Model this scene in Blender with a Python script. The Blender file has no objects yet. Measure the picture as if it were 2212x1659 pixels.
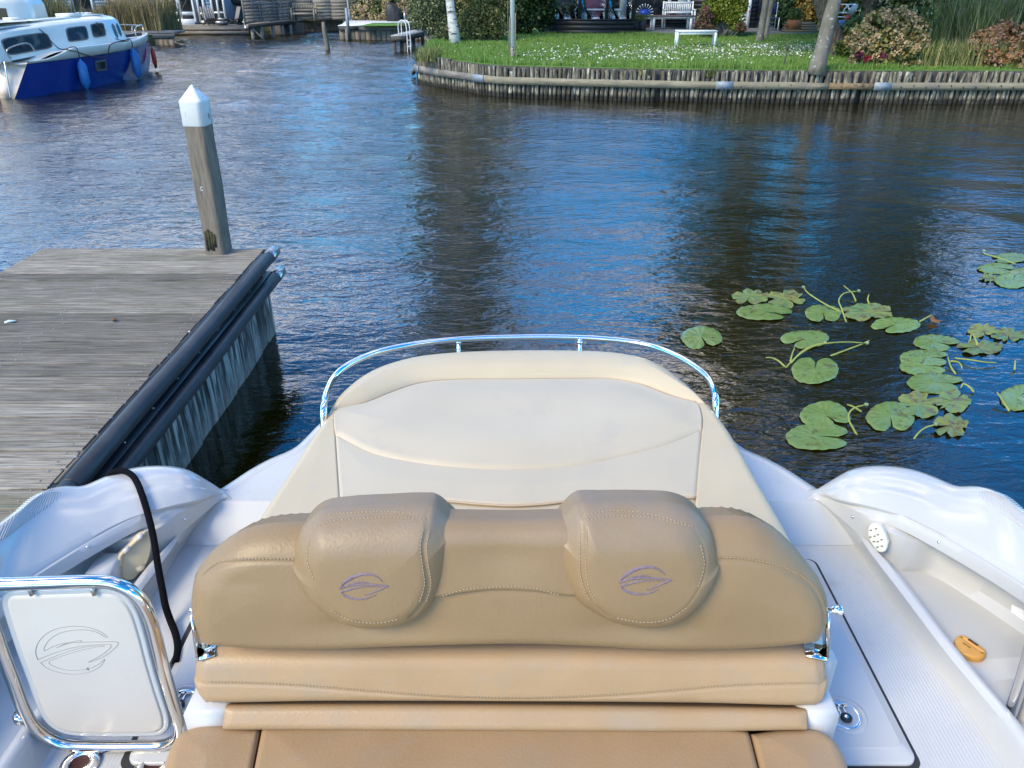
import bpy, math, random
import numpy as np
from mathutils import Vector, Matrix, Euler
from mathutils.bvhtree import BVHTree
R = math.radians
rnd = random.Random(7)
npr = np.random.RandomState(11)
SC = bpy.context.scene
COL = SC.collection

# ------------------------------------------------------------ camera, sky, sun, exposure
CAM_Z = 2.6
PITCH = R(28.0)
FP = 1661.0                      # focal length in the pixels of a 2212 px wide view of the photograph
cam_d = bpy.data.cameras.new('camera')
cam_d.sensor_width = 36.0
cam_d.lens = 36.0 * FP / 2212.0
cam_d.clip_start = 0.02
cam_d.clip_end = 2000
cam = bpy.data.objects.new('camera', cam_d)
cam.location = (0, 0, CAM_Z)
cam.rotation_euler = (R(90) - PITCH, 0, 0)
COL.objects.link(cam)
SC.camera = cam

SUN_EL, SUN_AZ = R(40), R(228)   # azimuth clockwise from +Y: behind the camera, to the left
world = bpy.data.worlds.new('World')
SC.world = world
world.use_nodes = True
wn, wl = world.node_tree.nodes, world.node_tree.links
wn.clear()
w_out = wn.new('ShaderNodeOutputWorld'); w_bg = wn.new('ShaderNodeBackground')
w_sky = wn.new('ShaderNodeTexSky'); w_sky.sky_type = 'NISHITA'; w_sky.sun_disc = False
w_sky.sun_elevation = SUN_EL; w_sky.sun_rotation = SUN_AZ
w_sky.air_density = 0.85; w_sky.dust_density = 0.05; w_sky.ozone_density = 3.0
w_tc = wn.new('ShaderNodeTexCoord'); w_map = wn.new('ShaderNodeMapping')
w_map.inputs['Scale'].default_value = (1.0, 1.0, 2.6)
w_map.inputs['Location'].default_value = (0.35, 0.2, 0.0)
w_no = wn.new('ShaderNodeTexNoise'); w_no.inputs['Scale'].default_value = 2.1
w_no.inputs['Detail'].default_value = 7; w_no.inputs['Roughness'].default_value = .58
w_cr = wn.new('ShaderNodeValToRGB')
w_cr.color_ramp.elements[0].position = .53; w_cr.color_ramp.elements[1].position = .64
w_mix = wn.new('ShaderNodeMix'); w_mix.data_type = 'RGBA'
w_cl = wn.new('ShaderNodeRGB'); w_cl.outputs[0].default_value = (15, 13.4, 11.4, 1)
wl.new(w_tc.outputs['Generated'], w_map.inputs['Vector']); wl.new(w_map.outputs[0], w_no.inputs['Vector'])
wl.new(w_no.outputs['Fac'], w_cr.inputs['Fac']); wl.new(w_cr.outputs['Color'], w_mix.inputs['Factor'])
w_hs = wn.new('ShaderNodeHueSaturation'); w_hs.inputs['Saturation'].default_value = 1.75; w_hs.inputs['Value'].default_value = 1.75; wl.new(w_sky.outputs[0], w_hs.inputs['Color'])
wl.new(w_hs.outputs[0], w_mix.inputs['A']); wl.new(w_cl.outputs[0], w_mix.inputs['B'])
wl.new(w_mix.outputs['Result'], w_bg.inputs['Color'])
w_bg.inputs['Strength'].default_value = 0.15
wl.new(w_bg.outputs[0], w_out.inputs['Surface'])

sun_d = bpy.data.lights.new('sun', 'SUN'); sun_d.energy = 2.5; sun_d.angle = R(24)
sun_d.color = (1, .85, .54)
sun = bpy.data.objects.new('sun', sun_d); COL.objects.link(sun)
sun.rotation_euler = Vector((-math.sin(SUN_AZ) * math.cos(SUN_EL), -math.cos(SUN_AZ) * math.cos(SUN_EL), -math.sin(SUN_EL))).to_track_quat('-Z', 'Y').to_euler()
sun.location = (-20, -20, 30)
SC.view_settings.view_transform = 'Standard'
SC.view_settings.look = 'None'
SC.view_settings.exposure = 0.86
SC.view_settings.gamma = 1.0
SC.view_settings.use_curve_mapping = False
SC.cycles.max_bounces = 6
SC.cycles.diffuse_bounces = 3
SC.cycles.glossy_bounces = 4
SC.cycles.transparent_max_bounces = 12
SC.cycles.caustics_reflective = False
SC.cycles.caustics_refractive = False

# ------------------------------------------------------------ measuring: a pixel of the photo met with a plane of the place
CP = np.array([0, 0, CAM_Z]); cT, sT = math.cos(PITCH), math.sin(PITCH)
def ray(u, v):
    x = (u - 1106.0) / FP; y = -(v - 829.5) / FP
    return np.array([x, cT + y * sT, -sT + y * cT])
def at(u, v, z=0.0):
    d = ray(u, v); t = (z - CAM_Z) / d[2]
    return CP + d * t
def atY(u, v, Y):
    d = ray(u, v); return CP + d * (Y / d[1])

# ------------------------------------------------------------ materials
def M(name, c, rough=.5, metal=0.0, c2=None, ns=4.0, det=4, stretch=(1, 1, 1), bump=None, coat=0.0, island=None,
      spec=.5, lo=.35, hi=.65, objrand=0.0, spots=None, trans=0.0, ior=1.45, sub=0.0, bump2=None, alpha=1.0, stain=None, roughvar=0):
    m = bpy.data.materials.new(name); m.use_nodes = True
    n, l = m.node_tree.nodes, m.node_tree.links
    b = n['Principled BSDF']
    b.inputs['Roughness'].default_value = rough; b.inputs['Metallic'].default_value = metal
    b.inputs['Specular IOR Level'].default_value = spec; b.inputs['Coat Weight'].default_value = coat
    b.inputs['Coat Roughness'].default_value = .08
    b.inputs['Transmission Weight'].default_value = trans; b.inputs['IOR'].default_value = ior
    b.inputs['Alpha'].default_value = alpha
    tc = n.new('ShaderNodeTexCoord')
    col = n.new('ShaderNodeRGB'); col.outputs[0].default_value = (*c, 1); out = col.outputs[0]
    vec = tc.outputs['Object']
    if objrand:
        oi = n.new('ShaderNodeObjectInfo'); ad = n.new('ShaderNodeVectorMath'); ad.operation = 'MULTIPLY_ADD'
        l.new(vec, ad.inputs[0]); ad.inputs[1].default_value = (1, 1, 1)
        sc_ = n.new('ShaderNodeVectorMath'); sc_.operation = 'SCALE'; sc_.inputs['Scale'].default_value = 37.0
        cb = n.new('ShaderNodeCombineXYZ'); l.new(oi.outputs['Random'], cb.inputs[0]); l.new(oi.outputs['Random'], cb.inputs[1]); l.new(oi.outputs['Random'], cb.inputs[2])
        l.new(cb.outputs[0], sc_.inputs[0]); l.new(sc_.outputs[0], ad.inputs[2]); vec = ad.outputs[0]
    def noise(scale, st=(1, 1, 1), detail=4, rgh=.55):
        mp = n.new('ShaderNodeMapping'); mp.inputs['Scale'].default_value = st; l.new(vec, mp.inputs['Vector'])
        no = n.new('ShaderNodeTexNoise'); no.inputs['Scale'].default_value = scale; no.inputs['Detail'].default_value = detail
        no.inputs['Roughness'].default_value = rgh
        l.new(mp.outputs[0], no.inputs['Vector']); return no.outputs['Fac']
    def ramp(f, a, b_):
        r = n.new('ShaderNodeMapRange'); r.inputs['From Min'].default_value = a; r.inputs['From Max'].default_value = b_
        l.new(f, r.inputs['Value']); return r.outputs[0]
    def mix(f, a, b_, mode='MIX'):
        x = n.new('ShaderNodeMix'); x.data_type = 'RGBA'; x.blend_type = mode
        l.new(f, x.inputs['Factor']); l.new(a, x.inputs['A'])
        if isinstance(b_, tuple): x.inputs['B'].default_value = (*b_, 1)
        else: l.new(b_, x.inputs['B'])
        return x.outputs['Result']
    if island:                       # colours spread over the separate pieces of one mesh
        ge = n.new('ShaderNodeNewGeometry'); cr = n.new('ShaderNodeValToRGB')
        els = cr.color_ramp.elements
        k = len(island)
        els[0].position = 0; els[0].color = (*island[0], 1); els[1].position = 1; els[1].color = (*island[-1], 1)
        for i in range(1, k - 1):
            e = els.new(i / (k - 1)); e.color = (*island[i], 1)
        l.new(ge.outputs['Random Per Island'], cr.inputs['Fac']); out = cr.outputs['Color']
    if c2:
        out = mix(ramp(noise(ns, stretch, det), lo, hi), out, c2)
    if spots:                        # (colour, scale, lo, hi[, stretch])
        for sp in spots:
            out = mix(ramp(noise(sp[1], sp[4] if len(sp) > 4 else (1, 1, 1), 5, .62), sp[2], sp[3]), out, sp[0])
    if stain:                        # (colour, axis, from, to, strength): weathering that starts at a height of the thing itself
        sx = n.new('ShaderNodeSeparateXYZ'); l.new(tc.outputs['Object'], sx.inputs[0])
        f = ramp(sx.outputs[stain[1]], stain[2], stain[3])
        mu = n.new('ShaderNodeMath'); mu.operation = 'MULTIPLY'; l.new(f, mu.inputs[0])
        l.new(ramp(noise(stain[5] if len(stain) > 5 else 9, (1, 1, 1), 6, .65), .20, .58), mu.inputs[1])
        m2 = n.new('ShaderNodeMath'); m2.operation = 'MULTIPLY'; l.new(mu.outputs[0], m2.inputs[0]); m2.inputs[1].default_value = stain[4]
        out = mix(m2.outputs[0], out, stain[0])
    if objrand:
        mr = n.new('ShaderNodeMapRange'); mr.inputs['To Min'].default_value = 1 - objrand; mr.inputs['To Max'].default_value = 1 + objrand * .6
        l.new(oi.outputs['Random'], mr.inputs['Value'])
        hs = n.new('ShaderNodeHueSaturation'); l.new(mr.outputs[0], hs.inputs['Value']); l.new(out, hs.inputs['Color']); out = hs.outputs[0]
    l.new(out, b.inputs['Base Color'])
    if roughvar:
        mr = n.new('ShaderNodeMapRange'); mr.inputs['To Min'].default_value = rough; mr.inputs['To Max'].default_value = rough + roughvar
        l.new(noise(7, (1, 1, 1), 5), mr.inputs['Value']); l.new(mr.outputs[0], b.inputs['Roughness'])
    last = None
    for bp in (bump, bump2):         # (scale, strength, distance[, stretch])
        if bp:
            bu = n.new('ShaderNodeBump'); bu.inputs['Strength'].default_value = bp[1]; bu.inputs['Distance'].default_value = bp[2]
            l.new(noise(bp[0], bp[3] if len(bp) > 3 else (1, 1, 1), 3), bu.inputs['Height'])
            if last: l.new(last, bu.inputs['Normal'])
            last = bu.outputs[0]
    if last: l.new(last, b.inputs['Normal'])
    if sub:
        b.inputs['Subsurface Weight'].default_value = sub
    return m

TAN = M('tan_leather', (.41, .265, .14), .42, c2=(.36, .232, .12), ns=3, bump=(150, .42, .0022, (1, 1, .55)), spots=[((.35, .255, .165), 9, .5, .8)], spec=.45)
TANTOP = M('tan_leather_weathered', (.285, .185, .092), .42, c2=(.25, .162, .08), ns=3, bump=(150, .45, .0022, (1, 1, .55)),
           stain=((.27, .215, .17), 'Z', .30, .42, .75, 8), spec=.45)
CREAM = M('cream_vinyl', (.53, .445, .32), .45, c2=(.495, .415, .295), ns=2.5, bump=(140, .25, .0015), spots=[((.47, .40, .305), 5, .58, .74), ((.38, .35, .31), 45, .73, .78)], spec=.4)
CREAMW = M('cream_vinyl_warm', (.54, .44, .29), .42, c2=(.505, .41, .268), ns=2.5, bump=(300, .14, .001), spots=[((.46, .405, .34), 9, .60, .78)], spec=.4)
STITCH = M('thread', (.40, .295, .18), .8)
PIPING = M('piping', (.46, .35, .24), .6)
EMB = M('embroidery', (.15, .10, .115), .7, c2=(.21, .15, .165), ns=160, bump=(500, .5, .001))
GEL = M('white_gelcoat', (.50, .50, .49), .16, c2=(.48, .475, .465), ns=2.2, coat=.6, spots=[((.47, .455, .42), 16, .70, .80)], roughvar=.12)
GELFLOOR = M('nonslip_gelcoat', (.53, .53, .525), .42, c2=(.49, .49, .48), ns=3, spots=[((.38, .35, .30), 6, .62, .82), ((.36, .36, .36), 60, .73, .77)], bump=(420, .35, .002))
def wave_ribs(m, scale, dist, axis='X', k=.35):     # fine moulded lines across a surface
    n, l = m.node_tree.nodes, m.node_tree.links; b = n['Principled BSDF']
    tc = n.new('ShaderNodeTexCoord'); w = n.new('ShaderNodeTexWave'); w.wave_type = 'BANDS'; w.bands_direction = axis
    w.inputs['Scale'].default_value = scale; w.inputs['Distortion'].default_value = 0
    l.new(tc.outputs['Object'], w.inputs['Vector']); bu = n.new('ShaderNodeBump'); bu.inputs['Distance'].default_value = dist; bu.inputs['Strength'].default_value = k
    l.new(w.outputs['Fac'], bu.inputs['Height'])
    old = b.inputs['Normal'].links
    if old: l.new(old[0].from_socket, bu.inputs['Normal'])
    l.new(bu.outputs[0], b.inputs['Normal'])
wave_ribs(GELFLOOR, 30, .0012, 'X', .28)
GELPL = M('moulded_liner', (.56, .54, .51), .33, c2=(.53, .51, .48), ns=3, coat=.2)
CHROME = M('chrome', (.86, .85, .83), .06, metal=1, roughvar=.05, bump=(900, .05, .0005))
CHROMED = M('dull_chrome', (.66, .62, .57), .10, metal=1, roughvar=.06)
STEEL = M('brushed_steel', (.55, .53, .50), .32, metal=1, c2=(.38, .36, .33), ns=20)
DARK = M('dark_gap', (.03, .028, .028), .7)
BLACKR = M('black_rubber', (.022, .025, .030), .36, c2=(.040, .042, .045), ns=5, spots=[((.07, .07, .06), 30, .66, .78)], bump=(60, .15, .004), roughvar=.15)
ROPE = M('black_rope', (.006, .006, .008), .95, spec=.1, bump=(140, 1, .008))
OLDCREAM = M('aged_cream_plastic', (.66, .57, .38), .38, c2=(.61, .51, .33), ns=6)
AMBER = M('amber_plastic', (.62, .33, .085), .38, c2=(.5, .25, .06), ns=12)
WOOD = M('weathered_deck', (.285, .245, .19), .82, c2=(.13, .11, .083), ns=9, stretch=(.5, 9, 1), bump=(30, .5, .008, (.3, 6, 1)), objrand=.42,
         spots=[((.38, .345, .285), 14, .5, .75, (.25, 5, 1)), ((.135, .13, .075), 2.2, .54, .76), ((.07, .06, .045), 22, .60, .70, (.12, 5, 1))])
POSTW = M('weathered_post', (.215, .18, .135), .85, c2=(.125, .10, .075), ns=14, stretch=(4, 4, .35), bump=(40, .5, .006, (4, 4, .3)), spots=[((.26, .22, .175), 10, .55, .8, (5, 5, .4))])
SIDEW = M('tarred_plank', (.05, .045, .04), .75, c2=(.40, .37, .325), ns=6, lo=.47, hi=.60, stretch=(4, 4, .45), bump=(30, .6, .008, (4, 4, .5)), objrand=.25, stain=((.30, .265, .23), 'Z', .22, .05, .8, 14))
WHITEP = M('white_paint', (.80, .80, .78), .45, c2=(.74, .74, .71), ns=7)
PEEL = M('peeling_white_paint', (.70, .70, .675), .55, c2=(.62, .62, .59), ns=9, spots=[((.25, .22, .18), 17, .60, .64, (1, 1, .6))], bump=(30, .4, .004))

# ------------------------------------------------------------ building blocks
def wpos(o):
    p = Vector((0, 0, 0))
    while o is not None: p = p + o.location; o = o.parent
    return p
def tag(o, label=None, cat=None, group=None, kind=None):
    if label: o['label'] = label
    if cat: o['category'] = cat
    if group: o['group'] = group
    if kind: o['kind'] = kind
    return o
def empty(name, loc, label=None, cat=None, group=None, parent=None):
    o = bpy.data.objects.new(name, None); o.empty_display_size = .1
    COL.objects.link(o)
    if parent is not None: o.parent = parent; o.location = Vector(loc) - wpos(parent)
    else: o.location = loc
    return tag(o, label, cat, group)
def copy_tree(o, parent=None):
    c = o.copy(); COL.objects.link(c)
    if parent is not None: c.parent = parent
    for ch in list(o.children): copy_tree(ch, c)
    return c

class MB:
    def __init__(s): s.v = []; s.q = []; s.n = 0; s.t = []
    def add(s, verts, quads=(), tris=()):
        verts = np.asarray(verts, float).reshape(-1, 3)
        if len(quads): s.q.append(np.asarray(quads, int).reshape(-1, 4) + s.n)
        if len(tris): s.t.append(np.asarray(tris, int).reshape(-1, 3) + s.n)
        s.v.append(verts); s.n += len(verts); return s
    def box(s, x0, x1, y0, y1, z0, z1):
        v = [(x, y, z) for z in (z0, z1) for y in (y0, y1) for x in (x0, x1)]
        return s.add(v, [(0, 2, 3, 1), (4, 5, 7, 6), (0, 1, 5, 4), (2, 6, 7, 3), (0, 4, 6, 2), (1, 3, 7, 5)])
    def cbox(s, x0, x1, y0, y1, z0, z1, c=.004):       # box with its top edges broken
        v = []
        for z, i in ((z0, 0), (z1 - c, 0), (z1, c)):
            v += [(x0 + i, y0 + i, z), (x1 - i, y0 + i, z), (x1 - i, y1 - i, z), (x0 + i, y1 - i, z)]
        q = [(0, 3, 2, 1), (8, 9, 10, 11)]
        for k in (0, 4):
            for i in range(4):
                j = (i + 1) % 4; q.append((k + i, k + j, k + 4 + j, k + 4 + i))
        return s.add(v, q)
    def bar(s, p, q, w, h, up=(0, 0, 1)):               # rectangular bar from p to q
        p = np.array(p, float); q = np.array(q, float); d = q - p; d /= np.linalg.norm(d)
        a = np.cross(d, up)
        if np.linalg.norm(a) < 1e-4: a = np.cross(d, (0, 1, 0))
        a /= np.linalg.norm(a); b = np.cross(a, d)
        v = []
        for c in (p, q):
            for sa, sb in ((-1, -1), (1, -1), (1, 1), (-1, 1)): v.append(c + a * sa * w / 2 + b * sb * h / 2)
        return s.add(v, [(0, 1, 2, 3), (7, 6, 5, 4), (0, 4, 5, 1), (1, 5, 6, 2), (2, 6, 7, 3), (3, 7, 4, 0)])
    def tube(s, pts, r, n=10, cap=True, closed=False):
        P = np.array(pts, float); k = len(P)
        rr = np.full(k, r, float) if np.isscalar(r) else np.array(r, float)
        T = np.gradient(P, axis=0)
        if closed: T = np.roll(P, -1, 0) - np.roll(P, 1, 0)
        T /= np.maximum(np.linalg.norm(T, axis=1, keepdims=True), 1e-9)
        up = np.array([0, 0, 1.0]) if abs(T[0][2]) < .9 else np.array([1.0, 0, 0])
        a = np.cross(T[0], up); a /= np.linalg.norm(a); V = []
        for i in range(k):
            a = a - T[i] * a.dot(T[i]); a /= max(np.linalg.norm(a), 1e-9); b = np.cross(T[i], a)
            for j in range(n):
                t = 2 * math.pi * j / n; V.append(P[i] + (a * math.cos(t) + b * math.sin(t)) * rr[i])
        Q = []
        for i in range(k if closed else k - 1):
            i2 = (i + 1) % k
            for j in range(n):
                j2 = (j + 1) % n; Q.append((i * n + j, i * n + j2, i2 * n + j2, i2 * n + j))
        T3 = []
        if cap and not closed:
            V += [P[0], P[-1]]; c0, c1 = k * n, k * n + 1
            for j in range(n):
                j2 = (j + 1) % n; T3.append((c0, j2, j)); T3.append((c1, (k - 1) * n + j, (k - 1) * n + j2))
        return s.add(V, Q, T3)
    def cyl(s, p, q, r, n=10, r2=None): return s.tube([p, q], [r, r if r2 is None else r2], n)
    def lathe(s, prof, c=(0, 0, 0), n=16):              # prof: (radius, z)
        V = []; Q = []
        for r, z in prof:
            for j in range(n):
                t = 2 * math.pi * j / n; V.append((c[0] + r * math.cos(t), c[1] + r * math.sin(t), c[2] + z))
        for i in range(len(prof) - 1):
            for j in range(n):
                j2 = (j + 1) % n; Q.append((i * n + j, i * n + j2, (i + 1) * n + j2, (i + 1) * n + j))
        return s.add(V, Q)
    def grid(s, G, wrap=False):
        G = np.asarray(G, float); a, b = G.shape[:2]
        I = np.arange(a * b).reshape(a, b)
        Q = np.stack([I[:-1, :-1], I[1:, :-1], I[1:, 1:], I[:-1, 1:]], -1).reshape(-1, 4)
        return s.add(G.reshape(-1, 3), Q)
    def poly(s, pts, z0, z1):                            # flat prism of a plan outline
        n = len(pts); V = [(p[0], p[1], z0) for p in pts] + [(p[0], p[1], z1) for p in pts]
        s.ng = getattr(s, 'ng', []); s.ng.append([s.n + n + i for i in range(n)]); s.ng.append([s.n + n - 1 - i for i in range(n)])
        return s.add(V, [(i, (i + 1) % n, n + (i + 1) % n, n + i) for i in range(n)])
    def build(s, name, mat, parent=None, smooth=False, label=None, cat=None, group=None, kind=None, loc=None, recalc=False):
        V = np.concatenate(s.v) if s.v else np.zeros((0, 3))
        base = np.array(wpos(parent)) if parent is not None else np.array([0, 0, 0.0])
        org = base if loc is None else np.array(loc, float)
        V = V - org
        q = np.concatenate(s.q) if s.q else np.zeros((0, 4), int)
        t = np.concatenate(s.t) if s.t else np.zeros((0, 3), int)
        ng = getattr(s, 'ng', [])
        me = bpy.data.meshes.new(name)
        loops = np.concatenate([q.ravel(), t.ravel(), np.array([i for f in ng for i in f], int)]).astype(np.int32)
        lens = np.concatenate([np.full(len(q), 4), np.full(len(t), 3), np.array([len(f) for f in ng], int)]).astype(np.int32)
        me.vertices.add(len(V)); me.vertices.foreach_set('co', V.astype(np.float32).ravel())
        me.loops.add(len(loops)); me.loops.foreach_set('vertex_index', loops)
        me.polygons.add(len(lens)); me.polygons.foreach_set('loop_start', np.concatenate([[0], np.cumsum(lens)[:-1]]).astype(np.int32))
        me.update(calc_edges=True)
        if smooth: me.polygons.foreach_set('use_smooth', np.ones(len(lens), bool))
        if mat is not None: me.materials.append(mat)
        if recalc:
            import bmesh
            bm = bmesh.new(); bm.from_mesh(me); bmesh.ops.recalc_face_normals(bm, faces=bm.faces); bm.to_mesh(me); bm.free()
        o = bpy.data.objects.new(name, me); COL.objects.link(o)
        if parent is not None: o.parent = parent
        o.location = org - base
        return tag(o, label, cat, group, kind)

def crom(P, n, closed=False):                            # smooth curve through P, n points evenly spaced
    P = np.array(P, float)
    if len(P) == 2: return P[0] + (P[1] - P[0]) * np.linspace(0, 1, n)[:, None]
    E = np.vstack([P[-1:], P, P[:2]]) if closed else np.vstack([2 * P[0] - P[1], P, 2 * P[-1] - P[-2]])
    out = []; m = 14
    for i in range(1, len(E) - 2):
        p0, p1, p2, p3 = E[i - 1], E[i], E[i + 1], E[i + 2]
        d1 = max(np.linalg.norm(p1 - p0), 1e-6) ** .5; d2 = max(np.linalg.norm(p2 - p1), 1e-6) ** .5; d3 = max(np.linalg.norm(p3 - p2), 1e-6) ** .5
        m1 = (p1 - p0) / d1 - (p2 - p0) / (d1 + d2) + (p2 - p1) / d2; m2 = (p2 - p1) / d2 - (p3 - p1) / (d2 + d3) + (p3 - p2) / d3
        m1 *= d2; m2 *= d2
        for t in np.linspace(0, 1, m, endpoint=False):
            out.append((2 * t**3 - 3 * t**2 + 1) * p1 + (t**3 - 2 * t**2 + t) * m1 + (-2 * t**3 + 3 * t**2) * p2 + (t**3 - t**2) * m2)
    if not closed: out.append(P[-1])
    out = np.array(out)
    if closed: out = np.vstack([out, out[:1]])
    L = np.concatenate([[0], np.cumsum(np.linalg.norm(np.diff(out, axis=0), axis=1))])
    s = np.linspace(0, L[-1], n + 1)[:-1] if closed else np.linspace(0, L[-1], n)
    return np.stack([np.interp(s, L, out[:, k]) for k in range(out.shape[1])], -1)

class Frame:                                             # a plane of the place: origin, two axes, facing normal
    def __init__(s, o, ex, ey):
        s.o = np.array(o, float); s.ex = np.array(ex, float); s.ey = np.array(ey, float)
        s.ex /= np.linalg.norm(s.ex); s.ey /= np.linalg.norm(s.ey); s.n = np.cross(s.ex, s.ey)
    def hit(s, u, v, off=0.0):
        d = ray(u, v); o = s.o + s.n * off
        t = (o - CP).dot(s.n) / d.dot(s.n); p = CP + d * t - o
        return np.array([p.dot(s.ex), p.dot(s.ey)])
    def pt(s, a, b, h=0.0): return s.o + s.ex * a + s.ey * b + s.n * h

def segdist(P, poly):                                    # distance of points to a polyline
    P = np.asarray(P, np.float32); A = poly[:-1].astype(np.float32); AB = (poly[1:] - poly[:-1]).astype(np.float32)
    L = np.maximum((AB ** 2).sum(1), 1e-12); out = np.empty(len(P))
    for k in range(0, len(P), 4000):
        Q = P[k:k + 4000]; dx = Q[:, 0:1] - A[:, 0]; dy = Q[:, 1:2] - A[:, 1]
        t = np.clip((dx * AB[:, 0] + dy * AB[:, 1]) / L, 0, 1); dx -= t * AB[:, 0]; dy -= t * AB[:, 1]
        out[k:k + 4000] = np.sqrt((dx * dx + dy * dy).min(1))
    return out

class Cushion:
    def __init__(s, fr, A, B, rA=.02, rB=.02, rE=.02, crown=.01, cl=.12, grooves=(), dents=(), n=130, m=70, off=0.0, px=True, sq=None, eo=0.0, eoy=1.0):
        s.fr = fr; s.off = off
        def f(p, k=1.0):     # sq = (depth of the back edge, image row where it starts to count, row of the top)
            P = fr.hit(p[0], p[1], off - eo * k)      # eo: how far the outline lies behind the face
            if eo and eoy < 1: P = np.array([P[0], P[1] * eoy + fr.hit(p[0], p[1], off)[1] * (1 - eoy)])
            if sq:
                w = np.clip((sq[1] - p[1]) / (sq[1] - sq[2]), 0, 1); w = w * w * (3 - 2 * w)
                P = np.array([P[0], P[1] + (fr.hit(p[0], p[1], off - max(sq[0], eo))[1] - P[1]) * w * k])
            return P
        s.f = f; s.A = crom([f(p) for p in A], n); s.B = crom([f(p) for p in B], n)
        k_ = max(1, n // 70); s.Ad = np.vstack([s.A[:-1][::k_], s.A[-1:]]); s.Bd = np.vstack([s.B[:-1][::k_], s.B[-1:]])
        s.E0 = np.array([s.A[0], s.B[0]]); s.E1 = np.array([s.A[-1], s.B[-1]])
        s.r = (rA, rB, rE); s.crown = crown; s.cl = cl; s.n, s.m = n, m
        s.gr = [(crom([f(p, .45) for p in g[0]], 60), g[1], g[2]) for g in grooves]
        s.dn = [(f(d[0], .3), d[1], d[2], d[3]) for d in dents]
    def h(s, P):
        P = np.asarray(P, float).reshape(-1, 2)
        ds = [(segdist(P, s.Ad), s.r[0]), (segdist(P, s.Bd), s.r[1])]
        if np.linalg.norm(s.E0[0] - s.E0[1]) > .003: ds.append((segdist(P, s.E0), s.r[2]))
        if np.linalg.norm(s.E1[0] - s.E1[1]) > .003: ds.append((segdist(P, s.E1), s.r[2]))
        H = np.zeros(len(P)); dm = np.full(len(P), 9.0)
        for d, r in ds:
            dm = np.minimum(dm, d)
            if r > 0:
                c = np.clip(1 - d / r, 0, 1); H = np.minimum(H, r * (np.sqrt(1 - c * c) - 1))
        H = H + s.crown * (1 - np.exp(-(dm / s.cl) ** 2))
        for g, dep, w in s.gr:
            d = segdist(P, g); H = H - dep * np.exp(-(d / w) ** 2)
        for c, rx, ry, dep in s.dn:
            H = H - dep * np.exp(-((P[:, 0] - c[0]) / rx) ** 2 - ((P[:, 1] - c[1]) / ry) ** 2)
        return H
    def build(s, name, mat, parent, thick=.08, label=None, inset=.0):
        w = .5 - .5 * np.cos(np.pi * np.linspace(0, 1, s.m)); w = .35 * np.linspace(0, 1, s.m) + .65 * w
        P = s.A[:, None, :] * (1 - w[None, :, None]) + s.B[:, None, :] * w[None, :, None]
        H = s.h(P.reshape(-1, 2)).reshape(P.shape[:2])
        fr = s.fr
        G = fr.o + P[..., :1] * fr.ex + P[..., 1:] * fr.ey + (H + s.off)[..., None] * fr.n
        b = MB(); b.grid(G)
        loop = [(i, 0) for i in range(s.n)] + [(s.n - 1, j) for j in range(1, s.m)] + [(i, s.m - 1) for i in range(s.n - 2, -1, -1)] + [(0, j) for j in range(s.m - 2, 0, -1)]
        top = np.array([G[i, j] for i, j in loop]); c = G.reshape(-1, 3).mean(0)
        k = len(loop)
        low = top - fr.n * thick
        if inset:
            d = c - top; d -= np.outer(d @ fr.n, fr.n); d /= np.maximum(np.linalg.norm(d, axis=1, keepdims=True), 1e-6); low = low + d * inset
        SG = np.stack([np.vstack([top, top[:1]]), np.vstack([(top * .6 + low * .4), (top * .6 + low * .4)[:1]]), np.vstack([low, low[:1]])])
        b.grid(SG)
        return b.build(name, mat, parent, smooth=True, label=label, recalc=True)
    def surf(s, u, v, lift=0.0):
        h = 0.0
        for _ in range(4):
            p = s.fr.hit(u, v, s.off + h); h = float(s.h(p)[0])
        return s.fr.pt(p[0], p[1], s.off + h + lift)

def stitches(b, c, pts, step=.0085, ln=.0055, r=.0009, lift=.0008):
    Q = crom([c.f(p, .45) for p in pts], 60); H = c.h(Q); P = np.array([c.fr.pt(q[0], q[1], c.off + h_ + lift) for q, h_ in zip(Q, H)])
    L = np.concatenate([[0], np.cumsum(np.linalg.norm(np.diff(P, axis=0), axis=1))])
    f = lambda t: np.array([np.interp(t, L, P[:, k]) for k in range(3)])
    t = 0
    while t + ln < L[-1]:
        b.bar(f(t), f(t + ln), r * 2.2, r * 1.6, c.fr.n); t += step

def ribbon(b, surf, strokes, mapf, lift=.0012, th=.0012):   # raised embroidery: strokes of varying width
    for st in strokes:
        C = crom([(x, y) for x, y, w in st], 36)
        Ls = np.linspace(0, 1, 36); W = np.interp(Ls, np.linspace(0, 1, len(st)), [w for _, _, w in st])
        T = np.gradient(C, axis=0); T /= np.linalg.norm(T, axis=1, keepdims=True); N = np.stack([-T[:, 1], T[:, 0]], -1)
        rows = []
        for i in range(36):
            a = C[i] + N[i] * W[i] / 2; c = C[i] - N[i] * W[i] / 2
            rows.append([surf(*mapf(*a), 0.0), surf(*mapf(*(a * .7 + c * .3)), lift + th), surf(*mapf(*(a * .3 + c * .7)), lift + th), surf(*mapf(*c), 0.0)])
        b.grid(np.array(rows))

EMBLEM = [
 [(515,520,22),(560,455,55),(640,395,68),(750,340,55),(880,307,45),(1000,310,38),(1100,352,26),(1178,417,8)],
 [(505,532,30),(620,492,36),(750,470,42),(900,464,32),(1050,470,26),(1180,484,25),(1262,490,24)],
 [(640,470,10),(750,440,20),(860,430,15),(955,437,4)],
 [(525,582,26),(620,560,34),(720,530,30),(850,507,15),(980,500,9),(1130,503,4)],
 [(1262,490,26),(1190,522,32),(1100,562,20),(1000,602,18),(898,630,6)],
 [(530,575,20),(560,620,45),(640,668,42),(760,697,30),(880,692,25),(980,665,18),(1075,628,5)]]
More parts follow.
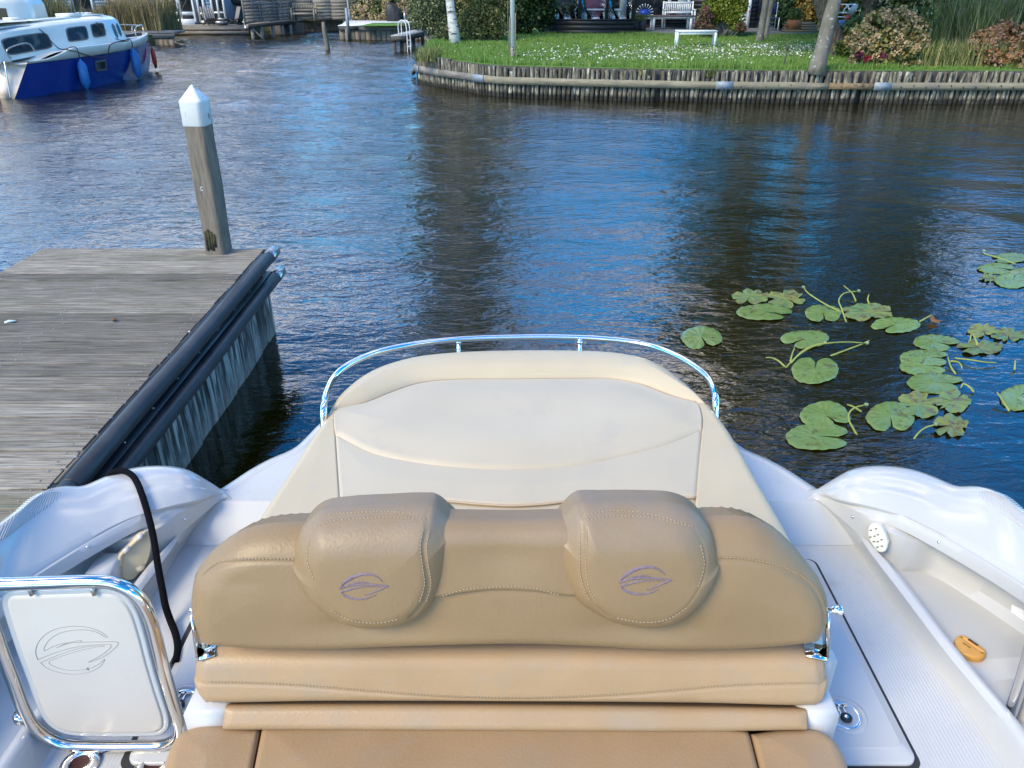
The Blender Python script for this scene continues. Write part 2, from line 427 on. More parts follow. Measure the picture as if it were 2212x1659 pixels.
# ============================================================ WATER AND THE MOTORBOAT
def water_material():
    m = bpy.data.materials.new('canal_water'); m.use_nodes = True
    n, l = m.node_tree.nodes, m.node_tree.links; b = n['Principled BSDF']
    b.inputs['Base Color'].default_value = (.013, .010, .0006, 1)
    b.inputs['Roughness'].default_value = .03; b.inputs['IOR'].default_value = 1.85
    tc = n.new('ShaderNodeTexCoord'); last = None
    # calm and breezy patches change how strong the ripples are
    pn = n.new('ShaderNodeTexNoise'); pn.inputs['Scale'].default_value = .22; pn.inputs['Detail'].default_value = 3
    l.new(tc.outputs['Object'], pn.inputs['Vector'])
    sx = n.new('ShaderNodeSeparateXYZ'); l.new(tc.outputs['Object'], sx.inputs[0])
    def rng(sock, a_, b_, c_, d_):
        r = n.new('ShaderNodeMapRange'); r.interpolation_type = 'SMOOTHSTEP'
        for k_, v_ in zip(('From Min', 'From Max', 'To Min', 'To Max'), (a_, b_, c_, d_)): r.inputs[k_].default_value = v_
        l.new(sock, r.inputs['Value']); return r.outputs[0]
    def mul(x, y):
        m_ = n.new('ShaderNodeMath'); m_.operation = 'MULTIPLY'; l.new(x, m_.inputs[0]); l.new(y, m_.inputs[1]); return m_.outputs[0]
    # sheltered by the boat and the near bank, breezier out on the canal and towards the left
    breeze = mul(mul(rng(sx.outputs['Y'], 3.5, 13, .30, 1.0), rng(sx.outputs['X'], 1.5, 7, 1.0, .50)), rng(pn.outputs['Fac'], .35, .65, .75, 1.0))
    for sc, st, dist, dt, rot in ((3.0, (1, 2.0, 1), .040, 3, -.15), (9, (1, 2.4, 1), .0125, 3, .3), (30, (1, 1.8, 1), .0022, 2, 0)):
        mp = n.new('ShaderNodeMapping'); mp.inputs['Scale'].default_value = st; mp.inputs['Rotation'].default_value = (0, 0, rot)
        no = n.new('ShaderNodeTexNoise'); no.inputs['Scale'].default_value = sc; no.inputs['Detail'].default_value = dt; no.inputs['Distortion'].default_value = .5
        bu = n.new('ShaderNodeBump'); bu.inputs['Distance'].default_value = dist
        l.new(breeze, bu.inputs['Strength'])
        l.new(tc.outputs['Object'], mp.inputs['Vector']); l.new(mp.outputs[0], no.inputs['Vector']); l.new(no.outputs['Fac'], bu.inputs['Height'])
        if last: l.new(last, bu.inputs['Normal'])
        last = bu.outputs[0]
    l.new(last, b.inputs['Normal'])
    return m
WATER = water_material()
# open water is one sheet; its middle carries real wavelets, fading to flat where it meets the outer sheet
wx = np.linspace(-19, 17, 380); wy = np.linspace(.2, 46, 500); WX, WY = np.meshgrid(wx, wy, indexing='ij'); WZ = np.zeros_like(WX)
ss = lambda x, a_, b_: np.clip((x - a_) / (b_ - a_), 0, 1) ** 2 * (3 - 2 * np.clip((x - a_) / (b_ - a_), 0, 1))
wr = np.random.RandomState(21)
for k in range(64):
    lam = wr.uniform(.42, 1.9) ; th = wr.normal(1.35, .42); kk = 2 * math.pi / lam; slope = .021 * (1.15 - .3 * lam)
    ph = wr.uniform(0, 6.28); wob = .7 * np.sin(WX * wr.uniform(.1, .5) + WY * wr.uniform(.1, .4) + ph)
    WZ += slope / kk * np.sin(kk * (math.cos(th) * WX + math.sin(th) * WY) + ph + wob)
gust = .75 + .35 * np.sin(WX * .31 + 1.1 * np.sin(WY * .17)) * np.sin(WY * .23 + .7)
WZ *= (.28 + .72 * ss(WY, 3.5, 13)) * (1 - .45 * ss(WX, 1.5, 7)) * gust * (.75 + .6 * ss(WY, 12, 30))
WZ *= 1 - .82 * ss(WX, .8, 2.2) * ss(-WY, -9.5, -7.5)      # damped among the lily pads
WZ *= ss(WX, -19, -17) * ss(-WX, -17, -15) * ss(WY, .2, 1.2) * ss(-WY, -46, -44.5)
b = MB(); b.grid(np.stack([WX, WY, WZ], -1))
for X0, X1, Y0, Y1 in ((-400, -19, -300, 400), (17, 400, -300, 400), (-19, 17, -300, .2), (-19, 17, 46, 400)): b.add([(X0, Y0, 0), (X1, Y0, 0), (X1, Y1, 0), (X0, Y1, 0)], [(0, 1, 2, 3)])
b.build('water', WATER, kind='structure', smooth=True)

BOAT = empty('motorboat', (0.03, 1.2, 0), 'white motorboat with cream stern sunpad, tan seats and chrome rails, filling the foreground', 'boat')
CX = .028
# --- gunwale, side wall, pocket and hull as one loft; key stations run from the stern quarter forward
def feat(rows):       # rows (t,u,v,z) or (t,X,Y,Z,'w')
    T = []; P = []
    for r in rows:
        T.append(r[0]); P.append(np.array(r[1:4], float) if len(r) == 5 else at(r[1], r[2], r[3]))
    T = np.array(T); P = np.array(P); m = np.zeros_like(P)
    for i in range(len(T)):
        if 0 < i < len(T) - 1:
            a = (P[i] - P[i-1]) / (T[i] - T[i-1]); c = (P[i+1] - P[i]) / (T[i+1] - T[i])
            m[i] = ((a * (T[i+1] - T[i]) + c * (T[i] - T[i-1])) / (T[i+1] - T[i-1])) if T[i] < 4 else np.where(a * c > 0, 2 * a * c / np.where(np.abs(a + c) < 1e-9, 1, a + c), 0)
    m[0] = (P[1] - P[0]) / (T[1] - T[0]); m[-1] = (P[-1] - P[-2]) / (T[-1] - T[-2])
    def f(t):
        i = int(np.clip(np.searchsorted(T, t) - 1, 0, len(T) - 2)); h = T[i+1] - T[i]; s = (t - T[i]) / h
        return (2*s**3-3*s**2+1)*P[i] + (s**3-2*s**2+s)*h*m[i] + (-2*s**3+3*s**2)*P[i+1] + (s**3-s**2)*h*m[i+1]
    return f
FL = .68
F0 = feat([(0,1742,1078,.80),(.5,1772,1108,.74),(1,1818,1154,FL),(2,1890,1245,FL),(3,1977,1378,FL),(4,2050,1482,FL),(5,2132,1598,FL),(6,1.34,.5,FL,'w'),(7,1.34,-1.5,FL,'w')])
F1 = feat([(0,1750,1072,.81),(.5,1787,1092,.80),(1,1832,1128,.785),(2,1923,1234,.775),(3,2033,1378,.77),(4,2108,1470,.77),(5,2188,1565,.77),(6,1.40,.5,.77,'w'),(7,1.40,-1.5,.77,'w')])
F3 = feat([(0,1758,1066,.815),(.5,1800,1082,.835),(1,1850,1104,.86),(2,1985,1164,.87),(3,2212,1302,.87),(4,1.61,1.62,.875,'w'),(5,1.625,1.42,.88,'w'),(6,1.64,.5,.9,'w'),(7,1.63,-1.5,.9,'w')])
F4 = feat([(0,1762,1062,.818),(.5,1806,1074,.87),(1,1868,1086,.90),(2,2000,1139,.915),(3,2225,1275,.92),(4,1.625,1.64,.93,'w'),(5,1.64,1.44,.935,'w'),(6,1.655,.5,.95,'w'),(7,1.645,-1.5,.95,'w')])
F5 = feat([(0,1765,1058,.82),(.4,1790,1043,.86),(.7,1830,1022,.92),(1,1870,1012,.945),(1.4,1920,1010,.96),(1.7,1970,1016,.965),(2,2030,1038,.97),(2.2,2064,1054,.98),
           (2.45,2100,1051,1.005),(2.75,2135,1056,1.03),(3,2165,1070,1.045),(3.4,2212,1108,1.055),(4,1.72,1.78,1.06,'w'),(5,1.745,1.45,1.07,'w'),(6,1.76,.5,1.09,'w'),(7,1.74,-1.5,1.1,'w')])
ts = np.concatenate([np.linspace(0, 3.4, 86), np.linspace(3.45, 7, 40)])
def sm(x, a, b_): x = np.clip((x - a) / (b_ - a), 0, 1); return x * x * (3 - 2 * x)
def section(t):
    a, b1, c, d, e = F0(t), F1(t), F3(t), F4(t), F5(t)
    tn = F5(t + .02) - F5(t - .02) if .02 < t < 6.9 else F5(min(t + .05, 7)) - F5(max(t - .05, 0))
    nn = np.array([-tn[1], tn[0], 0]); nn /= max(np.linalg.norm(nn), 1e-6)
    if nn[0] < 0: nn = -nn
    up = np.array([0, 0, 1.0])
    inw = (d - a); inw[2] = 0; inw = inw / max(np.linalg.norm(inw), 1e-6)
    k = sm(t, 1.12, 1.45)
    s0 = sm(t, 0, .8)
    rows = [a, a + inw * .004 * s0 + up * .012 * s0, a * .55 + b1 * .45 - inw * .0, b1 - inw * .012 * s0 - up * .010 * s0, b1 + up * .0, b1 + inw * .012 * s0 + up * .003 * s0, b1 + inw * .026 * s0 - up * .004 * s0]
    p3 = rows[-1]
    # pocket: floor out, back wall up, edge in. Where there is no pocket the same rows lie on the straight panel
    fl_i = p3 - up * .062 + inw * .006; bk = .11 * inw
    fl_o = c + bk; fl_o = np.array([fl_o[0], fl_o[1], p3[2] - .062]); top = c + bk - up * .012
    lin = [p3 + (c - p3) * q for q in (.08, .3, .5, .7, .86, .95)]
    pk = [p3 - up * .012 + inw * .004, fl_i, fl_o * .93 + fl_i * .07, fl_o + up * .03 + inw * .01, top, c + inw * .02 - up * .01]
    rows += [x * (1 - k) + y * k for x, y in zip(lin, pk)]
    rows += [c - inw * 0, c * .97 + d * .03 - inw * .004 * s0, c * .5 + d * .5 - inw * .006 * s0, d - inw * .003 * s0 - up * .004 * s0]
    g = s0
    rows += [d + inw * .005 * g - up * .001 * g, d + inw * .008 * g - up * .012 * g, d + inw * .013 * g - up * .011 * g, d + inw * .017 * g + up * .001 * g]
    # coaming: convex sweep to the crown; the forward hump shoulders over the stern fin
    D = rows[-1]; hump = sm(t, 1.75, 2.3)
    for q in np.linspace(.12, .93, 9):
        P = D * (1 - q) + e * q
        bul = math.sin(q * math.pi) * .020 * s0
        ridge = .010 * math.exp(-((q - .52) / .10) ** 2) * s0 * (1 - hump)
        P = P + up * (bul - ridge)
        rows.append(P)
    e2 = e
    rows += [e2, e2 + nn * .022 * s0 - up * .006 * s0, e2 + nn * .040 * s0 - up * .03 * s0, e2 + nn * .048 * s0 - up * (.07 * s0 + .02), e2 + nn * .05 - up * .16, e2 + nn * .065 - up * .19, e2 + nn * .05 - up * .22]
    lo = e2 + nn * .02; rows += [np.array([lo[0], lo[1], .35]), np.array([lo[0] * .93, lo[1], .02]), np.array([lo[0] * .8, lo[1] - .03, -.25])]
    return rows
SEC = np.array([section(t) for t in ts])
for _ in range(14): SEC[1:-1] = SEC[:-2] * .25 + SEC[1:-1] * .5 + SEC[2:] * .25      # fair the moulding lengthways
hull = MB(); hull.grid(SEC)
ML = SEC.copy(); ML[..., 0] = 2 * CX - ML[..., 0]; hull.grid(ML)
o_hull = hull.build('hull', GEL, BOAT, smooth=True, recalc=True)
es = o_hull.modifiers.new('crease', 'EDGE_SPLIT'); es.split_angle = R(42)
hv = np.concatenate(hull.v); hq = np.concatenate(hull.q)
BVH = BVHTree.FromPolygons([tuple(v) for v in hv], [tuple(int(i) for i in q) for q in hq])
def on_hull(u, v, lift=0.0):
    d = Vector(ray(u, v)).normalized(); h = BVH.ray_cast(Vector(CP), d)
    if h[0] is None: return None, None
    nrm = h[1] if h[1].dot(d) < 0 else -h[1]
    return np.array(h[0]) + np.array(nrm) * lift, np.array(nrm)

# --- deck surfaces
b = MB(); b.grid(np.array([[(CX + sx * 1.42, y, FL) for sx in (-1, -.5, 0, .5, 1)] for y in (-1.5, .5, 1.5, 2.42)]))
b.build('cockpit_floor', GELFLOOR, BOAT)
# raised swim platform behind, with its rounded rim
pl = [(1742, 1079), (1767, 1057), (1740, 1040), (1700, 1014), (1655, 990), (1605, 968)]
pr = [at(u, v, .80) for u, v in pl]; xs = [p[0] - CX for p in pr]; ys = [p[1] for p in pr]
edge = [(x, y) for x, y in zip(xs, ys)][1:] + [(.86, 3.08), (.62, 3.22), (.3, 3.30), (0, 3.32)]
E = crom(edge, 50)
full = np.vstack([E, (E * [-1, 1])[::-1][1:]])
def ring(off, z):
    c = np.array([0, 2.3]); r = []
    for p in full:
        d = p - c; L = np.linalg.norm(d); r.append((CX + (p[0] - d[0] / L * off), p[1] - d[1] / L * off, z))
    return r
b = MB(); b.grid(np.array([ring(.08, .25), ring(0, .62), ring(-.012, .70), ring(-.012, .785), ring(.0, .80), ring(.03, .803), ring(.045, .799)]))
b.build('platform_rim', GEL, BOAT, smooth=True, recalc=True)
b = MB(); r0 = ring(.045, .799); b.grid(np.array([r0, [(CX + (p[0] - CX) * .5, 2.36 + (p[1] - 2.36) * .2, .799) for p in r0]]))
b.grid(np.array([[(CX + s * 1.25, 2.42, .80) for s in (-1, 1)], [(CX + s * 1.20, 2.50, .80) for s in (-1, 1)]]))
b.build('swim_platform', GELFLOOR, BOAT)
b = MB()   # step face rising from the cockpit floor to the platform
b.grid(np.array([[(CX + s * 1.33, 2.30, FL + .001), (CX + s * 1.30, 2.315, FL + .02), (CX + s * 1.26, 2.40, .785), (CX + s * 1.25, 2.42, .80)] for s in (-1, -.5, 0, .5, 1)]))
b.build('platform_step', GEL, BOAT, smooth=True)

# hatches either side of the seat, dark seal round each
def rrect(x0, x1, y0, y1, r, n=6):
    P = []
    for cx, cy, a0 in ((x1 - r, y0 + r, -90), (x1 - r, y1 - r, 0), (x0 + r, y1 - r, 90), (x0 + r, y0 + r, 180)):
        for i in range(n + 1):
            a = R(a0 + 90 * i / n); P.append((cx + r * math.cos(a), cy + r * math.sin(a)))
    return P
def slab(b, P, z0, z1, e=.006, inner=None):
    P = np.array(P); c = P.mean(0); P = np.vstack([P, P[:1]])
    def off(d): q = P - c; L = np.linalg.norm(q, axis=1, keepdims=True); return c + q * (1 - d / L)
    rows = [(off(0), z0), (off(0), z1 - e), (off(e * .3), z1 - e * .3), (off(e), z1)]
    if inner: rows += [(off(inner), z1), (off(inner + .006), z1 + .003)]
    b.grid(np.array([[(x, y, z) for x, y in q] for q, z in rows]))
    q, z = rows[-1]; b.ng = getattr(b, 'ng', []); b.add([(x, y, z) for x, y in q[:-1]]); b.ng.append(list(range(b.n - len(q) + 1, b.n)))
for s in (1, -1):
    x0, x1 = (.70, 1.115) if s > 0 else (-1.06, -.66)
    b = MB(); slab(b, rrect(x0 - (.01 if s > 0 else .022), x1 + (.0135 if s > 0 else .01), 1.360, 2.222, .034), FL - .02, FL + .002, .001)
    b.build('hatch_seal', DARK, BOAT)
    hb = MB(); slab(hb, rrect(x0, x1, 1.372, 2.21, .03), FL, FL + .014, .006, .045)
    ho = hb.build('deck_hatch', GEL, BOAT, smooth=False, recalc=True)
    # round lift latch sunk into the hatch
    c = at(1823, 1546, FL + .014) if s > 0 else at(392, 1518, FL + .014)
    b = MB(); b.lathe([(.066, 0), (.064, .006), (.052, .008), (.047, .001)], c, 36)
    b.build('latch_surround', GEL, ho, smooth=True, recalc=True)
    b = MB(); b.lathe([(.047, .003), (.043, .0055), (.040, .003), (.0, .001)], c, 32)
    b.build('latch_cup', CHROME, ho, smooth=True, recalc=True)
    b = MB(); b.lathe([(.047, .0012), (.050, .0012)], (c[0], c[1] - .002, c[2] + .0015), 32)
    b.lathe([(.016, .006), (.016, .012), (.013, .014), (0, .014)], (c[0], c[1] - .014, c[2]), 20); b.build('latch_knob', DARK, ho, smooth=True, recalc=True)
    b = MB(); b.bar((c[0] - .012, c[1] - .008, c[2] + .009), (c[0] - .012, c[1] + .03, c[2] + .009), .006, .004); b.bar((c[0] + .004, c[1] - .008, c[2] + .009), (c[0] + .004, c[1] + .03, c[2] + .009), .006, .004)
    b.bar((c[0] - .024, c[1] + .028, c[2] + .009), (c[0] + .018, c[1] + .028, c[2] + .009), .008, .004); b.lathe([(.006, .0145), (0, .0155)], (c[0], c[1] - .014, c[2]), 12)
    b.build('latch_handle', CHROME, ho, recalc=True)

# --- furniture moulding under the cushions
b = MB()
b.box(-.80, .86, 1.45, 1.50, FL - .01, 1.0); b.box(-.74, .80, 1.47, 1.50, .8, 1.2); b.box(-.77, .83, 1.42, 1.68, FL - .01, 1.03)
b.build('seat_moulding', GELPL, BOAT)
b = MB(); b.poly([(CX - .74, 1.6), (CX + .74, 1.6), (CX + .70, 2.6), (CX + .58, 2.95), (CX + .2, 3.06), (CX - .2, 3.06), (CX - .58, 2.95), (CX - .70, 2.6)], FL, 1.03)
b.build('engine_box', GEL, BOAT)
b = MB(); b.poly([(-.80, .35), (.86, .35), (.86, 1.30), (-.80, 1.30)], FL - .02, .80); b.build('seat_base', GELPL, BOAT)

# --- sunpad
SP = Frame((0, 0, 1.10), (1, 0, 0), (0, 1, 0))
PAD = empty('sunpad', (CX, 2.4, 1.05), parent=BOAT)
outerL = [(701, 895), (672, 935), (640, 985), (600, 1045), (560, 1105), (520, 1170)]
outerR = [(1541, 874), (1572, 915), (1602, 962), (1640, 1030), (1688, 1112), (1722, 1175)]
seamL = [(727, 882), (722, 905), (724, 940), (728, 1000), (733, 1075), (738, 1170)]
seamR = [(1505, 866), (1515, 893), (1516, 929), (1511, 985), (1504, 1070), (1498, 1170)]
arc_o = [(701, 895), (708, 876), (722, 852), (742, 832), (778, 806), (828, 784), (900, 766), (990, 757), (1106, 753), (1225, 753), (1320, 757), (1400, 771), (1450, 794), (1490, 824), (1520, 850), (1541, 874)]
arc_i = [(701, 895), (727, 882), (790, 866), (850, 842), (900, 826), (960, 818), (1106, 816), (1240, 815), (1320, 816), (1380, 826), (1440, 848), (1478, 860), (1505, 866), (1541, 874)]
oval_t = [(724, 938), (721, 910), (727, 884), (790, 868), (850, 844), (900, 828), (960, 820), (1106, 818), (1240, 817), (1320, 818), (1380, 828), (1440, 850), (1478, 862), (1504, 868), (1516, 895), (1516, 927)]
oval_b = [(724, 938), (760, 958), (805, 978), (900, 998), (1000, 1009), (1100, 1013), (1220, 1007), (1345, 984), (1447, 956), (1516, 927)]
c1 = Cushion(SP, arc_o, arc_i, rA=.055, rB=.036, rE=.01, crown=.030, cl=.06, n=220, m=44, off=.006); c1.build('bolster', CREAMW, PAD, thick=.10)
c2 = Cushion(SP, oval_t, oval_b, rA=.006, rB=.034, rE=.0, crown=.014, cl=.10, off=.008, n=220, m=90, dents=[((1100, 900), .25, .12, .006)]); c2.build('centre_panel', CREAM, PAD, thick=.06)
low_b = [(733, 1076), (850, 1076), (960, 1079), (1040, 1086), (1106, 1089), (1170, 1086), (1235, 1079), (1360, 1074), (1504, 1071)]
c3 = Cushion(SP, oval_b, low_b, rA=.006, rB=.012, rE=.006, crown=.004, cl=.08, n=160, m=70); c3.build('lower_panel', CREAM, PAD, thick=.06)
c4 = Cushion(SP, [(733, 1080), (850, 1080), (960, 1083), (1040, 1090), (1106, 1093), (1170, 1090), (1235, 1083), (1360, 1078), (1504, 1075)], [(740, 1190), (1106, 1190), (1498, 1190)], rA=.010, rB=.01, rE=.006, crown=.004, n=120, m=30, off=-.012); c4.build('rear_strip', CREAM, PAD, thick=.06)
c5 = Cushion(SP, outerL, seamL, rA=.040, rB=.006, rE=.005, crown=.004, n=100, m=50); c5.build('side_panel', CREAMW, PAD, thick=.12)
c6 = Cushion(SP, outerR, seamR, rA=.040, rB=.006, rE=.005, crown=.004, n=100, m=50); c6.build('side_panel', CREAMW, PAD, thick=.12)
b = MB()
for c, pts in ((c2, arc_i[1:-1]), ):
    b.tube([SP.pt(*SP.hit(u, v), -.004) for u, v in crom(pts, 90)], .0022, 6)
b.tube([SP.pt(*SP.hit(u, v + 1), -.004) for u, v in crom(low_b, 80)], .0042, 6)
b.build('piping', PIPING, PAD, smooth=True)
# pad body below the panels
ob = np.array([SP.hit(u, v) for u, v in crom(arc_o, 60)]); lb = np.array([SP.hit(u, v) for u, v in crom(outerL, 20)]); rb = np.array([SP.hit(u, v) for u, v in crom(outerR, 20)])
poly = np.vstack([lb[::-1], ob, rb]); cc = poly.mean(0); poly = cc + (poly - cc) * .985
b = MB(); b.poly([tuple(p) for p in poly], .975, 1.075); b.build('pad_body', CREAMW, PAD)

# --- stern rail
rail_px = [(699, 886), (701, 866), (708, 840), (722, 814), (748, 791), (785, 772), (830, 757), (900, 743), (990, 733), (1106, 729), (1220, 729), (1320, 734), (1400, 746), (1462, 769), (1508, 797), (1531, 818), (1542, 842), (1546, 866)]
RP = [at(u, v, 1.12) for u, v in rail_px]
RP = [RP[0] + np.array([0.0, -.05, -.12]), RP[0] + np.array([0, -.02, -.045])] + RP + [RP[-1] + np.array([0, -.02, -.045]), RP[-1] + np.array([0, -.05, -.12])]
b = MB(); b.tube(crom(RP, 150), .0138, 14)
rail = b.build('stern_rail', CHROME, BOAT, smooth=True)
for u in (990, 1253):
    p = at(u, 733, 1.12); b = MB(); b.cyl(p - [0, 0, .0], p + np.array([0, -.02, -.16]), .0085, 12); b.lathe([(.013, -.02), (.013, -.008), (.009, -.004)], p, 12)
    b.build('stanchion', CHROME, rail, smooth=True, recalc=True)

# --- backrest with its two headrests
TL = R(12)
BK = Frame((0, 1.36, 1.33), (1, 0, 0), (0, math.sin(TL), math.cos(TL)))
bt = [(436, 1392), (421, 1350), (419, 1300), (424, 1240), (445, 1190), (478, 1150), (520, 1122), (575, 1109), (650, 1106), (800, 1108), (1106, 1110), (1400, 1104), (1555, 1093), (1620, 1094), (1668, 1112), (1710, 1150), (1745, 1205), (1770, 1265), (1783, 1320), (1781, 1365), (1768, 1390)]
bb = [(436, 1392), (470, 1400), (560, 1408), (700, 1410), (900, 1403), (1106, 1398), (1250, 1402), (1400, 1410), (1560, 1410), (1700, 1400), (1768, 1390)]
seamBL = [(428, 1330), (428, 1290), (440, 1245), (475, 1212), (525, 1197), (590, 1192), (650, 1193)]
seamBR = [(1545, 1186), (1600, 1190), (1660, 1204), (1715, 1235), (1752, 1272), (1772, 1320), (1776, 1360)]
BR = empty('backrest', (CX, 1.40, 1.15), parent=BOAT)
cb = Cushion(BK, bt, bb, sq=(.125, 1340, 1120), eo=.065, eoy=.15, rA=.075, rB=.035, rE=.02, crown=.012, cl=.10, n=240, m=90, grooves=[(seamBL, .004, .004), (seamBR, .004, .004)], dents=[((795, 1352), .13, .035, .012), ((1385, 1352), .13, .035, .012), ((520, 1250), .05, .02, .003)])
cb.build('cushion', TANTOP, BR, thick=.06, inset=.02)
HF = Frame(tuple(BK.o + BK.n * .055), BK.ex, BK.ey)
ctr = Cushion(HF, [(950, 1103), (1040, 1105), (1106, 1106), (1150, 1105), (1225, 1102)], [(932, 1296), (980, 1288), (1040, 1280), (1090, 1278), (1150, 1281), (1200, 1288), (1246, 1292)], rA=.05, rB=.012, rE=.0, crown=.0, n=90, m=60, off=-.030, sq=(.09, 1260, 1110), dents=[((1090, 1190), .09, .05, .008)])
ctr.build('centre_cushion', TANTOP, BR, thick=.05)
hl_t = [(633, 1190), (636, 1150), (652, 1110), (685, 1082), (740, 1073), (830, 1068), (905, 1065), (935, 1068), (962, 1090), (979, 1106)]
hl_b = [(633, 1190), (648, 1240), (672, 1280), (715, 1315), (765, 1338), (825, 1343), (880, 1333), (925, 1306), (958, 1250), (975, 1180), (979, 1106)]
hr_t = [(1203, 1112), (1222, 1088), (1250, 1063), (1310, 1060), (1400, 1060), (1465, 1064), (1505, 1080), (1532, 1110), (1548, 1150), (1553, 1190)]
hr_b = [(1203, 1112), (1203, 1180), (1218, 1240), (1245, 1285), (1290, 1315), (1340, 1335), (1400, 1342), (1450, 1333), (1500, 1300), (1535, 1250), (1553, 1190)]
gl = [([(922, 1092), (921, 1120), (917, 1150), (922, 1200), (926, 1250), (915, 1290), (890, 1322)], .0035, .0055), ([(672, 1118), (700, 1108), (770, 1101), (850, 1098), (918, 1100)], .002, .004),
      ([(671, 1122), (664, 1145), (662, 1180), (680, 1230), (710, 1280), (750, 1318)], .0018, .004)]
gr = [([(1258, 1088), (1260, 1115), (1258, 1150), (1256, 1200), (1262, 1250), (1280, 1290), (1312, 1322)], .0035, .0055), ([(1262, 1098), (1340, 1093), (1420, 1098), (1496, 1115)], .002, .004),
      ([(1500, 1120), (1516, 1155), (1521, 1200), (1505, 1250), (1470, 1300), (1420, 1333)], .0018, .004)]
def head(t, bo, gro, offu, offv, su, dn):
    H = empty('headrest', tuple(HF.pt(*HF.hit(*t[5]))), parent=BR) if False else None
    c = Cushion(HF, t, bo, sq=(.14, 1270, 1085), eo=.07, rA=.085, rB=.060, rE=.0, crown=.014, cl=.08, n=180, m=90, grooves=gro, dents=dn)
    return c
hL = head(hl_t, hl_b, gl, 0, 0, 1, [((960, 1190), .030, .09, .012)])
hR = head(hr_t, hr_b, gr, 0, 0, 1, [((1228, 1190), .030, .09, .012)])
mapR = lambda x, y: (1261.8 + x * .1488, 1179.5 + y * .1488)
mapL = lambda x, y: (733 + (x - 503) * .1385, 1237 + (y - 283) * .1375)
for c, mp, sts in ((hL, mapL, [gl[0][0], gl[1][0], gl[2][0] + [(760, 1326), (825, 1331), (880, 1318), (910, 1288)]]), (hR, mapR, [gr[0][0], gr[1][0], gr[2][0] + [(1385, 1338), (1330, 1326)]])):
    ho = c.build('headrest', TANTOP, BR, thick=.06)
    e = MB(); ribbon(e, c.surf, EMBLEM, mp); e.build('emblem', EMB, ho, smooth=True, label='embroidered mauve boat emblem')
# all seams' stitching of the backrest in one piece
b = MB()
for c, g in ((hL, gl), (hR, gr)):
    for q in g:
        i_ = g.index(q); P_ = q[0][1:-1] if i_ == 0 else (q[0] if i_ == 1 else q[0][1:-2])
        for du, dv in (((7, 3), (-6, -3)) if i_ < 2 else ((5, 0),)): stitches(b, c, [(u + du * (1 if c is hL or i_ != 2 else -1), v + dv) for u, v in P_])
stitches(b, hL, [(722, 1302), (765, 1322), (820, 1328), (868, 1320)]); stitches(b, hR, [(1330, 1320), (1390, 1327), (1440, 1318), (1478, 1295)])
stitches(b, cb, [(u, v - 7) for u, v in seamBL[2:]]); stitches(b, cb, [(u, v - 7) for u, v in seamBR[:-2]])
stitches(b, ctr, [(955, 1288), (1000, 1274), (1060, 1268), (1106, 1267), (1160, 1271), (1210, 1288)])
tag(b.build('stitching', STITCH, BR), kind='stuff')

# --- lower bolster, strip and seat
BO = Frame((0, 1.365, 1.05), (1, 0, 0), (0, math.sin(R(20)), math.cos(R(20))))
wave = [(438, 1478), (520, 1479), (640, 1484), (800, 1497), (950, 1508), (1106, 1513), (1250, 1509), (1400, 1500), (1560, 1486), (1680, 1481), (1778, 1480)]
LB = Cushion(BO, [(420, 1472), (422, 1440), (434, 1418), (470, 1411), (700, 1411), (1106, 1411), (1500, 1412), (1730, 1413), (1768, 1420), (1783, 1440), (1786, 1472)],
             [(420, 1472), (428, 1500), (446, 1524), (470, 1527), (700, 1524), (1106, 1525), (1500, 1528), (1740, 1533), (1765, 1530), (1780, 1510), (1786, 1472)], rA=.045, rB=.030, rE=.0, crown=.004, n=240, m=60, eo=.028, eoy=0.0,
             grooves=[(wave, .0028, .0035), ([(436, 1425), (436, 1475), (450, 1520)], .003, .004), ([(1766, 1420), (1772, 1475), (1762, 1525)], .003, .004)])
LO = LB.build('lower_bolster', TAN, BOAT, thick=.10)
b = MB(); stitches(b, LB, [(u, v - 6) for u, v in wave]); tag(b.build('stitching', STITCH, LO), kind='stuff')
ST = Frame((0, 1.33, .95), (1, 0, 0), (0, math.sin(R(40)), math.cos(R(40))))
Cushion(ST, [(485, 1525), (700, 1524), (1106, 1525), (1500, 1529), (1744, 1533)], [(478, 1580), (700, 1580), (1106, 1582), (1500, 1584), (1746, 1580)], rA=.02, rB=.02, rE=.006, crown=.003, n=120, m=30).build('filler_strip', TAN, BOAT, thick=.06)
SE = Frame((0, 1.2, .90), (1, 0, 0), (0, 1, 0))
SEAT = empty('bench_seat', (CX, 1.1, .85), parent=BOAT)
Cushion(SE, [(566, 1561), (700, 1556), (900, 1555), (1106, 1556), (1400, 1558), (1560, 1562), (1618, 1570)], [(420, 2300), (1106, 2320), (1800, 2300)], rA=.028, rB=.03, rE=.012, crown=.012, n=150, m=70).build('seat_cushion', TAN, SEAT, thick=.09)
Cushion(SE, [(327, 1760), (345, 1660), (358, 1610), (382, 1574), (420, 1558), (480, 1553), (562, 1561)], [(140, 2300), (250, 2300), (418, 2290)], rA=.04, rB=.012, rE=.012, crown=.012, n=110, m=90).build('seat_cushion', TAN, SEAT, thick=.09)
Cushion(SE, [(1622, 1571), (1690, 1562), (1755, 1562), (1797, 1577), (1825, 1612), (1842, 1660), (1862, 1760)], [(1806, 2290), (1950, 2300), (2070, 2300)], rA=.04, rB=.012, rE=.012, crown=.012, n=110, m=90).build('seat_cushion', TAN, SEAT, thick=.09)

# white corner mouldings either side of the filler strip
for P in ([(412, 1512), (482, 1530), (482, 1572), (404, 1572)], [(1742, 1534), (1796, 1508), (1803, 1575), (1742, 1577)]):
    X = [at(u, v, .93)[0] for u, v in P]; x0, x1 = min(X), max(X)
    b = MB(); b.cbox(x0, x1, 1.335, 1.45, FL + .001, .945, .012); b.build('corner_moulding', GELPL, BOAT)

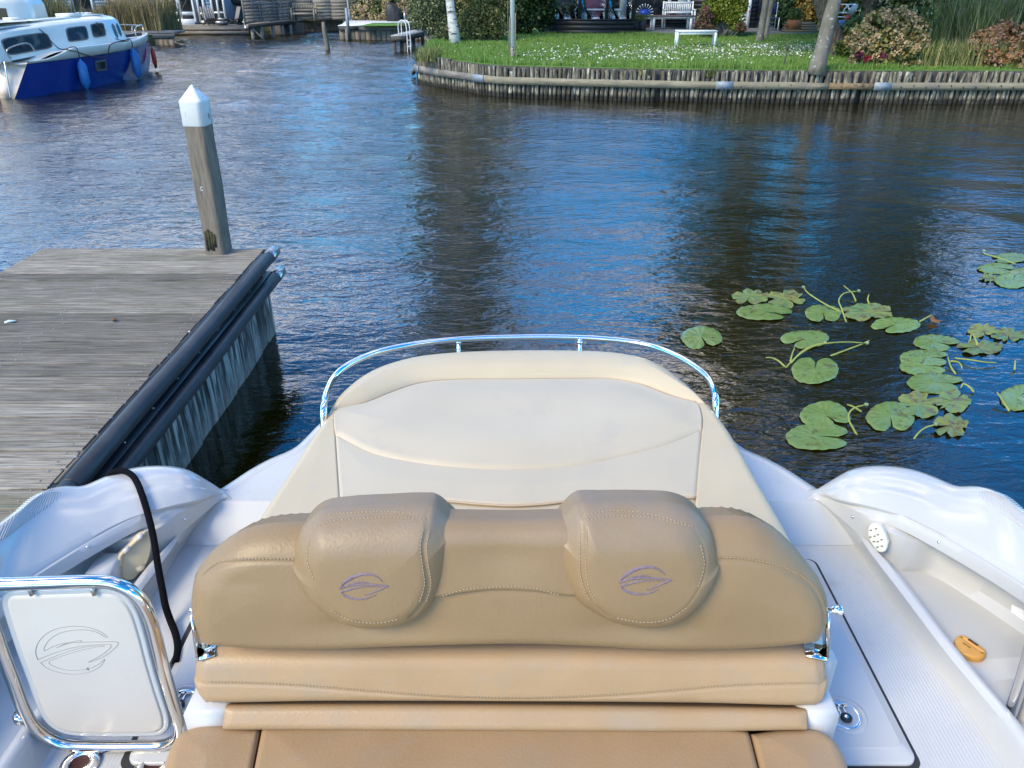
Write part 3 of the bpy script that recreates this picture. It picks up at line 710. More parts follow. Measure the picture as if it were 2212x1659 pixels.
# chrome hinge brackets with knob
for s, px in ((1, [(1786, 1316), (1790, 1330), (1784, 1412), (1740, 1405)]), (-1, [(418, 1322), (417, 1336), (430, 1412), (462, 1404)])):
    p = [atY(u, v, 1.40) for u, v in px]; b = MB()
    b.bar(p[0], p[2], .006, .03, (0, 1, 0)); b.bar(p[2], p[3] + np.array([0, .01, -.005]), .05, .005, (0, 0, 1))
    br = b.build('hinge_bracket', CHROMED, BOAT)
    if s > 0:
        a = atY(1786, 1318, 1.40); b = MB(); b.tube([a, a + [.012, 0, 0], a + [.014, 0, 0], a + [.034, 0, .001], a + [.035, 0, .001]], [.006, .006, .009, .014, .012], 16)
        b.build('knob', CHROME, br, smooth=True)
    else:
        a = atY(419, 1318, 1.40); b = MB(); b.cyl(a, a + [-.01, 0, 0], .005, 10); b.build('knob', CHROME, br, smooth=True)

# --- walk-through gates: chrome hoop round a cream panel
def hoop(x0, x1, z0, z1, r, Y, lean=0.0, n=9):
    P = []
    for cx, cz, a0 in ((x1 - r, z1 - r, 90), (x1 - r, z0 + r, 0), (x0 + r, z0 + r, -90), (x0 + r, z1 - r, -180)):
        for i in range(n + 1):
            a = R(a0 - 90 * i / n); z = cz + r * math.sin(a); P.append((cx + r * math.cos(a), Y + lean * (z - z0), z))
    return P
GY = 1.42
gx1 = atY(352, 1420, GY)[0]; gx0 = atY(-12, 1420, GY)[0]; gz1 = atY(190, 1264, GY)[2]; gz0 = atY(240, 1612, GY)[2]
gate = empty('boarding_gate', ((gx0 + gx1) / 2, GY, gz0), parent=BOAT)
# hoop edges follow the photograph: right leg ends lower and further right
hp = [atY(u, v, GY) for u, v in [(-30, 1300), (-24, 1276), (-5, 1263), (30, 1261), (120, 1258), (200, 1256), (240, 1259), (275, 1272), (303, 1296), (322, 1330), (337, 1380), (352, 1440), (372, 1510), (387, 1560), (384, 1590), (355, 1609), (300, 1612), (200, 1612), (140, 1608), (100, 1592), (70, 1566), (50, 1530), (28, 1470), (5, 1410), (-14, 1355)]]
b = MB(); b.tube(crom(hp, 170, closed=True), .0165, 16, closed=True); hoopo = b.build('hoop', CHROMED, gate, smooth=True)
q = atY(45, 1541, GY); q2 = atY(49, 1556, GY); b = MB(); b.tube([q, q * .8 + q2 * .2, q * .2 + q2 * .8, q2], [.018, .021, .021, .018], 16); b.build('collar', CHROMED, gate, smooth=True)
GF = Frame((0, GY + .004, 1.0), (1, 0, 0), (0, 0, 1))
HC = crom(hp, 170, closed=True)[:, [0, 2]] - np.array([0, 1.0]); tg_ = np.roll(HC, -1, 0) - np.roll(HC, 1, 0); tg_ /= np.linalg.norm(tg_, axis=1, keepdims=True); nin = np.stack([tg_[:, 1], -tg_[:, 0]], -1)
cen = HC.mean(0); nin *= np.sign(((cen - HC) * nin).sum(1))[:, None]
def inset(d):
    q = HC + nin * d
    for _ in range(6): q = (np.roll(q, 1, 0) + q * 2 + np.roll(q, -1, 0)) / 4
    return np.vstack([q, q[:1]])
b = MB(); b.grid(np.array([[GF.pt(*p, h) for p in inset(d)] for d, h in ((.028, -.03), (.028, -.010), (.031, -.004), (.036, -.002), (.046, -.004))])); b.build('panel_rim', GEL, gate, smooth=True, recalc=True)
e0_ = inset(.046); ins = [[GF.pt(*p, h) for p in cen + (e0_ - cen) * k] for k, h in ((1, -.004), (.985, -.0005), (.96, 0), (.6, .0005), (.02, .0005))]
b = MB(); b.grid(np.array(ins)); b.build('gate_panel', M('gate_cream', (.57, .52, .455), .35, c2=(.53, .48, .42), ns=3, spots=[((.45, .42, .37), 10, .64, .74), ((.3, .28, .26), 60, .75, .78)]), gate, smooth=True, recalc=True)
for u in (62, 198):
    b = MB(); a = atY(u, 1268, GY); b.cyl(a, a + np.array([0, .0, -.026]), .005, 8); b.build('hoop_lug', STEEL, gate, smooth=True)
# engraved outline of the emblem on the panel
eng = [[(320,742),(300,680),(322,600),(385,530),(480,482),(640,461),(760,474),(850,508),(910,553),(893,556),(840,520),(740,493),(620,494),(500,522),(412,580),(368,668),(460,626),(560,602),(690,596),(850,592),(1003,600),(940,670),(860,725),(738,768),(830,720),(890,680),(942,620),(800,618),(650,635),(480,680),(320,742)],
       [(342,770),(470,712),(640,655),(780,628),(890,627),(790,640),(640,675),(500,722),(412,765),(470,805),(560,830),(660,832),(760,815),(840,775),(888,733),(860,785),(780,838),(680,862),(590,864),(480,845),(400,815),(342,770)],
       [(475,643),(560,606),(688,582),(682,592),(600,600),(530,622),(475,643)]]
b = MB()
for e in eng:
    b.tube([GF.pt(*GF.hit(x * .256, 1234.4 + y * .256, .0), .0008) for x, y in crom(e, 120)], .0007, 5)
b.build('engraved_emblem', M('engraving', (.30, .275, .25), .6), gate)
# the open gate on the other side, mostly beyond the frame
GY2 = 1.50
h2 = [atY(u, v, GY2) for u, v in [(2290, 1250), (2250, 1320), (2213, 1450), (2190, 1520), (2172, 1572), (2166, 1615), (2172, 1650), (2192, 1690), (2230, 1712), (2330, 1716), (2520, 1716), (2560, 1690), (2570, 1500), (2560, 1290), (2530, 1240), (2330, 1225)]]
g2 = empty('boarding_gate', tuple(h2[9]), parent=BOAT)
b = MB(); b.tube(crom(h2, 150, closed=True), .0165, 16, closed=True); b.build('hoop', CHROMED, g2, smooth=True)
q = atY(2174, 1537, GY2); q2 = atY(2169, 1552, GY2); b = MB(); b.tube([q, q * .8 + q2 * .2, q * .2 + q2 * .8, q2], [.018, .021, .021, .018], 16); b.build('collar', CHROMED, g2, smooth=True)
x0, x1 = atY(2225, 1500, GY2)[0], atY(2540, 1500, GY2)[0]
b = MB(); b.box(x0, x1, GY2 - .012, GY2 + .015, h2[9][2] + .03, h2[0][2] - .02); b.build('gate_panel', GEL, g2)

# --- fittings in the side pockets
def disc_on(u, v, r, name, mat, parent, h=.004, n=16, sx=1.0):
    p, nr = on_hull(u, v)
    if p is None: return
    z = Vector(nr); q = z.to_track_quat('Z', 'Y').to_matrix()
    b = MB(); prof = [(r, 0), (r * .92, h * .6), (r * .55, h), (0, h * .9)]
    V = []; 
    m = MB(); m.lathe(prof, (0, 0, 0), n); vv = (np.array(q) @ m.v[0].T).T + p
    b.v = [vv]; b.q = m.q; b.n = len(vv)
    return b.build(name, mat, parent, smooth=True, recalc=True)
for u, v in ((1842, 1117), (2028, 1171), (399, 1121), (189, 1181)): disc_on(u, v, .0055, 'screw', CHROME, BOAT)

# stereo remote on the pocket end, right
p, nr = on_hull(1895, 1163)
if p is None: p = at(1895, 1163, .83); nr = np.array([-.6, -.6, .4])
rf = Frame(at(1898, 1165, .84), (.72, -.62, -.30), (.30, .0, .95))
rem = MB(); oc = [(1873, 1152), (1876, 1140), (1888, 1134), (1902, 1138), (1912, 1152), (1920, 1172)]; od = [(1873, 1152), (1874, 1163), (1884, 1180), (1898, 1192), (1912, 1190), (1920, 1172)]
rc = Cushion(rf, oc, od, rA=.006, rB=.006, rE=0, crown=.002, cl=.02, n=40, m=20); remo = rc.build('remote_panel', M('remote_plastic', (.70, .68, .58), .4), BOAT, thick=.02)
b = MB()
for i, (u, v) in enumerate([(1881, 1147), (1893, 1144), (1879, 1161), (1889, 1159), (1897, 1156), (1887, 1170), (1896, 1170), (1905, 1166), (1895, 1181), (1905, 1179)]):
    a = rc.surf(u - 2.6, v, .001); c = rc.surf(u + 2.6, v - 1, .001); b.bar(a, c, .004, .0015, rf.n)
b.build('button', M('dark_print', (.16, .17, .19), .6), remo)
# amber line-cutter fitting lying in the right pocket
PZ = float(on_hull(2095, 1395)[0][2]) if on_hull(2095, 1395)[0] is not None else .74
AF = Frame((0, 0, PZ + .022), (1, 0, 0), (0, 1, 0))
am = empty('line_clip', tuple(at(2098, 1397, PZ)), 'amber plastic clip with a slot, lying in the right side pocket', 'clip')
ac = Cushion(AF, [(2063, 1386), (2064, 1378), (2074, 1371), (2084, 1372), (2102, 1384), (2122, 1397), (2131, 1407)], [(2063, 1386), (2068, 1400), (2082, 1411), (2100, 1418), (2118, 1420), (2129, 1416), (2131, 1407)], rA=.005, rB=.008, rE=0, crown=.003, cl=.02, n=60, m=30, grooves=[([(2078, 1376), (2095, 1389), (2112, 1402), (2124, 1409)], .006, .004)])
ac.build('body', AMBER, am, thick=.022)
b = MB(); b.bar(ac.surf(2092, 1381, .0005), ac.surf(2112, 1395, .0005), .008, .003); b.build('slot', M('slot_brown', (.10, .04, .012), .7), am)
b = MB(); b.bar(ac.surf(2080, 1389, .0008), ac.surf(2096, 1400, .0008), .006, .0012); b.build('moulded_lettering', M('brown_print', (.33, .17, .05), .6), am)
for u, v in ((2078, 1377), (2122, 1410)):
    a = ac.surf(u, v, .0003); b = MB(); b.lathe([(.004, .0005), (.003, .001), (0, 0)], a, 10); b.build('screw', DARK, am)
# sticker on the right pocket wall
sf = [on_hull(u, v, .001)[0] for u, v in ((2186, 1305), (2212, 1318), (2212, 1342), (2184, 1322))]
if all(x is not None for x in sf):
    b = MB(); b.add(sf, [(0, 1, 2, 3)]); st = b.build('sticker', M('sticker_white', (.78, .79, .80), .4), BOAT)
    b = MB()
    for k in range(4):
        f = (k + 1) / 5; a = sf[0] * (1 - f) + sf[3] * f; c = sf[1] * (1 - f) + sf[2] * f; dd = (np.cross(sf[1] - sf[0], sf[3] - sf[0])); dd /= np.linalg.norm(dd); dd = dd if dd[2] > 0 or dd[0] < 0 else -dd
        b.bar(a * .9 + c * .1 + dd * .001, a * .15 + c * .85 + dd * .001, .0035, .0006, dd)
    b.build('print', M('sticker_print', (.08, .09, .12), .6), st)

# left pocket: aged cream shower flap with its hinge rod
ff = Frame(at(292, 1200, .80), (.80, .60, 0), (-.18, .24, .95))
fc = Cushion(ff, [(256, 1225), (255, 1200), (262, 1192), (284, 1172), (300, 1155), (316, 1148)], [(256, 1225), (262, 1244), (274, 1254), (288, 1252), (300, 1240), (312, 1228), (324, 1200), (326, 1165), (316, 1148)], rA=.006, rB=.006, rE=0, crown=.003, cl=.02, n=70, m=30, off=.01)
flap = fc.build('shower_flap', OLDCREAM, BOAT, thick=.015)
b = MB(); b.tube([fc.surf(u, v, .008) for u, v in crom([(258, 1222), (259, 1200), (268, 1190), (290, 1170), (312, 1150)], 30)], .007, 8); b.build('hinge_rod', OLDCREAM, flap, smooth=True)
for a_, c_2 in (((266, 1192), (279, 1181)), ((296, 1164), (308, 1153))):
    b = MB(); b.tube([fc.surf(*a_, .009), fc.surf(*c_2, .009)], .0095, 10); b.build('hinge_sleeve', GELPL, flap, smooth=True)
b = MB(); b.lathe([(.016, 0), (.015, .01), (0, .011)], fc.surf(303, 1228, .0), 16); b.build('flap_knob', OLDCREAM, flap, smooth=True, recalc=True)
# white block in the left pocket
b = MB(); a = at(228, 1250, .76); b.cbox(a[0] - .035, a[0] + .05, a[1] - .07, a[1] + .06, .70, .83, .01); b.build('pocket_divider', GEL, BOAT)

# steel cup flanges set in the floor, lower left
for u, v in ((172, 1652), (333, 1654)):
    c = at(u, v, FL + .004); b = MB(); b.lathe([(.052, 0), (.050, .006), (.028, .010), (.026, .004)], c, 32)
    cu = b.build('rod_holder', CHROME, BOAT, smooth=True, recalc=True)
    b = MB(); b.lathe([(.027, .004), (.015, -.0), (0, 0)], c, 24); b.build('socket', M('socket_dark', (.05, .012, .01), .5), cu, smooth=True)
    b = MB(); b.lathe([(.006, .009), (.004, .012), (0, .011)], c + np.array([0.002, .038, 0]), 12); b.build('screw', STEEL, cu, smooth=True)

# ribbed grip on the forward hump of each gunwale
for s in (1, -1):
    b = MB(); 
    for i in range(26):
        t = 2.55 + i * .045; S = np.array(section(t)); seg = S[26:32].copy()
        if s < 0: seg[:, 0] = 2 * CX - seg[:, 0]
        k = math.sin(math.pi * (i + .6) / 26.5) ** .5
        mid = seg.mean(0); P = crom(mid + (seg - mid) * k * .95, 6) + np.array([0, 0, .0018])
        b.tube(P, .0028, 4)
    tag(b.build('grip_ribs', GEL, BOAT, smooth=True), kind='stuff')

# --- mooring rope over the left gunwale
rp = []
RPX = [(262, 1024), (280, 1028), (296, 1045), (308, 1075), (318, 1105), (327, 1140), (334, 1175), (340, 1215), (347, 1255), (354, 1290), (360, 1320), (370, 1345), (380, 1372), (384, 1400), (379, 1432)]
for i, (u, v) in enumerate(RPX):
    q = on_hull(u, v, .014)[0]
    if i < 4: rp.append(q); z0 = q[2]
    else: rp.append(at(u, v, max(FL + .014, z0 - (i - 3) * (z0 - FL) / 8.5)))
P0 = np.array(rp)
out = [P0[0] + np.array([-.05, .0, -.02]), P0[0] + np.array([-.09, .02, -.14]), P0[0] + np.array([-.10, .06, -.34])]
P1 = np.vstack([np.array(out)[::-1], P0])
P1s = crom(P1, 26); P1s = crom(P1s, 140)
b = MB(); b.tube(P1s, .0115, 10)
b.build('mooring_rope', ROPE, smooth=True, label='black mooring rope draped over the left gunwale down to the cockpit floor', cat='rope')
# ============================================================ DOCK AND MOORING POST
DZ = .72; DX1 = -1.93; DX0 = -3.66; DY1 = 5.80
dock = empty('wooden_dock', (-2.8, 3.5, DZ), 'grey weathered plank dock beside the motorboat, edged with two black rubber tubes', 'dock')
y = DY1; pm = {}; k = 0
while y > .4:
    w = .142 if k % 3 else .150
    key = round(w, 3)
    if key not in pm:
        b = MB(); x0_, pr = DX0 - DX1, [(-w / 2 + .006, -.04), (-w / 2 + .006, -.007), (-w / 2 + .010, -.001)]
        for i in range(9):
            q = (i - 4) * (w - .036) / 8.6; pr += [(q - .0058, 0), (q + .0030, 0), (q + .0040, -.0068), (q + .0065, -.0068)] if i < 8 else [(q - .0058, 0), (q + .0030, 0)]
        pr += [(w / 2 - .010, -.001), (w / 2 - .006, -.007), (w / 2 - .006, -.04)]
        b.grid(np.array([[(x_, y_, z_) for y_, z_ in pr] for x_ in (x0_, 0)])); b.add([(0, y_, z_) for y_, z_ in pr]); b.ng = [list(range(b.n - len(pr), b.n))]
        pm[key] = b.build('plank', WOOD, dock, loc=(0, 0, 0)).data
        bpy.data.objects.remove(dock.children[-1])
    o = bpy.data.objects.new('plank', pm[key]); COL.objects.link(o); o.parent = dock
    o.location = Vector((DX1 + rnd.uniform(-.006, .006), y - w / 2, DZ + rnd.uniform(-.003, .003))) - Vector(dock.location); o.rotation_euler = (rnd.uniform(-.006, .006), 0, rnd.uniform(-.001, .001))
    y -= w; k += 1
# ribs milled along the planks, fine relief kept as one piece
b = MB()
for i in range(60):
    yy = DY1 - .05 - i * .0717
    if yy < 1.3: break
    for x in (DX1 - .06, (DX0 + DX1) / 2 + .05 * math.sin(i), DX0 + .08): b.lathe([(.0038, 0), (.003, .0038), (0, .0042)], (x + rnd.uniform(-.01, .01), yy, DZ + .001), 7)
tag(b.build('deck_screws', M('zinc_screw', (.30, .29, .27), .6), dock), kind='stuff')
b = MB(); b.box(DX0 + .04, DX1 - .03, .3, DY1 - .03, DZ - .16, DZ - .045); b.build('bearer_frame', M('bearer_wood', (.06, .05, .04), .85, c2=(.12, .1, .08), ns=6), dock)
# vertical side planks
yy = DY1 - .02; sm_ = {}
k = 0
while yy > 1.2:
    w = rnd.choice([.19, .21, .225])
    if w not in sm_:
        b = MB(); b.cbox(-.035, 0, -w + .006, 0, -.55, DZ - .05, .004); oo = b.build('side_plank', SIDEW, None); sm_[w] = oo.data; bpy.data.objects.remove(oo)
    o = bpy.data.objects.new('side_plank', sm_[w]); COL.objects.link(o); o.parent = dock; o.location = Vector((DX1 - .015 + rnd.uniform(-.006, .006), yy, 0)) - Vector(dock.location)
    yy -= w + .003; k += 1
x = DX1 - .06
while x > DX0 + .1:
    o = bpy.data.objects.new('side_plank', sm_[.21] if .21 in sm_ else list(sm_.values())[0]); COL.objects.link(o); o.parent = dock; o.rotation_euler = (0, 0, R(90)); o.location = Vector((x - .21, DY1 - .03, 0)) - Vector(dock.location)
    x -= .213
# rubber tubes: upper and lower, two lengths each, steel ends
for X, Z, yj in ((DX1 + .062, DZ - .035, 2.66), (DX1 + .085, DZ - .20, 2.52)):
    for y0, y1 in ((yj + .004, DY1 - .12), (.4, yj - .004)):
        b = MB(); b.tube([(X, y0, Z), (X, y0 + .004, Z)] + [(X, y0 + (y1 - y0) * q, Z + .004 * math.sin(q * 9)) for q in np.linspace(.1, .9, 9)] + [(X, y1, Z)], [.042, .046] + [.0465] * 9 + [.046], 24)
        b.box(X - .085, X - .03, y0, y1, Z + .022, Z + .028) if Z > .6 else b.box(X - .10, X - .02, y0, y1, Z + .045, Z + .052)
        ft = b.build('fender_tube', BLACKR, dock, smooth=True)
        b = MB(); q = y1 - .1
        while q > y0 + .05:
            b.lathe([(.008, 0), (.007, .004), (0, .006)], (X - .066 if Z > .6 else X - .06, q, Z + (.028 if Z > .6 else .052)), 10); q -= .34
        tag(b.build('fender_bolts', STEEL, ft, smooth=True), kind='stuff')
    b = MB(); P = [(X, DY1 - .13, Z), (X, DY1 - .05, Z), (X, DY1 + .03, Z), (X, DY1 + .058, Z), (X, DY1 + .070, Z)]; b.tube(P, [.047, .047, .046, .036, .015], 24); b.build('steel_end', STEEL, dock, smooth=True)

pst = empty('mooring_post', tuple(at(470, 549, DZ)), 'square weathered mooring post with white pyramid cap standing on the dock end', 'post')
pb = at(442, 551, DZ); PX, PY = pb[0], pb[1]
def post_ring(z, hw, dx=0):
    c = np.array([PX + .084 + dx, PY + .085]); a = R(-7); P = []
    for sx, sy in ((-1, -1), (1, -1), (1, 1), (-1, 1)):
        for t in np.linspace(0, 1, 5)[:-1]:
            nx, ny = {(-1, -1): (1, 0), (1, -1): (0, 1), (1, 1): (-1, 0), (-1, 1): (0, -1)}[(sx, sy)]
            x, y_ = (sx + nx * 2 * t) * hw, (sy + ny * 2 * t) * hw
            r_ = .975 if t == 0 else 1
            P.append((c[0] + (x * math.cos(a) - y_ * math.sin(a)) * r_, c[1] + (x * math.sin(a) + y_ * math.cos(a)) * r_, z))
    return P + [P[0]]
zs = np.linspace(DZ - .9, 1.66, 26)
b = MB(); b.grid(np.array([post_ring(z, .0745 - .002 * math.sin(z * 9), .018 * (z - DZ)) for z in zs])); b.build('shaft', POSTW, pst)
b = MB(); b.grid(np.array([post_ring(z, h, .018 * (z - DZ)) for z, h in ((1.657, .0745), (1.661, .077), (1.815, .077), (1.822, .078), (1.83, .074), (1.925, .006), (1.927, .0005))])); b.build('painted_cap', PEEL, pst)
b = MB(); F = Frame(np.array([PX + .088, PY + .085, 0]) + np.array([math.sin(R(-7)), -math.cos(R(-7)), 0]) * .0765, (math.cos(R(-7)), math.sin(R(-7)), 0), (0, 0, 1))
for a_, z0, z1 in ((-.052, .73, .90), (-.03, .74, .915), (-.008, .73, .90), (.012, .76, .88)): b.bar(F.pt(a_, z0 + .02, 0), F.pt(a_ + .004, z1, 0), .019, .006, F.n)
b.build('rotten_notch', M('notch_dark', (.02, .018, .012), .95, c2=(.06, .055, .02), ns=20), pst)
b = MB(); b.tube([F.pt(-.01 + .009 * math.cos(t), 1.22 + .014 * math.sin(t), .001) for t in np.linspace(0.6, 6, 16)], .0022, 5); b.build('chalk_mark', WHITEP, pst)

# a pale twig-like dropping and a dead leaf on the dock
b = MB(); b.tube([at(u, v, DZ + .006) for u, v in ((10, 697), (20, 694), (34, 693))], [.006, .009, .004], 6); b.build('bird_dropping', WHITEP, smooth=True, label='pale dried dropping on the dock planks at far left', cat='dropping')
b = MB(); b.grid(np.array([[at(u, v, DZ + .006 + h) for u, v, h in r_] for r_ in (((239, 690, 0), (246, 686, .012), (251, 688, .002)), ((240, 693, .004), (247, 690, .016), (252, 692, .004)))])); b.build('fallen_leaf', M('dead_leaf', (.16, .07, .02), .8), label='curled brown leaf lying alone on the dock planks', cat='leaf')

# ============================================================ LILY PADS
LILY = M('lily_leaf', (.135, .205, .038), .24, c2=(.165, .245, .07), ns=9, spots=[((.10, .105, .025), 15, .56, .66), ((.07, .045, .02), 30, .64, .69), ((.26, .27, .08), 5, .62, .72)], bump=(24, .3, .01), objrand=.12)
LILYY = M('lily_leaf_decaying', (.20, .215, .035), .42, c2=(.115, .20, .065), ns=6, spots=[((.12, .075, .035), 16, .52, .62), ((.23, .20, .10), 30, .62, .7)], bump=(24, .5, .012), objrand=.15)
STEM = M('lily_stem', (.30, .33, .07), .45, c2=(.22, .26, .05), ns=9, spots=[((.25, .15, .09), 12, .62, .74)])
POD = M('lily_pod', (.14, .2, .09), .5, c2=(.3, .35, .2), ns=60)
cu = lambda x: 1426.4 + x * .3637
cv = lambda y: 493.8 + y * .3637
PADS = [  # x, y, rx, ry, notch direction in the photo (dx, dy), ragged, label
 (242,640,122,58,(.3,.9),0,'lone round green lily pad nearest the top of the chrome stern rail'),
 (612,490,158,44,(.9,.45),0,'long oval green lily pad just below the two ragged yellow pads'),
 (535,402,110,38,(-.3,1),1,'ragged yellow edged lily pad at the far left end of the upper row'),
 (745,412,112,46,(.5,.7),1,'ragged lily pad with a brown torn tip, right of the yellow edged pad'),
 (967,497,108,46,(.1,1),0,'glossy green lily pad with a curled lower rim below the tall curved bud stem'),
 (1235,492,150,45,(-.9,.1),1,'olive brown slashed lily pad with short cut stem rising behind it'),
 (1402,567,140,42,(-.6,.7),0,'green and olive lily pad with scalloped rim beside the brown withered leaf'),
 (864,650,138,48,(-.6,.6),0,'oval green lily pad directly above the long arched yellow stems'),
 (917,838,140,72,(.1,-1),0,'large heart shaped lily pad with its notch pointing away at the foot of arched stems'),
 (1632,672,130,42,(.9,.5),0,'smooth oval lily pad pointing right beside the brown decayed leaf'),
 (1915,600,92,34,(.3,1),1,'pale mottled lily pad, left one of the pair touching near the right edge'),
 (2065,627,102,36,(.1,1),1,'mottled brown green lily pad, right one of the touching pair'),
 (1905,702,135,38,(-.6,.2),1,'brown decaying half sunk lily pad pierced by a bent stem'),
 (1565,762,142,44,(.95,.1),0,'upper lily pad of the overlapping stack of three'),
 (1560,812,138,52,(.95,.1),0,'middle lily pad of the overlapping stack of three'),
 (1625,912,160,56,(.95,.2),0,'lowest lily pad of the overlapping stack with a small round hole'),
 (2125,1000,106,68,(.6,-.5),0,'broad green lily pad cut off by the right edge of the view'),
 (975,1102,145,75,(.6,.8),0,'tilted green lily pad touching the pointed pad below it'),
 (930,1230,182,75,(1,.1),0,'largest pointed lily pad, nearest to the boat'),
 (1367,1110,143,78,(.1,1),0,'round green lily pad beside the hooked bud stem'),
 (1535,1040,135,70,(.9,.2),1,'ragged yellow green lily pad split into lobes, right of the round pad'),
 (1740,1025,105,58,(-.8,-.3),1,'small torn lily pad right of the split lobed one'),
 (1725,1168,100,60,(-.8,.1),1,'star shaped torn lily pad with pale stem tips under it'),
 (2085,170,110,25,(-.8,.2),0,'far lily pad behind the others at the right edge'),
 (1990,233,106,28,(.8,.3),0,'oval lily pad left in the far cluster at the right edge'),
 (2140,258,62,25,(-.5,.8),0,'small lily pad lying on top of the far cluster'),
 (2095,305,112,40,(.2,-1),0,'front speckled lily pad of the far cluster'),
 (1945,290,48,18,(.8,0),1,'small browned lily pad at the left tip of the far cluster')]
for i, (x, y, rx, ry, nd, rag, lab) in enumerate(PADS):
    c = at(cu(x), cv(y), .012); ex = at(cu(x + rx), cv(y), .012) - c; ey = at(cu(x), cv(y - ry), .006) - c
    na = math.atan2(-nd[1] * rx / ry * .5 if 0 else -nd[1], nd[0]); N = 56; rr = random.Random(i * 7 + 3)
    ph = [rr.uniform(0, 6.28) for _ in range(6)]; V = [c + np.array([0, 0, .006])]; rings = []
    lobes = [(rr.uniform(.5, 5.8), rr.uniform(.2, .65), rr.uniform(.05, .14)) for _ in range(4)] if rag else []
    for q in (.18, .45, .75, .93, 1.0):
        ring_ = []
        for j in range(N):
            t = .07 + (2 * math.pi - .14) * j / (N - 1); a = na + t
            r = 1 + .022 * math.sin(3 * a + ph[0]) + .014 * math.sin(7 * a + ph[1])
            if rag: r += .06 * math.sin(5 * a + ph[2]) + .035 * math.sin(13 * a + ph[5]) * math.sin(2 * a + ph[1]) + .028 * math.sin(31 * a + ph[3])
            else: r += .008 * math.sin(19 * a + ph[2])
            for la, ld, lw in lobes: r -= ld * .75 * math.exp(-((t - la) / lw) ** 2) * (q > .4)
            lobe = .10 * math.exp(-((min(t, 6.283 - t) - .62) / .4) ** 2) - .34 * math.exp(-((min(t, 6.283 - t) - .05) / .15) ** 2)
            r = max(r + lobe, .12) * q
            if rag: r = min(r, max(q * 1.1, .1))
            p = c + ex * math.cos(a) * r + ey * math.sin(a) * r
            z = .012 + .004 * math.sin(3 * a + ph[4]) * q - .004 * (q == 1) * (not rag) + (.008 * math.sin(9 * a + ph[5]) * q * q if rag else .0025 * math.sin(15 * a) * q)
            ring_.append((p[0], p[1], z))
        rings.append(ring_)
    b = MB(); G = np.array([[tuple(c + np.array([0, 0, .004]))] * N] + rings); b.grid(G)
    b.build('lily_pad', LILYY if rag else LILY, smooth=True, loc=tuple(c), label=lab, cat='lily pad', group='lily pads floating by the boat')
STEMS = [
 ([(1076,497,.0),(1010,465,.03),(940,425,.07),(875,380,.10),(853,352,.11)], (865,342), 'curved green lily stem with round bud leaning left over the glossy pad'),
 ([(1120,595,-.03),(1095,530,.0),(1078,478,.04),(1060,425,.08),(1085,388,.12),(1130,376,.12),(1168,372,.12)], (1183,364), 'hooked lily stem with a round bud bending right'),
 ([(1162,432,-.01),(1140,385,.03),(1112,358,.05),(1090,340,.06)], None, 'thin cut stem slanting across the hooked bud stem'),
 ([(1242,448,0),(1232,425,.03),(1238,392,.06)], None, 'short pale cut stem behind the slashed olive pad'),
 ([(700,890,-.04),(770,800,.0),(850,730,.04),(930,692,.06),(1020,678,.07),(1120,674,.06),(1210,680,.04)], (1255,686), 'longest arched yellow stem ending in a pod above open water'),
 ([(775,800,.0),(830,740,.03),(890,700,.05),(970,680,.05)], (1022,662), 'second arched stem lying just left of the longest one'),
 ([(1012,756,-.01),(1120,715,.01),(1200,685,.03),(1242,665,.05)], None, 'thick pale stem tip rising to the right from the water'),
 ([(772,792,0),(782,750,.03),(797,708,.06)], None, 'upright short stem with brown tip by the base of the arched stems'),
 ([(742,822,-.01),(700,785,.02),(662,768,.03),(628,766,.04)], None, 'thin brownish stem leaning left from the arched stems'),
 ([(1190,1268,-.03),(1150,1195,.0),(1118,1130,.03),(1128,1085,.05),(1165,1060,.06),(1215,1048,.06)], (1235,1042), 'hooked bud stem between the two large round pads'),
 ([(1195,1088,0),(1150,1060,.02),(1110,1045,.03)], None, 'small cut stem beside the hooked bud stem'),
 ([(1480,1300,-.04),(1520,1230,.0),(1570,1185,.02),(1630,1165,.03)], (1800,1130), 'forked pale stem below the star shaped torn pad'),
 ([(1750,770,.0),(1830,778,.02),(1920,792,.02),(1998,797,.01)], None, 'long straight yellow stem lying right of the overlapping stack'),
 ([(1755,865,-.01),(1728,825,.01),(1708,765,.04)], None, 'bent stem crossing the tip of the overlapping stack'),
 ([(1722,788,.02),(1760,790,.03),(1785,808,.03),(1792,832,.01)], None, 'curled brown tipped stem next to the overlapping stack'),
 ([(2072,1084,0),(2035,1025,.03),(2000,972,.06)], None, 'straight green stem leaning left beside the pad at the right edge'),
 ([(2104,840,0),(2108,785,.05)], None, 'single short upright stem stub at the far right'),
 ([(2110,212,.0),(2050,188,.03),(1980,165,.05),(1925,148,.06),(1922,135,.07)], (1944,125), 'bud stem reaching left from the far cluster'),
 ([(1540,553,0),(1580,530,.02),(1612,512,.04)], None, 'pale stem holding up a withered brown leaf'),
 ([(1884,695,0),(1868,650,.04),(1850,625,.06),(1840,668,.03)], None, 'sharply bent pale stem through the brown decaying pad'),
 ([(1862,972,0),(1835,940,.03),(1800,922,.04),(1785,945,.02)], None, 'brown clawed stem end below the overlapping stack')]
for pts, pod, lab in STEMS:
    P = [at(cu(x), cv(y), max(z, -.06) + .008) for x, y, z in pts]
    root = empty('lily_shoot', tuple(P[0]), lab, 'plant stem', 'lily stems among the pads')
    b = MB(); C = crom(P, 22); b.tube(C, np.linspace(.0075, .0048, 22), 8); b.build('stalk', STEM, root, smooth=True)
    if pod:
        q = C[-1] + (C[-1] - C[-3]) * .3; b = MB(); b.lathe([(0, -.012), (.010, -.008), (.015, .002), (.012, .010), (.006, .013), (0, .013)], q, 12); b.build('bud', POD, root, smooth=True)
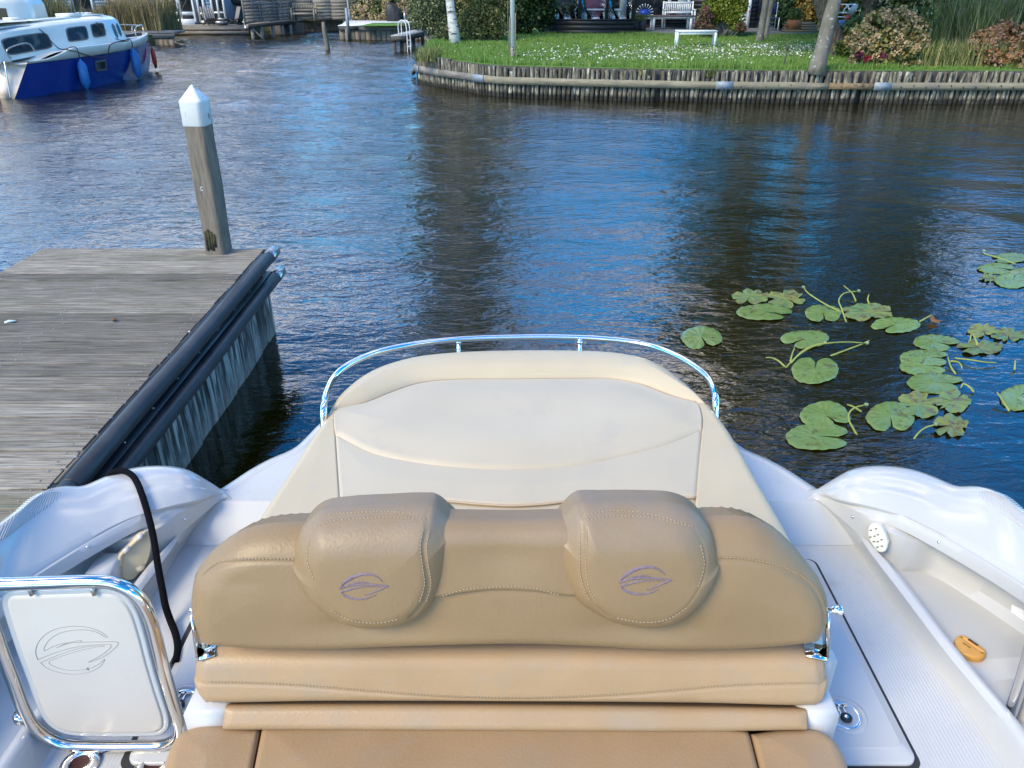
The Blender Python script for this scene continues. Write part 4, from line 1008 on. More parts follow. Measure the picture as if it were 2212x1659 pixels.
b = MB(); P = [at(cu(x), cv(y), z) for x, y, z in ((1600, 525, .03), (1612, 508, .07), (1635, 540, .04), (1672, 545, .03), (1610, 552, .01), (1645, 560, .01))]
b.add(P, [], [(0, 1, 2), (0, 2, 4), (2, 3, 5), (2, 5, 4)]); b.build('withered_leaf', M('withered', (.22, .11, .05), .8), label='withered brown leaf folded on a pale stem above the water', cat='leaf')
# ============================================================ FAR SHORE: ground, lawn, pilings
LZ = .70
GRASS = M('lawn_soil', (.09, .17, .028), .9, c2=(.06, .12, .022), ns=.9, spots=[((.12, .15, .03), 3, .58, .72), ((.03, .07, .02), 9, .55, .7)], bump=(40, .6, .03))
BLADE = M('grass_blades', (.06, .14, .02), .7, island=[(.07, .15, .02), (.11, .22, .028), (.15, .26, .04), (.21, .26, .07)])
EARTH = M('garden_soil', (.045, .05, .022), .95, c2=(.07, .085, .03), ns=1.2, bump=(12, .6, .05))
PILE = M('piling_wood', (.22, .185, .13), .85, c2=(.065, .058, .048), ns=7, stretch=(3, 3, .5), lo=.42, hi=.58, objrand=.55, bump=(22, .7, .01, (3, 3, .4)), spots=[((.48, .45, .35), 6, .54, .64, (3, 3, .6)), ((.16, .17, .07), 3, .6, .74, (2, 2, .4))], stain=((.022, .02, .015), 'Z', .15, .06, 1.5, 5))
WALE = M('waling_wood', (.29, .255, .17), .8, c2=(.19, .155, .10), ns=6, stretch=(.3, 2, 5), bump=(30, .4, .006, (.2, 2, 5)), spots=[((.045, .035, .03), 13, .68, .73), ((.16, .15, .13), 2, .5, .7)])
ZINC = M('galvanised_plate', (.20, .235, .265), .55, metal=.1, c2=(.27, .30, .33), ns=9)
OLDW = M('silvered_timber', (.27, .24, .20), .85, c2=(.16, .14, .12), ns=7, stretch=(.5, 1, 6), objrand=.22, bump=(25, .3, .006, (.3, 1, 5)), spots=[((.36, .325, .275), 5, .52, .75, (.4, 1, 5))])
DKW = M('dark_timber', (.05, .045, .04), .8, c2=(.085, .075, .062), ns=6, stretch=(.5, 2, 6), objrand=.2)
SHEET = M('quay_sheeting', (.24, .19, .135), .9, c2=(.13, .105, .08), ns=4, stretch=(4, 1, .8), objrand=.18, spots=[((.26, .235, .19), 6, .55, .7, (4, 1, .5))])

wl_px = [(905, 179), (925, 184), (950, 189), (997, 196), (1040, 203), (1086, 208), (1175, 211), (1300, 215), (1536, 220), (1755, 222), (2000, 223), (2212, 223), (2420, 224), (2700, 226)]
WLP = [at(u, v, 0) for u, v in wl_px]
LWP = np.array([p[:2] for p in WLP])
left_edge = [(LWP[0][0] - .05, 23.6), (LWP[0][0] + .05, 26), (-2.75, 31), (-3.2, 36)]
front = crom(LWP, 220)
poly = [tuple(p) for p in left_edge[::-1]] + [tuple(p + np.array([0, .12])) for p in crom(LWP, 40)] + [(60, 19.5), (60, 60), (-3.2, 60)]
b = MB(); b.poly(poly, -1.5, LZ); b.build('lawn', GRASS, kind='structure')
b = MB(); b.poly([(-16.9, 44.6), (-3.3, 44.6), (-3.3, 59.9), (-16.9, 59.9)], -1.5, .55); b.poly([(-90, 31), (-19, 31), (-15.0, 35.4), (-17.0, 41.5), (-17.0, 43.3), (-17.0, 46), (-90, 46)], -1.5, .40)
b.poly([(-80, 60), (100, 60), (100, 160), (-80, 160)], -1.5, .60); b.build('ground', EARTH, kind='structure')

rev = empty('piling_revetment', (2, 19.2, 0), 'long bank revetment of weathered round pilings with a pale waling beam along the lawn', 'revetment')
var = []
for k in range(7):
    rr = random.Random(k); n = 9; rows = []
    for z in (-.5, -.1, .1, .3, .5, .66, .68):
        r0 = .050 * (1 + rr.uniform(-.05, .05)); rows.append([((r0 + .004 * math.sin(a * 3 + z * 9 + k)) * math.cos(a) + .004 * math.sin(z * 7 + k), r0 * math.sin(a), z) for a in np.linspace(0, 2 * math.pi, n + 1)])
    b = MB(); b.grid(np.array(rows)); q = rows[-1]; b.add(q[:-1]); b.ng = [list(range(b.n - n, b.n))]
    oo = b.build('piling', PILE, None, smooth=True, recalc=True); var.append(oo.data); bpy.data.objects.remove(oo)
L = np.concatenate([[0], np.cumsum(np.linalg.norm(np.diff(front, axis=0), axis=1))])
s_ = 0; ip = 0
def along(s): return np.array([np.interp(s, L, front[:, 0]), np.interp(s, L, front[:, 1])])
while s_ < L[-1] and ip < 296:
    p = along(s_); x = p[0]
    if not (any(abs(x - g) < .07 for g in (3.4, 7.9)) ):
        o = bpy.data.objects.new('piling', rnd.choice(var)); COL.objects.link(o); o.parent = rev
        top = 1 + rnd.uniform(-.05, .02) - (.16 if rnd.random() < .03 else 0) + (.10 if x < -1.5 else 0)
        o.location = Vector((x, p[1] + rnd.uniform(-.012, .012), 0)) - Vector(rev.location); o.scale = (rnd.uniform(.88, 1.12), 1, top)
        lean = -.05 - .015 * max(x, 0)
        o.rotation_euler = (rnd.uniform(-.02, .03), max(lean, -.22) * -.35 + rnd.uniform(-.015, .015), rnd.uniform(0, 6))
    s_ += rnd.uniform(.102, .118); ip += 1
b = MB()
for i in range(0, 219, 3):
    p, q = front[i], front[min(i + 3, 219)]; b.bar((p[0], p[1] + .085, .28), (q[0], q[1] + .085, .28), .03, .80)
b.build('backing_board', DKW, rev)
# waling beams with plates at the joints
def pos_u(u): # shoreline point below an image column
    best = min(range(len(front)), key=lambda i: abs(1106 + FP * front[i][0] / (front[i][1] * cT + (CAM_Z - .4) * sT) - u)); return front[best]
joints = [901, 1041, 1558, 1735, 1903, 2420, 2900]
wz = lambda u: .375
prev = pos_u(901)
for i in range(len(joints) - 1):
    a, c = pos_u(joints[i]), pos_u(joints[i + 1])
    if i + 1 == len(joints) - 1: c = front[-1]
    nn = np.array([-(c - a)[1], (c - a)[0]]); nn /= np.linalg.norm(nn); 
    if nn[1] > 0: nn = -nn
    h = .16
    if i == 3: # broken, rotted length
        mid = a + (c - a) * .30
        for pa, pc, hh in ((a, mid - (c - a) * .01, .14), (mid, c - (c - a) * .02, .13)):
            b = MB(); b.bar((*(pa + nn * .09), wz(0)), (*(pc + nn * .09), wz(0) - .012), .07, hh); w_ = b.build('waling_beam', WALE if hh > .135 else M('rotted_wood', (.30, .17, .075), .9, c2=(.38, .30, .18), ns=9, stretch=(1, 3, 9), lo=.4, hi=.6, bump=(25, 1, .03, (1, 3, 8)), spots=[((.06, .035, .02), 12, .58, .66)]), rev, label=None if hh > .135 else 'splintered orange brown rotted stretch')
    else:
        pts_ = [a, c] if i > 0 else [a, pos_u(955), pos_u(1000), c]
        if i:
            ia = int(np.argmin(np.linalg.norm(front - a, axis=1))); ic = int(np.argmin(np.linalg.norm(front - c, axis=1))); pts_ = [front[int(q)] for q in np.linspace(ia, ic, 13)]
            b = MB(); G = []
            for j_, q in enumerate(pts_):
                t_ = pts_[min(j_ + 1, 12)] - pts_[max(j_ - 1, 0)]; t_ = t_ / np.linalg.norm(t_); n_ = np.array([t_[1], -t_[0]]); n_ = n_ if n_[1] < 0 else -n_
                G.append([(*(q + n_ * o_), wz(0) + z_) for o_, z_ in ((.078, -h / 2), (.122, -h / 2), (.122, h / 2), (.078, h / 2), (.078, -h / 2))])
            b.grid(np.array(G)); b.add(G[0][:4], [(0, 1, 2, 3)]); b.add(G[-1][:4], [(0, 1, 2, 3)]); b.build('waling_beam', WALE, rev, recalc=True)
            pts_ = []
        for pa, pc in zip(pts_[:-1], pts_[1:]):
            b = MB(); b.bar((*(pa + nn * .09), wz(joints[i])), (*(pc + nn * .09), wz(joints[i + 1])), .07, h); b.build('waling_beam', WALE if i else OLDW, rev)
    b = MB()
    for k in range(int(np.linalg.norm(c - a) / .28)):
        q = a + (c - a) * ((k + .5) * .28 / np.linalg.norm(c - a)); b.cyl((*(q + nn * .13), wz(0) + rnd.choice([-.04, .03])), (*(q + nn * .122), wz(0) + .0), .012, 6)
    if i != 3: tag(b.build('beam_bolts', M('rusty_bolt', (.03, .024, .02), .8), rev), kind='stuff')
for u in (902, 1041, 1562, 1903):
    a, c = pos_u(u - 16), pos_u(u + 16); nn = np.array([-(c - a)[1], (c - a)[0]]); nn /= np.linalg.norm(nn)
    if nn[1] > 0: nn = -nn
    m_ = (a + c) / 2; d = (c - a) / np.linalg.norm(c - a) * (.19 if u > 1000 else .06)
    b = MB(); b.bar((*(m_ - d + nn * .131), .377), (*(m_ + d + nn * .131), .377), .012, .17); b.build('joint_plate', ZINC, rev)
# leaning boards at the left end of the bank
b = MB(); b.bar(at(936, 64, .55), at(924, 96, .62), .14, .04); b.bar(at(941, 62, .55), at(931, 97, .62), .12, .04); b.bar(at(899, 140, .34), at(892, 160, .05), .10, .05)
b.build('leaning_boards', OLDW, rev)

# ---- foliage generators
def leaf_quads(C, size, flat=0.0, ratio=1.5, seed=0):
    rs = np.random.RandomState(seed); n = len(C); N = rs.normal(size=(n, 3)); N[:, 2] = np.abs(N[:, 2]) + flat; N /= np.linalg.norm(N, axis=1, keepdims=True)
    A = np.cross(N, rs.normal(size=(n, 3))); A /= np.maximum(np.linalg.norm(A, axis=1, keepdims=True), 1e-6); B = np.cross(N, A)
    s = size * rs.uniform(.6, 1.35, (n, 1)); V = np.stack([C - A * s * ratio / 2, C + B * s / 2, C + A * s * ratio / 2 + N * s * .12, C - B * s / 2], 1).reshape(-1, 3)
    return V, np.arange(4 * n).reshape(n, 4)
def cloud(clumps, n, size, seed=0, shell=.5, flat=.3, ratio=1.5, clip=None):
    rs = np.random.RandomState(seed); w = np.array([c[1] ** 2 for c in clumps]); w = w / w.sum(); out = []
    for c, k in zip(clumps, rs.multinomial(n, w)):
        d = rs.normal(size=(k, 3)); d /= np.linalg.norm(d, axis=1, keepdims=True); r = rs.uniform(0, 1, (k, 1)) ** shell
        sz = c[2] if len(c) > 2 else 1.0
        out.append(np.array(c[0]) + d * r * c[1] * np.array([1, 1, sz]))
    P = np.vstack(out)
    if clip is not None: P = P[P[:, 2] > clip]
    b = MB(); V, Q = leaf_quads(P, size, flat, ratio, seed + 1); b.add(V, Q); return b
def L3(a, b_, c, d=None, rough=.6):
    return M('leaves', a, rough, island=[a, b_, c] + ([d] if d else []), spec=.35)
LF_DK = L3((.014, .030, .010), (.028, .055, .014), (.05, .085, .02))
LF_GR = L3((.03, .06, .015), (.06, .105, .022), (.10, .13, .03), (.16, .15, .05))
LF_LT = L3((.05, .10, .015), (.13, .18, .02), (.24, .24, .03), (.10, .15, .02))
LF_AU = L3((.06, .055, .02), (.19, .12, .045), (.24, .16, .07), (.07, .09, .025))
LF_HED = L3((.07, .075, .02), (.30, .21, .09), (.36, .28, .14), (.22, .22, .07))
LF_RED = L3((.05, .06, .02), (.30, .13, .05), (.34, .18, .09), (.09, .10, .03))
LF_BIRCH = L3((.05, .09, .02), (.09, .12, .025), (.20, .17, .04))
BARK = M('grey_bark', (.20, .18, .145), .9, c2=(.12, .105, .085), ns=5, stretch=(1, 1, .5), bump=(18, .6, .03, (1, 1, .4)), spots=[((.50, .49, .43), 11, .62, .66), ((.11, .12, .06), 2.5, .52, .66), ((.07, .06, .05), 6, .64, .70, (1, 1, 3))])
BARKB = M('brown_bark', (.12, .095, .07), .95, c2=(.06, .048, .036), ns=12, stretch=(1.5, 1.5, .35), lo=.42, hi=.58, bump=(14, 1, .06, (1.5, 1.5, .3)))
BARKW = M('birch_bark', (.62, .60, .55), .75, c2=(.50, .48, .43), ns=5, stretch=(1, 1, 3), spots=[((.05, .045, .04), 3.5, .56, .60, (1, 1, 5)), ((.16, .13, .10), 2.2, .55, .66, (1, 1, 1.8))], bump=(20, .4, .02, (1, 1, 3)))
def tree(name, loc, pts, r0, r1, clumps, nleaf, lsz, lmat, bark, label, seed, group='trees in the waterside gardens', limbs=5):
    t = empty(name, loc, label, 'tree', group)
    P = crom([np.array(loc) + np.array(p) for p in pts], 26); rs = np.random.RandomState(seed)
    rr = np.linspace(r0, r1, 26) * (1 + .04 * np.sin(np.arange(26) * 1.7)); rr[0] *= 1.35; rr[1] *= 1.1
    b = MB(); b.tube(P, rr, 14); b.build('trunk', bark, t, smooth=True)
    b = MB()
    for c in clumps[:limbs * 3]:
        i = rs.randint(11, 24); q = np.array(loc) + np.array(c[0]); p = P[i]; m_ = p * .5 + q * .5 + np.array([0, 0, .12 * np.linalg.norm(q - p)]) * .6
        b.tube(crom([p, m_, q], 9), np.linspace(rr[i] * .5, .012, 9), 6)
    b.build('limbs', bark, t, smooth=True)
    cl = [(np.array(loc) + np.array(c[0]), *c[1:]) for c in clumps]
    tag(cloud(cl, nleaf, lsz, seed, shell=.55).build('crown', lmat, t), kind='stuff')
    return t
def clumps_in(cx, cy, cz, rx, ry, rz, n, r, seed):
    rs = np.random.RandomState(seed); out = []
    while len(out) < n:
        d = rs.uniform(-1, 1, 3)
        if .25 < np.linalg.norm(d) < 1: out.append(((cx + d[0] * rx, cy + d[1] * ry, cz + d[2] * rz), r * rs.uniform(.6, 1.25), .8))
    return out
# birch at the left corner of the lawn
bp = at(984, 94, LZ)
tree('birch_tree', tuple(bp), [(0, 0, -.1), (-.06, 0, .5), (-.14, 0, 1.3), (-.2, .1, 4), (-.1, 0, 8), (0, 0, 12.5)], .145, .03, clumps_in(0, 0, 8.6, 1.9, 1.8, 5.2, 34, .7, 4), 9000, .10, LF_BIRCH, BARKW, 'white barked birch standing at the left corner of the lawn', 4)
# big grey trunk at the bank
gp = at(1764, 151, LZ)
tree('ash_tree', tuple(gp), [(0, 0, -.1), (.05, .02, .5), (.14, .05, 1.3), (.3, .1, 3.2), (.2, .2, 6)], .165, .09, clumps_in(1.4, .3, 6.2, 3.8, 2.6, 3.7, 46, 1.05, 6), 16000, .13, LF_GR, BARK, 'pale grey straight tree trunk with white lichen flecks right at the bank edge', 6)
lp = at(1792, 122, LZ)
tree('willow_tree', tuple(lp), [(.25, 0, -.1), (.1, 0, .35), (-.25, .05, .95), (-.55, .1, 1.5), (-1.4, .2, 2.6), (-2.2, .4, 4.6)], .23, .12, clumps_in(-.9, .5, 5.0, 3.6, 2.4, 2.9, 34, 1.05, 9), 12000, .13, LF_GR, BARKB, 'thick leaning brown tree with furrowed bark behind the grey trunk', 9)
t1 = at(1640, 90, LZ)
tree('plum_tree', tuple(t1), [(0, 0, -.1), (.02, 0, .5), (.03, 0, 1.3), (-.1, .1, 2.6), (-.4, 0, 4.2)], .115, .06, clumps_in(0, 0, 4.2, 2.0, 1.6, 1.4, 16, .7, 12), 5000, .11, LF_GR, BARK, 'front trunk of the slender grey pair near the white door', 12)
t2 = at(1653, 84, LZ)
tree('plum_tree', tuple(t2), [(0, 0, -.1), (.0, 0, .5), (.06, 0, 1.3), (.4, .1, 2.8), (.8, 0, 4.2)], .09, .05, clumps_in(.8, 0, 4.3, 1.8, 1.6, 1.2, 14, .7, 13), 4000, .11, LF_GR, BARK, 'rear paler trunk of the slender grey pair', 13)
t3 = at(1868, 66, LZ)
tree('oak_tree', tuple(t3), [(0, 0, -.1), (-.02, 0, .8), (0, 0, 1.6), (.1, 0, 4), (.2, 0, 7)], .30, .15, clumps_in(-.6, 0, 5.2, 2.6, 2.4, 1.6, 20, .9, 15), 7000, .16, LF_DK, BARKB, 'dark broad trunk right of the white swing frame', 15)
t4 = at(1935, 62, LZ)
tree('oak_tree', tuple(t4), [(0, 0, -.1), (.1, 0, .8), (.2, 0, 1.6), (.5, 0, 4), (.8, 0, 7)], .42, .2, clumps_in(2.6, 0, 5.6, 2.6, 2.4, 2.0, 20, 1.0, 17), 6000, .16, LF_DK, BARKB, 'massive brown trunk rising behind the hydrangea', 17)
# wood beyond the gardens, seen in the water
for i, (x, y_, h, r, m_) in enumerate([(-2.9, 34, 10, 1.7, LF_DK), (-1.0, 36, 12, 1.9, LF_GR), (4.5, 52, 4.5, 2.0, LF_GR), (12, 46, 6, 3, LF_DK), (20, 40, 10, 4, LF_GR), (25, 33, 9, 4, LF_DK), (-12, 62, 8, 4, LF_GR), (-22, 66, 9, 4.4, LF_DK), (-34, 60, 9, 4.5, LF_GR), (30, 50, 10, 5, LF_GR), (-3, 58, 10, 4, LF_DK)]):
    lab = ['dark dense tree beyond the shrubs left of the flagpole', 'tall green tree directly behind the black conservatory end', 'green tree rising behind the black house', 'dark tree behind the leaning trunk garden', 'green tree beyond the right hand reeds', 'dark tree at the far right edge', 'green tree behind the hydrangea hedge', 'dark tree behind the slatted fence', 'green tree behind the pale blue house', 'green tree farthest right in the back row', 'dark tree behind the garden terrace'][i]
    tree('garden_tree', (x, y_, .55), [(0, 0, 0), (0, 0, h * .3), (.2, 0, h * .8)], .2, .06, clumps_in(0, 0, h * .6, r, r, h * .38, 22, r * .42, 40 + i), 5200, .2, m_, BARKB, lab, 40 + i, 'trees beyond the gardens')

def bush(name, label, clumps, n, size, mat, seed=0, stems=None, flat=.2, ratio=1.5, cat='shrub', group=None, heads=None, hm=None, hs=.06, clip=.66, shell=.4):
    c0 = np.mean([c[0] for c in clumps], axis=0); root = empty(name, (c0[0], c0[1], LZ), label, cat, group)
    tag(cloud(clumps, n, size, seed, shell, flat, ratio, clip).build('leaves', mat, root), kind='stuff')
    rs = np.random.RandomState(seed + 5); b = MB()
    for k in range(stems or 9):
        c = clumps[rs.randint(len(clumps))]; q = np.array(c[0]); p = np.array([c0[0] + rs.uniform(-.25, .25), c0[1] + rs.uniform(-.1, .1), LZ - .1]); b.tube(crom([p, p * .4 + q * .6 + [0, 0, -.15], q], 7), np.linspace(.018, .006, 7), 5)
    b.build('stems', OLDW, root, smooth=True)
    if heads:
        hb = []
        w = np.array([c[1] ** 2 for c in clumps]); w /= w.sum()
        for k in range(heads):
            c = clumps[rs.choice(len(clumps), p=w)]; d = rs.normal(size=3); d[1] = -abs(d[1]) * .9; d /= np.linalg.norm(d)
            hb.append((np.array(c[0]) + d * np.array([1, 1, c[2] if len(c) > 2 else 1]) * c[1] * rs.uniform(.85, 1.08), hs * rs.uniform(.6, 1.25)))
        hb = [h for h in hb if h[0][2] > clip]
        for k, h in enumerate(hb[:290]):
            m_ = cloud([h], 46, hs * .42, seed + k, shell=.12, flat=0)
            fo = m_.build('flower_head', hm, root, loc=tuple(h[0]))
    return root
def C(u, v, Y, r, s=.9): p = atY(u, v, Y); return (tuple(p), r, s)
# shrubs round the birch
bush('willow_shrub', 'loose grey green willow shrub left of the birch', [C(905, 45, 27.5, .35), C(925, 20, 27.5, .5), C(945, 50, 27.5, .5), C(955, 15, 28, .6), C(930, -20, 28, .5), C(962, 72, 27.2, .35), C(900, 15, 28, .35)], 11000, .040, L3((.04, .06, .02), (.08, .11, .035), (.15, .17, .07), (.26, .26, .17)), 21, 14, ratio=2.6)
bush('willow_shrub', 'yellow green willow shrub between the birch and the flagpole', [C(1010, 50, 27.2, .5), C(1035, 15, 27.6, .6), C(1062, 50, 27.4, .5), C(1078, 10, 28, .55), C(1030, 75, 27, .3), C(1000, 5, 28, .5), C(1075, 72, 27.3, .25), C(1050, -30, 28, .6)], 13000, .040, L3((.025, .04, .012), (.07, .10, .025), (.15, .15, .05), (.18, .16, .07)), 22, 16, ratio=2.6)
bush('dark_evergreen', 'dark evergreen mass in the shade between flagpole and conservatory', [C(1105, 20, 30.5, .8), C(1135, 40, 30.5, .6), C(1160, 10, 31, .8), C(1120, -30, 31, 1.0), C(1150, -50, 31, 1.0), C(1172, 45, 31, .4), C(1090, 45, 30.3, .4)], 9000, .09, LF_DK, 23, 6)
b = MB(); p = at(1077, 62, LZ); q = at(1092, 80, LZ); b.bar(p + [0, 0, .12], q + [0, 0, .03], .07, .05); b.build('cut_branch', M('pale_wood', (.45, .40, .30), .8), label='pale cut branch lying under the shrubs left of the flagpole', cat='branch')
# flagpole with its grey timber supports
fp = at(1107, 124, LZ); fl = empty('flagpole', tuple(fp), 'white flagpole clamped between two grey timber posts near the bank', 'flagpole')
b = MB(); b.tube([(fp[0], fp[1], fp[2] + .26), (fp[0] - .02, fp[1], fp[2] + 7.5)], [.062, .04], 14); b.build('pole', WHITEP, fl, smooth=True)
b = MB(); b.box(fp[0] - .088, fp[0] - .064, fp[1] - .05, fp[1] + .05, LZ - .2, LZ + .95); b.build('support', OLDW, fl)
b = MB(); b.box(fp[0] + .064, fp[0] + .09, fp[1] - .05, fp[1] + .05, LZ - .2, LZ + 1.05); b.build('support', OLDW, fl)
b = MB(); b.box(fp[0] - .05, fp[0] + .05, fp[1] - .04, fp[1] + .04, LZ - .2, LZ + .25); b.build('post_foot', OLDW, fl); b = MB(); b.lathe([(.025, 0), (.02, .02), (0, .022)], (fp[0], fp[1] - .05, LZ + .2), 8); b.build('clamp_bolt', STEEL, fl)
b = MB(); b.tube(crom([(fp[0] - .1, fp[1], LZ + .1), (fp[0] - .12, fp[1], LZ + 1.2), (fp[0] - .05, fp[1], LZ + 4)], 12), .006, 5); b.build('halyard', OLDW, fl)
# garden stake
b = MB(); p = at(1693, 143, LZ); b.tube([p - [0, 0, .1], p + [.0, 0, .12], p + [.02, 0, .34]], [.018, .018, .018], 7); b.tube([p + [.02, 0, .34], p + [.03, 0, .5]], [.026, .024], 8); b.build('garden_stake', M('rusty_green', (.05, .07, .04), .8, c2=(.11, .06, .04), ns=9), label='thin rusty green stake standing in the lawn left of the grey trunk', cat='stake')

# grass blades along the bank and over the lawn, white flowers
rs = np.random.RandomState(3)
def inlawn(n, x0, x1, y0, y1):
    X = rs.uniform(x0, x1, n); Y = y0 + (y1 - y0) * rs.uniform(0, 1, n) ** 1.3
    sh = np.interp(X, front[:, 0], front[:, 1]); ok = (Y > sh + .13) & (X > -2.55); return X[ok], Y[ok]
X, Y = inlawn(120000, -2.6, 13, 18.9, 31)
hgt = rs.uniform(.03, .075, len(X)) * (1 + .8 * (np.sin(X * 1.7) * np.sin(Y * 2.1) > .3)); sh = np.interp(X, front[:, 0], front[:, 1]); hgt *= 1 + 1.6 * np.exp(-((Y - sh - .15) / .12) ** 2) + 1.2 * (X < -1.9)
a = rs.uniform(0, 6.28, len(X)); w = .008; dx = np.cos(a) * w; dy = np.sin(a) * w; lx = rs.normal(0, .02, len(X)); ly = rs.normal(0, .02, len(X))
V = np.stack([np.stack([X - dx, Y - dy, np.full_like(X, LZ)], -1), np.stack([X + dx, Y + dy, np.full_like(X, LZ)], -1), np.stack([X + lx, Y + ly, LZ + hgt], -1)], 1).reshape(-1, 3)
b = MB(); b.add(V, [], np.arange(len(V)).reshape(-1, 3)); b.build('grass', BLADE, kind='stuff')
P = []
for k in range(760):
    cx = rs.uniform(.2, 12); cy = rs.uniform(20.3, 26.8); m_ = math.exp(-((cy - (22.2 + .15 * cx)) / 2.2) ** 2)
    if rs.uniform() > m_ * (0.35 + .65 * (cx > 2.5)): continue
    for j in range(rs.randint(3, 17)): P.append((cx + rs.normal(0, .28), cy + rs.normal(0, .22), LZ + rs.uniform(.03, .09)))
for k in range(260): P.append((rs.uniform(-2.2, 11), rs.uniform(19.6, 27.5), LZ + .05))
P = np.array(P); ok = P[:, 1] > np.interp(P[:, 0], front[:, 0], front[:, 1]) + .2; P = P[ok]
b = MB(); V, Q = leaf_quads(P, .042, 1.2, 1.25, 8); b.add(V, Q); b.build('white_lawn_flowers', M('white_petals', (.66, .66, .56), .7, island=[(.72, .72, .62), (.6, .6, .5), (.42, .44, .32)]), kind='stuff')
# coarse tufts hanging at the bank ends
def blades(clx, n, h0, h1, w, mat, name, label, cat, seed, bend=.35, plume=0, pm=None, zb=None):
    rs = np.random.RandomState(seed); b = MB(); rows = []
    p0 = np.array([[rs.uniform(c[0], c[1]), rs.uniform(c[2], c[3]), c[4]] for c in [clx[rs.randint(len(clx))] for _ in range(n)]])
    h = rs.uniform(h0, h1, n); az = rs.uniform(0, 6.28, n); be = np.abs(rs.normal(0, bend, n)) * h; d = np.stack([np.cos(az), np.sin(az), np.zeros(n)], -1); s = np.stack([-np.sin(az), np.cos(az), np.zeros(n)], -1) * w
    V = []
    for q, ww in ((0, 1), (.35, .9), (.7, .6), (1, .08)):
        c = p0 + d * (be * q * q)[:, None] + np.array([0, 0, 1]) * (h * q * (1 - .12 * q))[:, None]; V += [c - s * ww, c + s * ww]
    V = np.stack(V, 1).reshape(-1, 3); I = np.arange(n)[:, None] * 8; Q = np.concatenate([I + np.array([k, k + 1, k + 3, k + 2]) for k in (0, 2, 4)])
    b.add(V, Q); root = empty(name, tuple(p0.mean(0)), label, cat); tag(b.build('blades', mat, root), kind='stuff')
    if plume:
        idx = rs.choice(n, plume, replace=False); b = MB()
        for i in idx:
            t = p0[i] + d[i] * be[i] + np.array([0, 0, h[i] * .9]); m_ = cloud([(t + [0, 0, .0], .05, 2.6)], 26, .03, i, shell=.6, flat=0, ratio=2.5); b.add(m_.v[0], m_.q[0])
        tag(b.build('plumes', pm, root), kind='stuff')
    return root
TUFT = L3((.05, .10, .02), (.11, .17, .03), (.28, .26, .09), (.20, .19, .09))
DRY = L3((.08, .085, .025), (.20, .17, .06), (.30, .24, .11), (.10, .12, .03))
PLUME = M('plume', (.30, .24, .17), .9)
e = at(915, 118, LZ)
blades([(e[0] - .1, e[0] + .45, e[1] - 1.4, e[1] + .4, LZ - .05)], 900, .12, .38, .006, TUFT, 'grass_tuft', 'long rough grass hanging over the left end of the pilings', 'grass tuft', 31, .8)
for i, (u, lab) in enumerate(((1385, 'small weed growing in a gap between the pilings near the middle'), (1530, 'dry weed growing over the pilings beside the metal plate'))):
    p = pos_u(u); blades([(p[0] - .12, p[0] + .12, p[1] - .06, p[1] + .05, .55)], 90, .1, .3, .005, TUFT, 'weed', lab, 'weed', 33 + i, .9)

# hydrangeas and reeds, right end
A1 = at(1915, 150, LZ); A2 = at(2160, 150, LZ)
HH = M('hydrangea_heads', (.3, .19, .09), .8, island=[(.3, .16, .06), (.42, .27, .13), (.55, .43, .27), (.22, .19, .06)])
bush('hydrangea', 'large bushy hydrangea with faded brown flower heads at the bank, right of the grey trunk', [C(1860, 85, 20.2, .36), C(1895, 60, 20.4, .42), C(1940, 55, 20.4, .42), C(1965, 90, 20.0, .38), C(1915, 100, 19.6, .42), C(1870, 115, 19.6, .33), C(1950, 125, 19.4, .36), C(1900, 135, 19.4, .28), C(1985, 60, 20.3, .25), C(1905, 40, 20.6, .28)], 6500, .085, L3((.035, .05, .015), (.08, .11, .025), (.18, .15, .05), (.28, .20, .07)), 51, 14, heads=150, hm=HH, hs=.095)
for i, (u, v, m_, lab) in enumerate([(1855, 118, (.10, .012, .035), 'deep purple hydrangea bloom lowest left on the big bush'), (1872, 128, (.22, .02, .03), 'small crimson bloom beside the purple blooms'), (1980, 100, (.12, .06, .09), 'mauve hydrangea bloom on the right side of the big bush'), (1905, 122, (.11, .012, .035), 'purple bloom in the lower middle of the big bush'), (1865, 92, (.10, .015, .045), 'purple bloom highest on the left side of the big bush')]):
    p = atY(u, v, 19.25 if v > 110 else 19.7); cloud([(tuple(p), .085, .8)], 120, .05, 60 + i, shell=.2).build('hydrangea_bloom', M('bloom', m_, .8), label=lab, cat='flower', loc=tuple(p))
bush('hydrangea', 'orange turning hydrangea spilling over the pilings at the far right', [C(2130, 95, 19.9, .38), C(2170, 80, 20, .42), C(2195, 115, 19.5, .38), C(2140, 130, 19.3, .28), C(2185, 140, 19.15, .28), C(2105, 115, 19.6, .25), C(2235, 90, 19.8, .45), C(2240, 130, 19.3, .35)], 5200, .085, LF_RED, 53, 10, heads=70, hm=M('rusty_heads', (.36, .17, .08), .8, island=[(.30, .12, .05), (.42, .22, .12), (.45, .32, .22)]), hs=.085)
x0, x1 = at(1985, 150, LZ)[0], at(2290, 150, LZ)[0]
blades([(x0 - .1, x1, 19.2, 20.3, LZ - .03)], 3000, .25, .75, .008, L3((.05, .10, .02), (.12, .18, .035), (.34, .31, .12), (.45, .38, .18)), 'tall_grass', 'tall tangled grass along the bank between the two hydrangeas', 'grass', 55, .55)
x0, x1 = at(1990, 120, LZ)[0], at(2300, 120, LZ)[0]
blades([(x0 + .3, x1 + 2.0, 20.4, 23.0, LZ - .03)], 4200, 1.0, 2.4, .012, L3((.05, .09, .02), (.12, .17, .04), (.30, .28, .11), (.42, .36, .18)), 'reed_bed', 'tall green and straw reeds with plumes behind the right hand hydrangea', 'reeds', 57, .42, plume=90, pm=PLUME)
